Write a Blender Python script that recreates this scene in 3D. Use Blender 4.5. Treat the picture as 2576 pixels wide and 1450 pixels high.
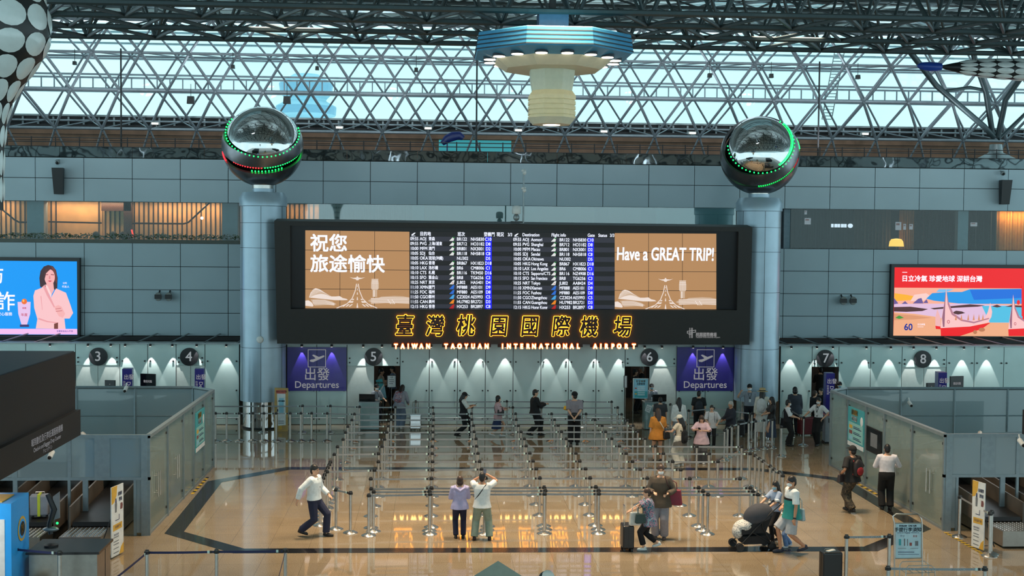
import bpy, math, random
import numpy as np
from mathutils import Vector, Matrix, Quaternion
random.seed(7)
for o in list(bpy.data.objects): bpy.data.objects.remove(o)
S = bpy.context.scene
COL = S.collection
R = math.radians
V = Vector
# ------------------------------------------------------------------ camera
F, PIT, YAW, ROL, CH = 3180.0, R(2.304), R(3.681), R(.509), 7.02
cd = bpy.data.cameras.new('camera'); cam = bpy.data.objects.new('camera', cd); COL.objects.link(cam)
cd.sensor_width = 36; cd.lens = F/2576*36; cd.clip_end = 2000
fw = V((math.sin(YAW)*math.cos(PIT), math.cos(YAW)*math.cos(PIT), -math.sin(PIT)))
r0 = V((math.cos(YAW), -math.sin(YAW), 0)); u0 = r0.cross(fw)
cr = r0*math.cos(ROL)+u0*math.sin(ROL); cu = -r0*math.sin(ROL)+u0*math.cos(ROL)
mw = Matrix((cr, cu, -fw)).transposed().to_4x4(); mw.translation = V((0, 0, CH)); cam.matrix_world = mw
S.camera = cam
def ray(x, y): return cr*((x-1288)/F)+cu*(-(y-725)/F)+fw
def at(x, y, Y):                      # the point of the depth plane Y that the photo shows at (x, y)
    d = ray(x, y); return d*(Y/d.y)+V((0, 0, CH))
def fl(x, y, z=0.0):                  # the same on the level z
    d = ray(x, y); return d*((z-CH)/d.z)+V((0, 0, CH))
# ------------------------------------------------------------------ view, world, big lights
vs = S.view_settings; S.display_settings.display_device = 'sRGB'
vs.view_transform = 'Standard'; vs.look = 'None'; vs.gamma = 1; vs.use_curve_mapping = False; vs.exposure = 0.0
S.cycles.max_bounces = 6; S.cycles.diffuse_bounces = 3; S.cycles.glossy_bounces = 4; S.cycles.transmission_bounces = 4
S.cycles.transparent_max_bounces = 10; S.cycles.use_denoising = True; S.cycles.caustics_reflective = False
S.cycles.caustics_refractive = False; S.cycles.sample_clamp_indirect = 6
W = bpy.data.worlds.new('sky'); S.world = W; W.use_nodes = True
nt = W.node_tree; bg = nt.nodes['Background']
tc = nt.nodes.new('ShaderNodeTexCoord'); nz = nt.nodes.new('ShaderNodeTexNoise'); rp = nt.nodes.new('ShaderNodeValToRGB')
nz.inputs['Scale'].default_value = 3; nz.inputs['Detail'].default_value = 4
nt.links.new(tc.outputs['Generated'], nz.inputs['Vector']); nt.links.new(nz.outputs['Fac'], rp.inputs['Fac'])
rp.color_ramp.elements[0].position = .3; rp.color_ramp.elements[0].color = (.52, .80, .88, 1)
rp.color_ramp.elements[1].position = .7; rp.color_ramp.elements[1].color = (.66, .87, .92, 1)
nt.links.new(rp.outputs['Color'], bg.inputs['Color']); bg.inputs['Strength'].default_value = 1.9
def light(name, kind, loc, energy, color, size=1, size_y=None, aim=None, spot=60, blend=.5):
    l = bpy.data.lights.new(name, kind); l.energy = energy; l.color = color
    if kind == 'AREA':
        l.shape = 'RECTANGLE' if size_y else 'DISK'; l.size = size
        if size_y: l.size_y = size_y
    elif kind == 'SPOT': l.spot_size = R(spot); l.spot_blend = blend; l.shadow_soft_size = size
    else: l.shadow_soft_size = size
    o = bpy.data.objects.new(name, l); COL.objects.link(o); o.location = loc
    d = V(aim)-V(loc) if aim is not None else V((0, 0, -1)); o.rotation_euler = d.to_track_quat('-Z', 'Y').to_euler()
    return o
WARM = (1.0, .74, .48)
for lx in (-2.5, 3, 8.5):                 # the hall's high lamps above the check-in floor
    light('hall_lamp', 'AREA', (lx, 30.0, 13.2), 430, WARM, 2.2).data.spread = R(85)
for lx in (-4, 3, 10):
    light('hall_lamp', 'AREA', (lx, 35.5, 12.9), 130, (1, .82, .62), 2.0).data.spread = R(75)
for lx in (-14, -8, -2, 4, 10, 16, 22):      # added fill lights without fixtures, brightening lattice and deck
    light('roof_fill', 'AREA', (lx, 50.8, 10.9), 22, (.85, .95, 1), .8, aim=(lx, 53.5, 16)).data.spread = R(110)
    light('roof_fill', 'AREA', (lx, 41.0, 13.4), 110, (.82, .95, 1), 1.0, aim=(lx, 45.5, 15.8)).data.spread = R(130)
# ------------------------------------------------------------------ materials
def lin(c): return tuple(((v/255)/12.92 if v/255 <= .04045 else ((v/255+.055)/1.055)**2.4) for v in c)
MATS = {}
def mat(name, rgb, rough=.5, metal=0.0, emit=0.0, var=.06, scale=8, spec=.5, alpha=None, coat=0):
    if name in MATS: return MATS[name]
    m = bpy.data.materials.new(name); m.use_nodes = True; n = m.node_tree; b = n.nodes['Principled BSDF']
    c = lin(rgb)
    b.inputs['Roughness'].default_value = rough; b.inputs['Metallic'].default_value = metal
    b.inputs['Specular IOR Level'].default_value = spec; b.inputs['Coat Weight'].default_value = coat
    if var and not emit:
        t = n.nodes.new('ShaderNodeTexNoise'); t.inputs['Scale'].default_value = scale; t.inputs['Detail'].default_value = 3
        g = n.nodes.new('ShaderNodeNewGeometry'); n.links.new(g.outputs['Position'], t.inputs['Vector'])
        r = n.nodes.new('ShaderNodeValToRGB'); r.color_ramp.elements[0].color = tuple(v*(1-var) for v in c)+(1,)
        r.color_ramp.elements[1].color = tuple(min(1, v*(1+var)) for v in c)+(1,)
        r.color_ramp.elements[0].position = .35; r.color_ramp.elements[1].position = .65
        n.links.new(t.outputs['Fac'], r.inputs['Fac']); n.links.new(r.outputs['Color'], b.inputs['Base Color'])
    else: b.inputs['Base Color'].default_value = c+(1,)
    if emit:
        b.inputs['Emission Color'].default_value = c+(1,); b.inputs['Emission Strength'].default_value = emit
        b.inputs['Base Color'].default_value = (.02, .02, .02, 1)
    if alpha is not None: b.inputs['Alpha'].default_value = alpha
    MATS[name] = m; return m
def glass(name, rgb, trans=.5, rough=.1, gloss=.15):
    if name in MATS: return MATS[name]
    m = bpy.data.materials.new(name); m.use_nodes = True; n = m.node_tree; b = n.nodes['Principled BSDF']
    b.inputs['Base Color'].default_value = lin(rgb)+(1,); b.inputs['Roughness'].default_value = rough
    t = n.nodes.new('ShaderNodeBsdfTransparent'); x = n.nodes.new('ShaderNodeMixShader'); out = n.nodes['Material Output']
    t.inputs['Color'].default_value = (.86, .95, .95, 1)
    g = n.nodes.new('ShaderNodeBsdfGlossy'); g.inputs['Roughness'].default_value = .02; y = n.nodes.new('ShaderNodeMixShader')
    x.inputs[0].default_value = trans; n.links.new(b.outputs[0], x.inputs[1]); n.links.new(t.outputs[0], x.inputs[2])
    y.inputs[0].default_value = gloss; n.links.new(x.outputs[0], y.inputs[1]); n.links.new(g.outputs[0], y.inputs[2])
    n.links.new(y.outputs[0], out.inputs[0]); MATS[name] = m; return m
def floor_mat():
    m = bpy.data.materials.new('polished_granite'); m.use_nodes = True; n = m.node_tree; b = n.nodes['Principled BSDF']
    g = n.nodes.new('ShaderNodeNewGeometry'); L = n.links
    a = n.nodes.new('ShaderNodeTexNoise'); a.inputs['Scale'].default_value = 55; a.inputs['Detail'].default_value = 6
    c = n.nodes.new('ShaderNodeTexNoise'); c.inputs['Scale'].default_value = 1.3; c.inputs['Detail'].default_value = 4
    for q in (a, c): L.new(g.outputs['Position'], q.inputs['Vector'])
    r = n.nodes.new('ShaderNodeValToRGB'); e = r.color_ramp.elements
    e[0].position = .36; e[0].color = lin((132, 116, 94))+(1,); e[1].position = .62; e[1].color = lin((172, 156, 132))+(1,)
    k = e.new(.5); k.color = lin((154, 138, 114))+(1,)
    L.new(a.outputs['Fac'], r.inputs['Fac'])
    mx = n.nodes.new('ShaderNodeMix'); mx.data_type = 'RGBA'; mx.blend_type = 'MULTIPLY'; mx.inputs[0].default_value = .35
    r2 = n.nodes.new('ShaderNodeValToRGB'); r2.color_ramp.elements[0].position = .35; r2.color_ramp.elements[0].color = (.7, .68, .64, 1)
    r2.color_ramp.elements[1].position = .65; r2.color_ramp.elements[1].color = (1, 1, 1, 1); L.new(c.outputs['Fac'], r2.inputs['Fac'])
    L.new(r.outputs['Color'], mx.inputs[6]); L.new(r2.outputs['Color'], mx.inputs[7])
    br = n.nodes.new('ShaderNodeTexBrick'); br.offset = 0; br.inputs['Scale'].default_value = 1
    br.inputs['Brick Width'].default_value = .9; br.inputs['Row Height'].default_value = .9; br.inputs['Mortar Size'].default_value = .004
    br.inputs['Color1'].default_value = (1, 1, 1, 1); br.inputs['Color2'].default_value = (.93, .93, .93, 1); br.inputs['Mortar'].default_value = (.6, .57, .5, 1)
    L.new(g.outputs['Position'], br.inputs['Vector'])
    m2 = n.nodes.new('ShaderNodeMix'); m2.data_type = 'RGBA'; m2.blend_type = 'MULTIPLY'; m2.inputs[0].default_value = 1
    L.new(mx.outputs[2], m2.inputs[6]); L.new(br.outputs['Color'], m2.inputs[7]); L.new(m2.outputs[2], b.inputs['Base Color'])
    b.inputs['Roughness'].default_value = .04; b.inputs['Specular IOR Level'].default_value = .75
    return m
def pattern_mat(name, cols, scale=9, rough=.8, dist=1.5):
    if name in MATS: return MATS[name]
    m = bpy.data.materials.new(name); m.use_nodes = True; n = m.node_tree; b = n.nodes['Principled BSDF']
    t = n.nodes.new('ShaderNodeTexNoise'); t.inputs['Scale'].default_value = scale; t.inputs['Detail'].default_value = 2; t.inputs['Distortion'].default_value = dist
    g = n.nodes.new('ShaderNodeTexCoord'); n.links.new(g.outputs['Object'], t.inputs['Vector'])
    r = n.nodes.new('ShaderNodeValToRGB'); r.color_ramp.interpolation = 'CONSTANT'; e = r.color_ramp.elements
    while len(e) < len(cols): e.new(.5)
    for i, c in enumerate(cols): e[i].position = .34+.32*i/len(cols) if i else 0; e[i].color = lin(c)+(1,)
    n.links.new(t.outputs['Fac'], r.inputs['Fac']); n.links.new(r.outputs['Color'], b.inputs['Base Color'])
    b.inputs['Roughness'].default_value = rough; MATS[name] = m; return m
STEEL = mat('brushed_steel', (190, 186, 180), .24, 1.0)
CHROME = mat('mirror_steel', (205, 205, 205), .05, 1.0, var=0)
BLACK = mat('black_plastic', (22, 22, 24), .45)
DARK = mat('dark_grey_metal', (46, 46, 48), .5, .3)
ALU = mat('grey_aluminium', (150, 158, 160), .4, .5)
WHITE = mat('white_paint', (225, 226, 224), .5)
SCRW = mat('screen_white', (235, 240, 255), emit=1.15)
TRUSS = mat('painted_truss_steel', (132, 140, 147), .35, .3)
TRUSSD = mat('darkened_truss_steel', (58, 72, 76), .45, .3)  # truss steel darkened, the shade beneath the opaque deck put into its colour
# ------------------------------------------------------------------ mesh builder
FONT = bpy.data.curves.new('probe', 'FONT').font
TXT = {}
def glyphs(s, size, align, sx, off, spacing, line):
    key = (s, size, align, sx, off, spacing, line)
    if key not in TXT:
        c = bpy.data.curves.new('t', 'FONT'); c.body = s; c.size = size; c.align_x = align; c.align_y = 'CENTER' if '\n' not in s else 'TOP'
        c.offset = off; c.space_character = spacing; c.space_line = line; c.resolution_u = 3
        o = bpy.data.objects.new('t', c); me = bpy.data.meshes.new_from_object(o)
        TXT[key] = ([(v.co.x*sx, v.co.y) for v in me.vertices], [tuple(p.vertices) for p in me.polygons])
        bpy.data.objects.remove(o); bpy.data.curves.remove(c); bpy.data.meshes.remove(me)
    return TXT[key]
class M:
    def __init__(s, *mats): s.v, s.f, s.m, s.mats = [], [], [], list(mats)
    def add(s, vs, fs, k=0):
        b = len(s.v); s.v += [tuple(p) for p in vs]; s.f += [tuple(i+b for i in f) for f in fs]; s.m += [k]*len(fs); return s
    def box(s, lo, hi, k=0, rz=0, c=None):
        (a, b_, c_), (d, e, f) = lo, hi
        vs = [V(p) for p in ((a, b_, c_), (d, b_, c_), (d, e, c_), (a, e, c_), (a, b_, f), (d, b_, f), (d, e, f), (a, e, f))]
        if rz:
            o = V(c) if c is not None else (V(lo)+V(hi))/2; q = Matrix.Rotation(rz, 3, 'Z'); vs = [q@(p-o)+o for p in vs]
        return s.add(vs, [(0, 3, 2, 1), (4, 5, 6, 7), (0, 1, 5, 4), (1, 2, 6, 5), (2, 3, 7, 6), (3, 0, 4, 7)], k)
    def hexa(s, p8, k=0):
        return s.add(p8, [(0, 3, 2, 1), (4, 5, 6, 7), (0, 1, 5, 4), (1, 2, 6, 5), (2, 3, 7, 6), (3, 0, 4, 7)], k)
    def path(s, pts, rad, n=8, k=0, flat=1.0, side=None):
        pts = [V(p) for p in pts]; rad = rad if isinstance(rad, (list, tuple)) else [rad]*len(pts)
        rings = []; pu = None
        for i, p in enumerate(pts):
            t = (pts[min(i+1, len(pts)-1)]-pts[max(i-1, 0)]); t = t.normalized() if t.length > 1e-9 else V((0, 0, 1))
            if pu is None: a = V(side) if side is not None else (V((0, 0, 1)) if abs(t.z) < .9 else V((1, 0, 0)))
            else: a = pu
            u = (a-t*a.dot(t)).normalized(); w = t.cross(u); pu = u
            rings.append([p+(u*math.cos(2*math.pi*j/n)+w*math.sin(2*math.pi*j/n)*flat)*rad[i] for j in range(n)])
        return s.loft(rings, k)
    def tube(s, p, q, r, r2=None, n=8, k=0): return s.path([p, q], [r, r if r2 is None else r2], n, k)
    def loft(s, rings, k=0, caps=True):
        n = len(rings[0]); vs = [p for r in rings for p in r]; fs = []
        for i in range(len(rings)-1):
            for j in range(n): fs.append((i*n+j, i*n+(j+1) % n, (i+1)*n+(j+1) % n, (i+1)*n+j))
        if caps: fs += [tuple(range(n-1, -1, -1)), tuple((len(rings)-1)*n+j for j in range(n))]
        return s.add(vs, fs, k)
    def lathe(s, prof, n=24, c=(0, 0, 0), k=0, a0=0, T=None):
        c = V(c); rings = [[V((r*math.cos(a0+2*math.pi*j/n), r*math.sin(a0+2*math.pi*j/n), z)) for j in range(n)] for r, z in prof]
        rings = [[(T@p if T else p)+c for p in r] for r in rings]
        return s.loft(rings, k)
    def ell(s, c, r, T=None, nu=14, nv=9, k=0):
        c = V(c); prof = [(math.sin(math.pi*(i+.02*(i == 0)-.02*(i == nv))/nv), -math.cos(math.pi*(i+.02*(i == 0)-.02*(i == nv))/nv)) for i in range(nv+1)]
        rings = []
        for a, z in prof:
            rg = [V((r[0]*a*math.cos(2*math.pi*j/nu), r[1]*a*math.sin(2*math.pi*j/nu), r[2]*z)) for j in range(nu)]
            rings.append([(T@p if T else p)+c for p in rg])
        return s.loft(rings, k)
    def poly(s, pts, k=0): return s.add(pts, [tuple(range(len(pts)))], k)
    def prism(s, pts, d, k=0):       # polygon of 3d points thickened along d
        n = len(pts); d = V(d); vs = [V(p) for p in pts]+[V(p)+d for p in pts]
        return s.add(vs, [tuple(range(n-1, -1, -1)), tuple(range(n, 2*n))]+[(i, (i+1) % n, n+(i+1) % n, n+i) for i in range(n)], k)
    def text(s, t, size, o, k=0, r=(1, 0, 0), u=(0, 0, 1), align='CENTER', sx=1, off=0, spacing=1, line=1, depth=0):
        if off:
            q = 8 if off > .02 else 4; ru, uu = V(r).normalized(), V(u).normalized()
            for i in range(q): a = 2*math.pi*(i+.5)/q; s.text(t, size, V(o)+ru*(off*math.cos(a)*1.1)+uu*(off*math.sin(a)*1.1), k, r, u, align, sx, 0, spacing, line, depth)
            return s
        gv, gf = glyphs(t, size, align, sx, 0, spacing, line); o, r, u = V(o), V(r).normalized(), V(u).normalized(); nn = r.cross(u)
        vs = [o+r*x+u*y for x, y in gv]
        if not depth: return s.add(vs, gf, k)
        s.add([p+nn*depth for p in vs], gf, k)
        from collections import Counter
        ec = Counter(); 
        for f in gf:
            for i in range(len(f)): ec[(f[i], f[(i+1) % len(f)])] += 1
        b = [e for e in ec if (e[1], e[0]) not in ec]
        return s.add(vs+[p+nn*depth for p in vs], [(e[0], e[1], e[1]+len(vs), e[0]+len(vs)) for e in b], k)
    def build(s, name, parent=None, smooth=False, **props):
        me = bpy.data.meshes.new(name); me.from_pydata(s.v, [], s.f)
        for m in s.mats: me.materials.append(m)
        if len(s.mats) > 1: me.polygons.foreach_set('material_index', s.m)
        me.update()
        if smooth:
            me.polygons.foreach_set('use_smooth', [True]*len(me.polygons)); me.set_sharp_from_angle(angle=R(38))
        o = bpy.data.objects.new(name, me); COL.objects.link(o)
        if parent is not None: o.parent = parent
        for a, b in props.items(): o[a] = b
        return o
def thing(name, label, cat, loc=(0, 0, 0), rz=0, group=None):
    o = bpy.data.objects.new(name, None); COL.objects.link(o); o.location = loc; o.rotation_euler = (0, 0, rz); o.empty_display_size = .2
    o['label'] = label; o['category'] = cat
    if group: o['group'] = group
    return o
def tag(o, label, cat, group=None):
    o['label'] = label; o['category'] = cat
    if group: o['group'] = group
    return o
def struct(o, label=None):
    o['kind'] = 'structure'
    if label: o['label'] = label
    return o
ORD = ['first', 'second', 'third', 'fourth', 'fifth', 'sixth', 'seventh', 'eighth', 'ninth', 'tenth', 'eleventh', 'twelfth', 'thirteenth', 'fourteenth', 'fifteenth', 'sixteenth', 'seventeenth', 'eighteenth', 'nineteenth', 'twentieth']
# ------------------------------------------------------------------ large structure
GY, WY = 47.0, 50.2                                  # glass gate wall, panel wall behind it
struct(M(floor_mat()).box((-30, -14, -.3), (36, 58, 0)).build('floor'))
STRIP = mat('black_granite', (30, 30, 32), .12, var=.2, scale=40)
def strip(pts, w, name):
    P = [V((p.x, p.y, 0)) for p in pts]; m = M(STRIP); L, Rr = [], []
    for i, p in enumerate(P):
        a = (P[i]-P[i-1]).normalized() if i else (P[1]-P[0]).normalized()
        b = (P[i+1]-P[i]).normalized() if i < len(P)-1 else a
        n = V((-(a+b).y, (a+b).x, 0)).normalized(); k = w/2/max(.4, n.dot(V((-a.y, a.x, 0))))
        L.append(p+n*k); Rr.append(p-n*k)
    for i in range(len(P)-1): m.prism([L[i]+V((0, 0, .001)), L[i+1]+V((0, 0, .001)), Rr[i+1]+V((0, 0, .001)), Rr[i]+V((0, 0, .001))], (0, 0, .003))
    return struct(m.build(name))
strip([fl(1300, 1180), fl(726, 1179), fl(540, 1213), fl(438, 1341), fl(600, 1387), fl(1300, 1385), fl(2190, 1382), fl(2318, 1330), fl(2112, 1207), fl(2036, 1197), fl(1895, 1181), fl(1300, 1180)], .42, 'trim_1')
# panel wall
PANEL = mat('grey_green_wall_panel', (164, 182, 190), .42, var=.03, scale=.6)
JOINT = mat('dark_joint', (28, 32, 34), .7)
gw = 1.8455; gx0 = at(1050.2, 405, WY).x
def panel_wall(name, xa, xb, zs):
    m = M(PANEL, JOINT); m.box((xa, WY+.06, zs[0]), (xb, WY+.3, zs[-1]), 1)
    i0 = math.floor((xa-gx0)/gw); i1 = math.ceil((xb-gx0)/gw)
    for i in range(i0, i1):
        a, b = max(xa, gx0+i*gw), min(xb, gx0+(i+1)*gw)
        if b-a < .05: continue
        for j in range(len(zs)-1): m.box((a+.012, WY, zs[j]+.012), (b-.012, WY+.07, zs[j+1]-.012))
    return struct(m.build(name))
XA, XB = -23.0, 32.0
panel_wall('wall_back_upper', XA, XB, [8.26, 9.16, 9.96])
panel_wall('wall_back_lower', XA, XB, [3.03, 3.93, 4.84, 5.75, 6.66])
def wavy_steel():
    m = bpy.data.materials.new('wavy_mirror_steel'); m.use_nodes = True; n = m.node_tree; b = n.nodes['Principled BSDF']
    b.inputs['Base Color'].default_value = (.5, .53, .56, 1); b.inputs['Metallic'].default_value = 1; b.inputs['Roughness'].default_value = .04
    t = n.nodes.new('ShaderNodeTexNoise'); t.inputs['Scale'].default_value = .7; g = n.nodes.new('ShaderNodeNewGeometry')
    bp = n.nodes.new('ShaderNodeBump'); bp.inputs['Strength'].default_value = .35; bp.inputs['Distance'].default_value = .12
    n.links.new(g.outputs['Position'], t.inputs['Vector']); n.links.new(t.outputs['Fac'], bp.inputs['Height']); n.links.new(bp.outputs['Normal'], b.inputs['Normal']); return m
m = M(wavy_steel())
i = -12
while gx0+i*gw*1.5 < XB:
    a = gx0+i*gw*1.5; m.hexa([(a+.008, WY-.02, 9.98), (a+gw*1.5-.008, WY-.02, 9.98), (a+gw*1.5-.008, WY+.28, 9.98), (a+.008, WY+.28, 9.98), (a+.008, WY+.06, 10.38), (a+gw*1.5-.008, WY+.06, 10.38), (a+gw*1.5-.008, WY+.28, 10.38), (a+.008, WY+.28, 10.38)]); i += 1
struct(m.build('trim_2'))
struct(M(mat('terrace_slab', (90, 84, 78), .8)).box((XA, WY+.3, 9.7), (XB, 57.6, 10.0)).build('floor_terrace'))
# terrace rail
m = M(DARK); 
for z in (10.42, 10.60, 10.76): m.tube((XA, WY+.5, z), (XB, WY+.5, z), .018, n=6)
x = XA
while x < XB: m.tube((x, WY+.5, 10.0), (x, WY+.5, 10.8), .022, n=6); x += .923
tag(m.build('terrace_railing'), 'dark metal railing along the terrace above the grey panel wall', 'railing')
# eaves behind the terrace
EAV = mat('peach_eaves_board', (150, 112, 88), .6, var=.15, scale=2)
m = M(EAV, JOINT); m.box((XA, 55.4, 10.0), (XB, 55.6, 11.46))
for q in (10.55, 11.0, 11.25): m.box((XA, 55.385, q), (XB, 55.4, q+.02), 1)
struct(m.build('wall_eaves'))
m = M(DARK, ALU); m.box((XA, 56.2, 11.3), (XB, 57.4, 11.75)); m.box((XA, 56.6, 11.75), (XB, 57.4, 12.12), 0); m.box((XA, 56.4, 12.12), (XB, 57.5, 12.2), 1)
x = XA
while x < XB: m.box((x, 56.5, 11.75), (x+.08, 56.6, 12.1), 1); x += .65
struct(m.build('trim_3'))
# glazed slope and lattice
def zg(t): return 12.2+t*4.0                      # glazing: bottom (y 57.3) to top (y 56.3)
GL = glass('clear_roof_glass', (190, 225, 230), .93, .03, .04)
m = M(GL); m.hexa([(XA, 57.30, 12.2), (XB, 57.30, 12.2), (XB, 57.33, 12.2), (XA, 57.33, 12.2), (XA, 56.30, 16.2), (XB, 56.30, 16.2), (XB, 56.33, 16.2), (XA, 56.33, 16.2)])
struct(m.build('window_roof_glazing'))
m = M(TRUSS)
for yy in (160, 166, 205, 213, 240, 247, 128, 112, 100):
    p = at(1300, yy, 56.7); m.box((XA, 56.55, p.z-.035), (XB, 56.75, p.z+.035))
x = XA
k = 0
while x < XB:                                     # catwalk uprights
    z0, z1 = at(1300, 240, 56.4).z, at(1300, 213, 56.4).z; m.box((x, 56.36, z0), (x+.05, 56.42, z1)); x += .55
struct(m.build('trim_roof_mullions'))
MOD = 1.94
fx0 = at(961.8, 338, 54.0).x
ROWS = [(54.0, 11.41, 0), (52.9, 12.9, .5), (52.4, 14.36, 0), (51.9, 15.6, .5)]
BACK = [(56.0, 11.9, .5), (55.4, 13.2, 0), (54.9, 14.55, .5), (54.4, 15.7, 0)]
N0, N1 = -14, 16
def node(row, i): y, z, o = row; return V((fx0+(i+o)*MOD, y, z))
fm, fbk, web = M(TRUSS), M(TRUSS), M(TRUSS)
for rows, mm, r in ((ROWS, fm, .062), (BACK, fbk, .045)):
    for j, rw in enumerate(rows):
        mm.tube(node(rw, N0), node(rw, N1), r*.95, n=6)
        for i in range(N0, N1):
            mm.ell(node(rw, i), (r*1.7, r*1.7, r*1.7), nu=6, nv=4)
            if j+1 < len(rows):
                up = rows[j+1]; s = 0 if rw[2] == 0 else 1
                mm.tube(node(rw, i), node(up, i-1+s), r, n=6); mm.tube(node(rw, i), node(up, i+s), r, n=6)
for j in range(4):
    for i in range(N0, N1):
        a = node(ROWS[j], i); s = 0 if ROWS[j][2] == 0 else 1
        for q in (-1, 0): web.tube(a, node(BACK[j], i+q+s), .028, n=5)
LT = thing('roof_lattice', 'silver tubular diagonal lattice standing in front of the bright glazed roof', 'lattice', (0, 54, 10.0)); LT['kind'] = 'structure'
for mm, nm in ((fm, 'front_lattice'), (fbk, 'rear_lattice'), (web, 'cross_braces')):
    mm.v = [(p[0], p[1]-54, p[2]-10.0) for p in mm.v]; mm.build(nm, LT, smooth=True)
for i in range(N0, N1, 2):                        # props from terrace up to the lattice feet
    pass
m = M(TRUSS)
for i in range(N0, N1):
    a = node(ROWS[0], i)
    m.tube(a, a+V((-.55, .5, -1.4)), .045, n=6); m.tube(a, a+V((.55, .5, -1.4)), .045, n=6)
m.v = [(p[0], p[1]-54, p[2]-10.0) for p in m.v]; m.build('prop', LT, smooth=True)
# deep truss, shade put into its colour, and deck overhead
DECK = mat('roof_deck_panel', (190, 212, 214), .7, var=.08, scale=.8)
TEAL = mat('teal_skylight', (60, 170, 185), emit=.55)
m = M(DECK, JOINT)
dz = 15.75
sky = [(-17.0, -6.5, 46.6, 48.2), (9.0, 14.5, 46.0, 49.4)]
def deck_rect(a, b, c, d): m.box((a, c, dz), (b, d, dz+.12))
deck_rect(-46, 54, -30, 45.0)
xs_ = sorted({-46, 54, -17.0, -6.5, 9.0, 14.5}); ys_ = [45.0, 46.0, 46.6, 48.2, 49.4, 53.2]
for a, b in zip(xs_, xs_[1:]):
    for c, d in zip(ys_, ys_[1:]):
        if not any(s[0] <= a and b <= s[1] and s[2] <= c and d <= s[3] for s in sky): deck_rect(a, b, c, d)
y = 40.0
while y < 53: m.box((XA, y, dz-.05), (XB, y+.06, dz), 1 if int(y*10) % 3 else 0); y += .55
struct(m.build('ceiling'))
m = M(glass('teal_glass', (50, 150, 165), .45, .1, .05))
for a, b, c, d in sky: m.box((a, c, dz+.02), (b, d, dz+.06))
struct(m.build('window_skylight'))
lo_, hi_, wb = M(TRUSSD), M(TRUSSD), M(TRUSSD)
ZT = 12.65
YB = [37.1-MOD*.95*i for i in range(4)]
for y in YB: lo_.tube((XA, y, ZT), (XB, y, ZT), .075, n=6)
for i in range(N0, N1):
    for a, b in zip(YB, YB[1:]):
        lo_.tube((fx0+i*MOD, a, ZT), (fx0+(i+.5)*MOD, b, ZT), .05, n=5); lo_.tube((fx0+(i+1)*MOD, a, ZT), (fx0+(i+.5)*MOD, b, ZT), .05, n=5)
    for y in YB[::2]:
        for sx in (-.5, .5):
            for sy in (-.5, .5): wb.tube((fx0+i*MOD, y, ZT), (fx0+(i+sx)*MOD, y+sy*MOD, 15.0), .045, n=5)
    wb.tube((fx0+i*MOD, 37.1, ZT), (fx0+(i+.3)*MOD, 43.5, 15.0), .06, n=5)
    wb.tube((fx0+i*MOD, 37.1, ZT), (fx0+(i-.7)*MOD, 43.5, 15.0), .06, n=5)
y = 47.5
jj = 0
while y > 29:
    hi_.tube((XA, y, 15.0), (XB, y, 15.0), .06, n=6)
    if y > 38:
        for i in range(N0, N1):
            hi_.tube((fx0+i*MOD, y, 15.0), (fx0+(i+1)*MOD, y-MOD, 15.0), .045, n=5)
            wb.tube((fx0+i*MOD, y, 15.0), (fx0+(i+.5)*MOD, y-.9, 14.5), .035, n=5); wb.tube((fx0+(i+1)*MOD, y, 15.0), (fx0+(i+.5)*MOD, y-.9, 14.5), .035, n=5)
        wb.tube((XA, y-.9, 14.5), (XB, y-.9, 14.5), .05, n=5)
    y -= MOD; jj += 1
RT = thing('roof_truss', 'steel space frame truss, coloured dark for shade, hanging under the roof deck', 'truss', (0, 37, 13)); RT['kind'] = 'structure'
for mm, nm in ((lo_, 'lower_chords'), (hi_, 'upper_chords'), (wb, 'web_members')):
    mm.v = [(p[0], p[1]-37, p[2]-13) for p in mm.v]; mm.build(nm, RT, smooth=True)
# columns
COLM = mat('blue_grey_aluminium', (166, 186, 200), .30, .35, var=.04, scale=2)
def column(name, cx, base_label):
    t = thing(name, base_label, 'column', (cx, 46.5, 0)); t['kind'] = 'structure'
    m = M(COLM, JOINT); m.lathe([(.82, 1.0), (.82, 8.05), (.86, 8.07), (.86, 8.36), (.74, 8.56), (.3, 8.58)], 48)
    for z in (2.95, 5.05, 6.55, 7.45, 8.06): m.lathe([(.8, z), (.824, z), (.824, z+.012), (.8, z+.012)], 48, k=1)
    for k in range(6):
        a = -math.pi/2+.03+k*math.pi/3; m.box((-.006, .80, 1.0), (.006, .824, 8.05), 1, rz=a-math.pi/2, c=(0, 0, 0))
    m.build('shaft', t, smooth=True)
    m = M(CHROME, JOINT); m.lathe([(.73, .06), (.73, 1.02), (.5, 1.03)], 40)
    for k in range(7):
        a = -math.pi/2+.2+k*math.pi*2/7; m.box((-.005, .72, .06), (.005, .733, 1.02), 1, rz=a-math.pi/2, c=(0, 0, 0))
    m.build('steel_cladding', t, smooth=True)
    M(JOINT).lathe([(.76, 0), (.76, .06)], 40).build('plinth', t)
    M(COLM).lathe([(.40, 8.57), (.40, 8.70)], 32).build('neck', t, smooth=True)
column('column', -6.09, 'round blue-grey metal column with steel base beside gate 4')
column('column', 12.19, 'round blue-grey metal column with steel base beside gate 7')
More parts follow.
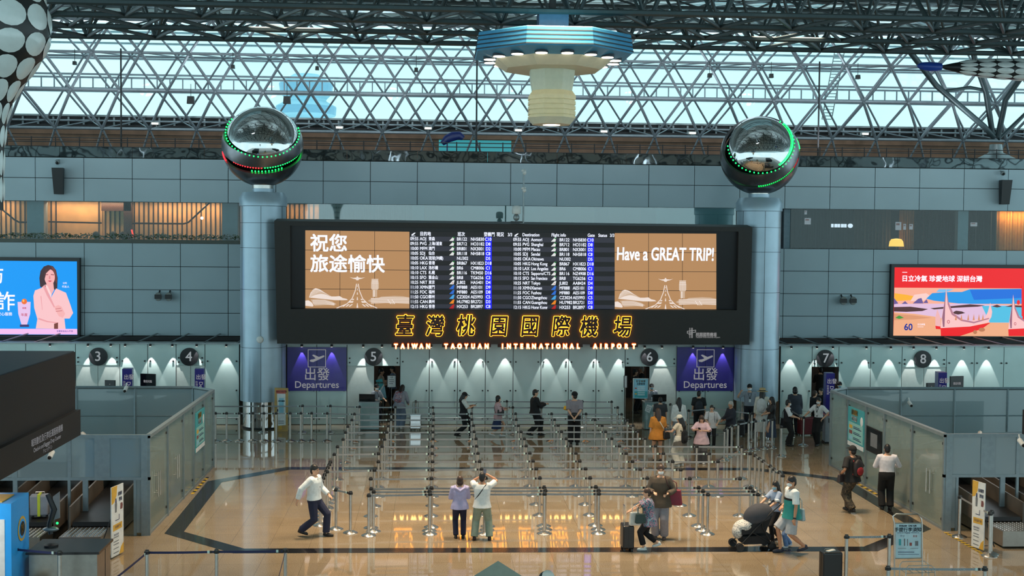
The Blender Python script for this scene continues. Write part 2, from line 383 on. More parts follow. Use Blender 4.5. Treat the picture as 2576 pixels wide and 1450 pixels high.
# ------------------------------------------------------------------ glass gate wall
FROST = mat('frosted_glass', (196, 218, 216), .22, var=.04, scale=1.2, coat=.3)
FROSTD = mat('frosted_door_glass', (206, 216, 212), .3, var=.03)
GT = at(1300, 869, GY).z; TZ = at(1000, 921, GY).z
gj = [-60, 65, 190, 301.6, 371.6, 443, 515.7, 602, 721.5, 796.5, 872.7, 1006.3, 1079.7, 1150.5, 1220.8, 1290.5, 1360.3, 1430, 1499.4, 1571.7, 1701.7, 1774.4, 1846, 1962.4, 2042, 2109.3, 2189.4, 2268, 2380, 2450, 2524, 2600, 2690]
gate_x = {190: 3, 443: 4, 872.7: 5, 1571.7: 6, 2042: 7, 2268: 8}
def gx(x): return at(x, 960, GY).x
GW = thing('wall_glass', 'long frosted glass screen with numbered gates across the hall', 'glass wall', (0, GY, 0)); GW['kind'] = 'structure'
def gpart(m, name, **k):
    m.v = [(p[0], p[1]-GY, p[2]) for p in m.v]; return m.build(name, GW, **k)
for a, b in zip(gj, gj[1:]):
    if a in (602, 1846): continue                     # the columns stand here
    A_, B_ = gx(a), gx(b)
    if a in gate_x:
        gpart(M(FROST).box((A_+.012, GY, TZ), (B_-.012, GY+.03, GT)), 'transom')
        if a == 872.7: gpart(M(FROSTD).box((A_+.012, GY+.02, .02), (gx(940.7), GY+.05, TZ-.01)), 'sliding_door')
        elif a == 1571.7: gpart(M(FROSTD).box((gx(1634), GY+.02, .02), (B_-.012, GY+.05, TZ-.01)), 'sliding_door')
        elif a != 2042:
            q = (A_+B_)/2; gpart(M(FROSTD).box((A_+.012, GY+.02, .02), (q-.008, GY+.05, TZ-.01)), 'sliding_door'); gpart(M(FROSTD).box((q+.008, GY+.02, .02), (B_-.012, GY+.05, TZ-.01)), 'sliding_door')
        bz = [TZ+.12, TZ+.28]
    else:
        gpart(M(FROST).box((A_+.012, GY, .02), (B_-.012, GY+.03, GT)), 'glass_panel')
        bz = [2.36, 1.28, .22]
    m = M(BLACK)
    for z in bz:
        for x in (A_+.1, B_-.1): m.lathe([(.03, 0), (.03, .05)], 8, (x, GY-.05, z), T=Matrix.Rotation(R(-90), 3, 'X'))
    gpart(m, 'fixings')
m = M(DARK, ALU, JOINT)
m.box((XA, GY-.05, GT), (XB, GY+.1, GT+.05), 1); m.box((XA, GY+.06, 0), (gx(602), GY+.10, .02), 2)
for a in gj:
    if a not in (602, 1846) and -60 < a: m.box((gx(a)-.012, GY+.03, .02), (gx(a)+.012, GY+.07, GT), 2)
gpart(m, 'frame')
m = M(ALU)
for a, b in ((525, 603), (722, 868), (1008, 1570), (1703, 1846), (1962, 2040)):
    m.tube((gx(a), GY-.35, .30), (gx(b), GY-.35, .30), .02, n=6)
    n_ = max(1, int((gx(b)-gx(a))/1.8))
    for i in range(n_+1): x = gx(a)+(gx(b)-gx(a))*i/n_; m.tube((x, GY-.35, 0), (x, GY-.35, .30), .015, n=6); m.tube((x, GY-.35, .28), (x, GY, .28), .012, n=5)
gpart(m, 'bumper_rail', smooth=True)
# canopy struts between glass top and the wall
m = M(ALU, DARK, JOINT)
for x in np.arange(XA, XB, 1.22):
    sl = -.55 if x < 3 else .55
    m.tube((x, GY+.05, GT+.03), (x-sl*.2, WY, 3.12), .03, n=6)
m.box((XA, GY+1.3, GT-.12), (XB, GY+1.4, GT-.02), 0); m.box((XA, WY-.5, GT-.1), (XB, WY-.4, GT+.05), 1)
for px in (330, 470, 930, 1500, 1640, 2060, 2260): X = gx(px); m.box((X-.7, GY+.9, GT-.35), (X+.9, GY+1.6, GT-.12), 2)
struct(m.build('trim_4', smooth=True))
# interior behind the gates
INTW = mat('interior_wall', (84, 74, 68), .8, var=.3, scale=1.2)
m = M(INTW, mat('interior_dark', (30, 28, 28), .8)); m.box((XA, 55.0, 0), (XB, 55.2, 3.2)); m.box((XA, WY+.3, 3.0), (XB, 55.2, 3.1), 1)
for x in np.arange(XA, XB, 1.3): m.box((x, 54.9, 0), (x+.6, 55, 2.4), 1)
struct(m.build('wall_interior'))
for px in (965, 1605, 2075): light('interior_lamp', 'POINT', (gx(px)+.9, 52.6, 2.8), 22, (1, .85, .7), .06)
# downlights grazing the glass
SPX = [130, 225, 282, 318, 381, 436, 497, 571, 760, 835, 914, 961, 1084, 1146, 1208, 1270, 1373, 1425, 1496, 1557, 1619, 1662, 1740, 1815, 1986, 2050, 2090, 2174, 2235, 2292, 2349, 2418, 2480]
dl = None
for i, px in enumerate(SPX):
    x = gx(px); m = M(DARK, mat('lamp_face', (255, 246, 230), emit=6)); m.lathe([(.045, 0), (.045, .09), (.02, .1)], 10); m.lathe([(.035, -.004), (.035, 0)], 10, k=1); m.tube((0, 0, .05), (0, .19, .05), .012, n=5)
    o = tag(m.build('downlight', smooth=True), f'small spotlight over the frosted gate glass, {ORD[i] if i < 17 else ORD[32-i]} from the {"left" if i < 17 else "right"} end', 'spotlight', 'spotlights above the gate glass')
    o.location = (x, GY-.19, GT-.07)
    light('downlight_beam', 'SPOT', (x, GY-.19, GT-.08), 90, (1, .97, .92), .01, aim=(x, GY-.12, 0), spot=46, blend=.2)
# ------------------------------------------------------------------ flight board between the columns
def board():
    TL, TR, BL, BR = at(690, 556, 44.7), at(1893, 572, 44.7), at(697, 865, 45.2), at(1885, 868, 45.2)
    O = (BL+BR)/2; O.y = 45.2
    t = thing('flight_board', 'huge black departures board with lit flight rows hung between the two columns', 'departures board', O)
    wB, H_ = (BR-BL).length, ((TL+TR)/2).z-O.z; lean = -.5/H_           # the face leans out towards the hall
    Rw = (BR-BL).normalized(); Rw = V((1, 0, 0)); Uw = V((0, lean, 1)).normalized(); Nw = Rw.cross(Uw)   # Nw points to the hall (-y)
    def P(x, y, off=0):                                # photo pixel on the board face, pushed off along its normal
        d = ray(x, y); o = V((0, 0, CH)); n = Nw; p = o+d*((O+n*off-o).dot(n)/d.dot(n)); return p-O
    def quad(m, x0, y0, x1, y1, off, k=0): m.prism([P(x0, y1, off), P(x1, y1+.010*(x1-x0)*0, off), P(x1, y0, off), P(x0, y0, off)], Nw*-.004, k)
    sl = lambda x, y: y+(x-768)*(.0085 if y < 680 else .0042)   # the screens' own slope in the photo
    BODY = mat('black_board_cladding', (40, 39, 38), .55, var=.05)
    cs = [(690, 556), (1893, 572), (1885, 868), (697, 865)]; ins = [(730, 568), (1858, 583), (1854, 781), (731, 778)]
    m = M(BODY); o4 = [P(*c) for c in cs]; i4 = [P(*c) for c in ins]
    for a in range(4): b = (a+1) % 4; m.prism([o4[a], o4[b], i4[b], i4[a]], Nw*-.7)
    m.prism([p-Nw*.72 for p in o4], Nw*-.06); m.build('housing', t)
    M(mat('dark_blank_panel', (13, 17, 24), .35)).prism([p-Nw*.22 for p in i4], Nw*-.05).build('blank_panel', t)
    def PL(x, y, off=0): return P(x, y, off-.20)
    # picture screens
    BROWN = mat('brown_screen', (184, 138, 92), emit=.95); LINE = mat('screen_joint', (70, 48, 34), emit=.3)
    SOFT = mat('screen_ivory', (238, 222, 212), emit=1.0); MID = mat('screen_beige', (208, 178, 150), emit=.95)
    def pic(x0, x1, yt0, yt1, yb0, yb1, name):
        def Q(u, v, off=0): return PL(x0+(x1-x0)*u, (yt0+(yt1-yt0)*u)*(1-v)+(yb0+(yb1-yb0)*u)*v, off)
        sc = M(BROWN).prism([Q(0, 1), Q(1, 1), Q(1, 0), Q(0, 0)], Nw*-.02).build(name, t)
        m = M(LINE)
        for k in (1, 2): m.poly([Q(k/3-.002, 1, .003), Q(k/3+.002, 1, .003), Q(k/3+.002, 0, .003), Q(k/3-.002, 0, .003)])
        for k in (.25, .5, .75): m.poly([Q(0, k+.003, .003), Q(1, k+.003, .003), Q(1, k-.003, .003), Q(0, k-.003, .003)])
        m.build('screen_joint', sc)
        m = M(SOFT, MID)
        def pg(pts, k=0, off=.006): m.poly([Q(u, v, off) for u, v in pts], k)
        def ln(pts, w, k=0, off=.008):
            for (a, b), (c, d) in zip(pts, pts[1:]):
                p, q = Q(a, b, off), Q(c, d, off); n = (q-p).normalized().cross(Nw)*w; m.poly([p-n, q-n, q+n, p+n], k)
        pg([(.035, .86), (.05, .80), (.075, .755), (.1, .74), (.14, .755), (.19, .80), (.25, .845), (.29, .845), (.33, .84), (.36, .865), (.395, .875), (.41, .89), (.36, .893), (.28, .893), (.15, .875)])
        for k in range(8): u = .04+.004*k; v = .855-.013*k; ln([(u, v), (u+.05, v-.03+.004*k), (.17+.01*k, .80+.006*k)], .008, 1, .01)
        pg([(0, .90), (.03, .895), (.06, .92), (.08, .965), (.07, .975), (0, .965)])
        pg([(.05, .885), (.12, .88), (.2, .89), (.26, .91), (.30, .945), (.27, .955), (.2, .955), (.09, .965)], 1)
        for k in range(5): ln([(.07, .895+.012*k), (.18, .893+.012*k), (.28, .935+.006*k)], .006, 0, .01)
        cx = .5
        ln([(.3, .995), (.4, .94), (.45, .87), (.48, .77), (.492, .68)], .014); ln([(.69, .995), (.6, .94), (.55, .87), (.52, .77), (.508, .68)], .014)
        for v, h in ((.70, .02), (.74, .025), (.79, .03), (.85, .04), (.93, .06)): pg([(cx-.003-.004*(v-.7)*6, v+h), (cx+.003+.004*(v-.7)*6, v+h), (cx+.002, v), (cx-.002, v)], 0, .012)
        for s in (-1, 1):
            for k in range(3): a = cx+s*(.05+.03*k); b = cx+s*(.065+.03*k); pg([(b+s*.02, .975), (a+s*.02, .975), (a-s*.008, .945), (b-s*.008, .945)], 0, .012)
            pg([(cx+s*.085, .925), (cx+s*.045, .925), (cx+s*.035, .905), (cx+s*.072, .905)], 0, .012); pg([(cx+s*.055, .89), (cx+s*.036, .89), (cx+s*.03, .875), (cx+s*.045, .875)], 0, .012)
        pg([(.425, .595), (.46, .605), (.49, .60), (.495, .585), (.505, .585), (.51, .60), (.54, .605), (.575, .595), (.54, .615), (.515, .622), (.51, .635), (.49, .635), (.485, .622), (.46, .615)])
        pg([(.645, .85), (.645, .76), (.632, .74), (.632, .67), (.637, .64), (.637, .618), (.70, .618), (.70, .64), (.706, .67), (.706, .74), (.69, .76), (.69, .85)], 1)
        for k in range(6): ln([(.64+.011*k, .63), (.64+.011*k, .75)], .008, 0, .012)
        for v in (.62, .645, .67): ln([(.636, v), (.702, v)], .008, 0, .012)
        ln([(.66, .76), (.66, .85)], .02, 0, .01)
        pg([(.6, .90), (.64, .87), (.70, .865), (.73, .845), (.86, .835), (.94, .84), (1, .855), (1, .94), (.86, .93), (.84, .945), (.80, .93), (.70, .92), (.66, .93), (.62, .915)], 1)
        for v in (.865, .885, .905, .925): ln([(.63, v+.005), (.8, v-.004), (.998, v)], .012, 0, .012)
        for u in (.79, .83): ln([(u, .88), (u+.03, .94)], .012, 0, .012)
        m.build('picture', sc); return Q, sc
    Q, sc = pic(768, 1030, 580, 583.5, 776.5, 776.8, 'picture_screen')
    m = M(SCRW)
    s_ = lambda q, ch, u, v, size, off: m.text(ch, size, q(u, v, .012), 0, Rw, Uw, 'LEFT', off=off)
    s_(Q, '祝您', .045, .175, .66, .016); s_(Q, '旅途愉快', .045, .44, .66, .016); m.build('lettering', sc)
    Q, sc = pic(1546.5, 1802, 587, 588.5, 779, 780, 'picture_screen')
    m = M(SCRW); m.text('Have a GREAT TRIP!', .66, Q(.5, .28, .012), 0, Rw, Uw, sx=.62, off=.014); m.build('lettering', sc)
    # flight rows
    ROWC = [mat('row_black', (14, 15, 20), emit=1), mat('row_grey', (42, 44, 56), emit=1)]; BLUE = mat('gate_blue', (6, 12, 226), emit=1.3)
    zh = ['周森', '上海/浦東', '澳門', '仙台', '琉球(沖繩)', '香港', '洛杉磯', '札幌', '舊金山', '東京', '廈門', '福州', '鄭州', '廣州', '香港']; zh[0] = '青森'
    en = ['Aomori', 'Shanghai', 'Macau', 'Sendai', 'Okinawa', 'Hong Kong', 'Los Angeles', 'Sapporo/CTS', 'San Francisco', 'Tokyo', 'Xiamen', 'Fuzhou', 'Zhengzhou', 'Guangzhou', 'Hong Kong']
    tm = '09:55 09:55 10:00 10:05 10:05 10:05 10:10 10:10 10:15 10:25 11:10 11:25 11:50 11:55 12:15'.split()
    cod = 'AOJ PVG MFM SDJ OKA HKG LAX CTS SFO NRT XMN FOC CGO CAN HKG'.split()
    fa = 'BR122 BR712 BR801 BR118 NU302 BR867 BR6 BR116 BR8 JL802 MF888 MF880 CZ3024 HU7982 HX253'.split()
    fb1 = 'NH5830 HO3182 NX3001 NH5818 - HX1823 CM8006 TK9450 TG6256 HA5401 AE5101 AE5109 AE5993 BR2721 BR2897'.split()
    fb2 = list(fb1); fb2[7] = 'NZ4908'; fb2[9] = 'AA8424'
    gt = 'C10 D8 D2 C8 D5 D18 C1 D16 C3 D4 D9 D8 C5 D3 C8'.split()
    TAIL = [mat('tail_white', (235, 238, 235), emit=.9), mat('tail_green', (20, 130, 50), emit=.9), mat('tail_blue', (40, 110, 215), emit=.9), mat('tail_sky', (70, 170, 235), emit=.9), mat('tail_orange', (245, 140, 20), emit=.9), mat('tail_red', (190, 25, 30), emit=.9)]
    tails = [1, 1, 1, 1, None, 1, 1, 1, 1, 0, 2, 2, 3, 4, 5]
    def rows(x0, x1, yt, yb, names, fb, heads, cols):
        def Q(u, v, off=0): return PL(x0+(x1-x0)*u, yt*(1-v)+yb*v+2.2*(u-.5)*(1-v), off)
        m = M(*ROWC); h = 1/16
        for k in range(16): m.prism([Q(0, (k+1)*h), Q(1, (k+1)*h), Q(1, k*h), Q(0, k*h)], Nw*-.02, 0 if k == 0 else k % 2)
        sc = m.build('flight_screen', t); W_ = (x1-x0)/69.5
        def X(px): return (px-x0)/(x1-x0)
        m = M(BLUE); m.poly([Q(X(cols[5]-8), 1, .003), Q(X(cols[5]+9), 1, .003), Q(X(cols[5]+9), h, .003), Q(X(cols[5]-8), h, .003)]); m.build('gate_column', sc)
        m = M(SCRW); sz = .163
        for k in range(15):
            v = (k+1.5)*h
            def tx(s, px, sx=1, al='LEFT', size=sz): m.text(s, size, Q(X(px), v, .006), 0, Rw, Uw, al, sx=sx, off=.003)
            tx(tm[k], cols[0], .80); tx(cod[k], cols[1], .82); tx(names[k], cols[2], .78 if len(names[k]) < 13 else .66, size=sz if names is en else .145)
            tx(fa[k], cols[3], .84)
            if fb[k] != '-': tx(fb[k], cols[4], .84)
            tx(gt[k], cols[5], .84, 'CENTER')
        for s, px in heads: m.text(s, .165, Q(X(px), .5*h, .006), 0, Rw, Uw, 'LEFT', sx=.8, off=.003)
        e = cols[0]+3; m.poly([Q(X(e+a), (.5+b)*h, .006) for a, b in ((0, .1), (7, -.25), (10, -.3), (10, -.2), (5, .2), (1, .3))]); m.poly([Q(X(e+a), (.5+b)*h, .006) for a, b in ((0, .45), (10, .45), (10, .36), (0, .36))])
        m.build('lettering', sc)
        xt = cols[6]
        for k in range(15):
            m = M(*TAIL)
            if tails[k] is None: continue
            v = (k+1.45)*h; T = [(-7, .42), (4, .42), (6.5, -.42), (2.5, -.42)]
            m.poly([Q(X(xt+a), v+b*h, .006) for a, b in T], 0 if tails[k] <= 1 else tails[k])
            if tails[k] == 1: m.poly([Q(X(xt+a), v+b*h, .009) for a, b in ((2.5, -.42), (6.5, -.42), (5.6, -.1), (1.2, -.25))], 1)
            if tails[k] == 0: m.poly([Q(X(xt+a), v+b*h, .009) for a, b in ((-1, .2), (2, .25), (3, 0), (1, .1))], 5)
            m.build('airline_tail', sc)
    rows(1031, 1288, 584, 778, zh, fb1, [('目的地', 1056), ('班次', 1151), ('登機門', 1217), ('現況', 1249), ('3/3', 1277)], (1032, 1056, 1078, 1149, 1184, 1228, 1137))
    rows(1289, 1546, 586, 780, en, fb2, [('Destination', 1314), ('Flight info', 1387), ('Gate', 1478), ('Status', 1505), ('3/3', 1534)], (1291, 1314.5, 1336, 1407, 1441, 1485, 1393))
    # calligraphy with back light
    GLOW = mat('amber_back_light', (255, 150, 30), emit=9); FACE = mat('bronze_letter_face', (92, 74, 72), .5, var=.1)
    for ch, px, py in zip('臺灣桃園國際機場', (1018, 1095, 1172, 1255, 1333, 1411, 1482, 1566), (823, 824, 823, 824, 824, 825, 826, 826)):
        m = M(GLOW); m.text(ch, .80, P(px, py, .045), 0, Rw, Uw+Rw*.08, sx=.82, off=.030, depth=.01)
        L = M(FACE); L.text(ch, .80, P(px, py, .075), 0, Rw, Uw+Rw*.08, sx=.82, off=.018, depth=.04); q = L.build('character', t); m.build('back_light', q)
    EM = mat('amber_letter_face', (255, 214, 120), emit=5.5); RIM = mat('amber_letter_rim', (255, 84, 8), emit=1.6)
    for wd, xa, xb in (('TAIWAN', 996, 1078), ('TAOYUAN', 1122, 1224), ('INTERNATIONAL', 1266, 1455), ('AIRPORT', 1496, 1597)):
        for i, ch in enumerate(wd):
            px = xa+(xb-xa)*i/(len(wd)-1)
            if wd == 'TAIWAN': px = (996, 1013, 1027, 1043, 1060, 1077)[i]
            if wd == 'INTERNATIONAL': px = (1264, 1280, 1297, 1312, 1328, 1343, 1361, 1376, 1389.5, 1404, 1421, 1438, 1454)[i]
            if wd == 'AIRPORT': px = (1497, 1511, 1525, 1541, 1557, 1575, 1594)[i]
            o = P(px, 871.5, .06)
            m = M(EM); m.text(ch, .235, o+Nw*.05, 0, Rw, Uw, sx=.8, off=.014, depth=.03); q = m.build('channel_letter', t)
            m = M(RIM); m.text(ch, .235, o, 0, Rw, Uw, sx=.8, off=.028, depth=.045); m.build('letter_back', q)
    m = M(BODY); 
    for xa, xb in ((985, 1085), (1112, 1235), (1252, 1466), (1485, 1605)): m.prism([P(xa, 874, -.1), P(xb, 874, -.1), P(xb, 866, -.1), P(xa, 866, -.1)], Nw*-.08)
    m.build('letter_rail', t)
    m = M(mat('logo_white', (220, 220, 220), .5, emit=.35)); w = .012
    def ln(pts):
        for a, b in zip(pts, pts[1:]):
            p, q = P(*a, .006), P(*b, .006); n = (q-p).normalized().cross(Nw)*w; d = (q-p).normalized()*w; m.poly([p-n-d, q-n+d, q+n+d, p+n-d])
    for y in (834, 839): ln([(1729, y), (1750, y-3)])
    ln([(1729, 834), (1729, 839)]); ln([(1750, 831), (1750, 836)]); ln([(1733, 842), (1740, 841)])
    for x in (1735, 1739, 1742): ln([(x, 826), (x, 850)])
    m.text('桃園國際機場', .165, P(1750, 843, .006), 0, Rw, Uw, 'LEFT', sx=.78, off=.003); m.text('Taoyuan International Airport', .075, P(1750, 849, .006), 0, Rw, Uw, 'LEFT', sx=.98, off=.001); m.build('airport_emblem', t)
board()
# ------------------------------------------------------------------ departures signs and gate numbers
NAVY = mat('departures_blue', (46, 36, 132), .35, var=.04, coat=.3); SIGNW = mat('sign_white', (240, 242, 248), .5, emit=.25)
for nm, x0, x1 in (('left', 722.5, 871.5), ('right', 1703, 1845.5)):
    Yp = GY-.10; zt, zb = at((x0+x1)/2, 874, Yp).z, at((x0+x1)/2, 984, Yp).z; X0, X1 = at(x0, 930, Yp).x, at(x1, 930, Yp).x; cx = (X0+X1)/2
    t = thing('departures_sign', f'large blue departures sign with plane symbol between the {"left column and gate 5" if nm == "left" else "right column and gate 6"}', 'sign', (cx, Yp, zb), group='blue departures signs')
    h = zt-zb; w = X1-X0; s = h/110
    M(NAVY).box((-w/2, 0, 0), (-.006, .04, h)).box((.006, 0, 0), (w/2, .04, h)).build('panel', t)
    m = M(SIGNW); e = -.006; zc = h-28*s; a = 22.5*s; b = a-1.6*s
    for q in (((-a, zc-a), (a, zc-a), (a, zc-b), (-a, zc-b)), ((-a, zc+b), (a, zc+b), (a, zc+a), (-a, zc+a)), ((-a, zc-b), (-b, zc-b), (-b, zc+b), (-a, zc+b)), ((b, zc-b), (a, zc-b), (a, zc+b), (b, zc+b))): m.prism([(x, e, z) for x, z in q], (0, .004, 0))
    pl = [(-18, -5), (-16, -8.5), (-9, -9.5), (3, -4), (18, 3.5), (19, 6.5), (16, 7.5), (5, 3.5), (-8, 9.5), (-12, 8), (-3, 0), (-9, -2.5), (-14, -3)]
    m.prism([(x*s, e, zc+z*s) for x, z in reversed(pl)], (0, .004, 0)); m.build('plane_symbol', t)
    m = M(SIGNW); m.text('出發', 34*s, (0, e, h-70*s), sx=.95, off=.004); m.text('Departures', 24*s, (0, e, h-95*s), sx=1.0, off=.003); m.build('lettering', t)
BLK = mat('number_disc_black', (20, 20, 24), .4); NUMW = mat('numeral_white', (225, 238, 244), .5, emit=.35)
for n, px, py in ((3, 246.5, 898), (4, 475.5, 898.5), (5, 939.5, 898.5), (6, 1634, 899.5), (7, 2077, 902.5), (8, 2322, 904.5)):
    p = at(px, py, GY-.1); t = thing('gate_number_sign', f'round black sign with white numeral {n} on the frosted gate glass', 'gate number', p, group='gate number signs')
    M(BLK).lathe([(.315, 0), (.33, .01), (.33, .09), (.2, .095)], 40, T=Matrix.Rotation(R(90), 3, 'X')).build('disc', t, smooth=True).location = (0, .09, 0)
    m = M(NUMW); m.text(str(n), .50, (0, -.014, 0), off=.004, depth=.008); m.build('numeral', t)
# ------------------------------------------------------------------ the windows of the upper floor
def win(name, xa, xb, mk='tinted_window_glass', rgb=(120, 150, 155), tr=.84, gl=.08):
    a, b = at(xa, 560, WY).x, at(xb, 560, WY).x
    m = M(glass(mk, rgb, tr, .03, gl)); m.box((a, WY+.05, 6.67), (b, WY+.065, 8.26)); return struct(m.build(name))
win('window_1', -60, 603, 'cafe_window_glass', (110, 90, 70), .965, .025); win('window_2', 722, 1240, 'teal_window_glass', (110, 160, 165), .72, .14)
win('window_3', 1240, 1852, 'teal_window_glass'); win('window_4', 1990, 2640, 'lounge_window_glass', (40, 40, 40), .95, .03)
struct(M(mat('upper_floor_slab', (60, 55, 50), .8)).box((XA, WY+.31, 6.4), (XB, 55.2, 6.6)).box((XA, WY+.31, 8.3), (XB, 55.2, 8.4)).build('floor_upper'))
struct(M(mat('upper_back_wall', (44, 40, 38), .8, var=.3)).box((XA, 54.0, 6.6), (XB, 54.1, 8.3)).build('wall_upper_back'))
def wx(px, Y=WY): return at(px, 560, Y).x
# cafe (behind window 1)
SLAT = mat('warm_wood_slat', (214, 160, 104), .5, var=.08, scale=3); GRV = mat('dark_groove', (48, 26, 20), .6)
def slatwall(name, xa, xb, Y, label, cat, step=12, skip=()):
    m = M(SLAT, GRV); a, b = wx(xa, Y), wx(xb, Y); m.box((a, Y, 6.6), (b, Y+.1, 8.3))
    x = xa+step*.6
    while x < xb-2:
        if not any(c < x < d for c, d in skip): X = wx(x, Y); m.box((X-.028, Y-.02, 6.6), (X+.028, Y, 8.3), 1)
        x += step
    o = m.build(name); tag(o, label, cat); return o
slatwall('slatted_wall_panel', -40, 67, 51.9, 'warm lit slatted wood panel at the far left end of the cafe window', 'wall panel')
slatwall('slatted_wall_panel', 110, 257, 51.9, 'warm lit wood panel with a wide plain field in the cafe window', 'wall panel', skip=((150, 238),))
slatwall('slatted_wall_panel', 258, 322, 51.95, 'narrow slatted wood panel under a dark lintel in the cafe window', 'wall panel')
slatwall('slatted_wall_panel', 331, 558, 51.9, 'widest warm slatted wood panel with the angled handrail before it', 'wall panel')
slatwall('slatted_wall_panel', 722, 802, 51.9, 'warm slatted wood panel just right of the left column', 'wall panel')
m = M(mat('dark_brown_board', (62, 34, 26), .5)); m.box((wx(255, 51.6), 51.6, 7.93), (wx(330, 51.6), 51.8, 8.3)); m.box((wx(311, 51.6), 51.6, 6.6), (wx(331, 51.6), 51.8, 8.3))
tag(m.build('door_surround'), 'dark brown door surround between two lit wood panels in the cafe', 'door surround')
m = M(mat('dark_handrail', (40, 22, 22), .3)); rz = at(430, 563, 51.3).z
m.path([(wx(333, 51.3), 51.3, rz), (wx(463, 51.3), 51.3, rz), (wx(474, 51.3), 51.3, rz+.06), (wx(527, 51.3), 51.3, 8.29)], .035, 8); tag(m.build('handrail', smooth=True), 'dark handrail rising to the right before the widest slatted panel', 'handrail')
m = M(mat('dark_handrail', (40, 22, 22), .3)); m.path([(wx(-30, 51.3), 51.3, 8.4), (wx(36, 51.3), 51.3, rz+.1), (wx(48, 51.3), 51.3, rz), (wx(67, 51.3), 51.3, rz)], .035, 8); tag(m.build('handrail', smooth=True), 'dark handrail falling to the right at the left end of the cafe', 'handrail')
m = M(mat('dark_handrail', (40, 22, 22), .3)); m.path([(wx(122, 51.3), 51.3, rz+.03), (wx(256, 51.3), 51.3, rz)], .032, 8); tag(m.build('handrail', smooth=True), 'level dark handrail before the plain wood panel in the cafe', 'handrail')
PIL = mat('grey_blue_pillar', (128, 142, 152), .6)
for xa, xb, lb in ((68, 110, 'grey pillar between the two left slatted panels of the cafe'), (559, 598, 'grey pillar next to the left column inside the cafe window')):
    tag(M(PIL).box((wx(xa, 50.9), 50.9, 6.6), (wx(xb, 50.9), 51.4, 8.3)).build('cafe_pillar'), lb, 'pillar')
for lx in (-30, 180, 290, 440, 520, 760): light('cafe_strip', 'AREA', (wx(lx, 51.5), 51.45, 8.25), 29, (1, .60, .36), 1.9, .12, aim=(wx(lx, 51.5), 51.75, 6.6))
p = M(mat('planter_grey', (92, 96, 90), .7)).box((wx(-60, WY), WY-.02, 6.66), (wx(603, WY), WY+.28, 6.80)).build('window_planter'); tag(p, 'long grey planter along the sill of the cafe window', 'planter')
rnd = random.Random(3); m = M(mat('small_green_leaves', (52, 74, 40), .7, var=.4, scale=12))
xa, xb = wx(-60), wx(603)
for k in range(1500):
    x = rnd.uniform(xa, xb); hh = .10+.10*abs(math.sin(x*1.7)+.4*math.sin(x*5.1)); c = V((x, WY+.02+rnd.uniform(0, .2), 6.83+rnd.uniform(0, hh))); a = V((rnd.uniform(-1, 1), rnd.uniform(-1, 1), rnd.uniform(-.2, 1))).normalized()*.055; b = a.cross(V((rnd.uniform(-1, 1), rnd.uniform(-1, 1), .3))).normalized()*.025
    m.poly([c-a, c+b, c+a, c-b])
o = m.build('trailing_leaves'); o['kind'] = 'stuff'; tag(o, 'low green plants growing in the long cafe window planter', 'plants')
m = M(mat('neon_red', (255, 60, 50), emit=2)); m.tube((wx(331, 50.7), 50.7, at(331, 578, 50.7).z), (wx(336, 50.7), 50.7, at(336, 598, 50.7).z), .03); tag(m.build('red_light_tube'), 'short red light tube leaning by the cafe doorway', 'light')
m = M(mat('bulb_white', (255, 240, 220), emit=4)); m.ell(at(508, 549, 51.2), (.06, .06, .06)); tag(m.build('round_lamp'), 'tiny round white lamp before the slatted cafe wall', 'lamp')
m = M(mat('chair_black', (24, 20, 20), .6))
for px in (242, 285, 309):
    q = M(mat('chair_black', (24, 20, 20), .6)); b = at(px, 592, 51.1); q.ell(b, (.15, .12, .16)); q.tube(b, (b.x, b.y, 6.6), .03)
    tag(q.build('cafe_chair', smooth=True), f'dark round backed chair behind the planter, {ORD[(242, 285, 309).index(px)]} from the left', 'chair', 'cafe chairs')
# middle and right windows: curtains, panels, lamps
def curtain(name, xa, xb, Y, rgb, label, step=.10, amp=.05, cat='curtain'):
    a, b = wx(xa, Y), wx(xb, Y); n = max(8, int((b-a)/step)*3); vs, fs = [], []
    for i in range(n+1):
        x = a+(b-a)*i/n; y = Y+amp*math.sin(i*2.1+math.sin(i*.37)); vs += [(x, y, 6.61), (x, y, 8.29)]
    fs = [(2*i, 2*i+2, 2*i+3, 2*i+1) for i in range(n)]; m = M(mat('cloth_%d_%d_%d' % rgb, rgb, .85, var=.1)); m.add(vs, fs)
    m.add([(x, y+.012, z) for x, y, z in vs], [tuple(reversed(f)) for f in fs]); o = m.build(name, smooth=False); tag(o, label, cat); return o
curtain('curtain', 811, 1035, 50.9, (30, 44, 52), 'dark blue-grey pleated curtain above the left half of the flight board')
tag(M(mat('beige_lit_panel', (140, 122, 98), .6)).box((wx(1068, 51.2), 51.2, 6.6), (wx(1495, 51.2), 51.3, 8.3)).build('beige_panel'), 'beige wall panel above the middle of the flight board', 'wall panel')
tag(M(mat('teal_reflection', (100, 140, 142), .4)).box((wx(1036, 51.0), 51.0, 6.6), (wx(1067, 51.0), 51.1, 8.3)).build('pale_reflection_panel'), 'pale teal panel imitating the glass reflection between dark curtain and beige panel', 'wall panel')
tag(M(mat('teal_reflection', (100, 140, 142), .4)).box((wx(1650, 51.0), 51.0, 6.6), (wx(1850, 51.0), 51.1, 8.3)).build('wide_reflection_panel'), 'wide teal panel imitating the glass reflection above the right of the flight board', 'wall panel')  # teal colour stands in for the reflection in the middle windows
tag(M(mat('brown_inner_wall', (96, 62, 44), .6)).box((wx(1531, 51.5), 51.5, 6.6), (wx(1612, 51.5), 51.6, 8.3)).build('brown_panel'), 'brown wall panel in the window above the flight board', 'wall panel')
curtain('curtain', 1998, 2150, 51.0, (28, 27, 26), 'dark sheer curtain next to the right column in the lounge window')
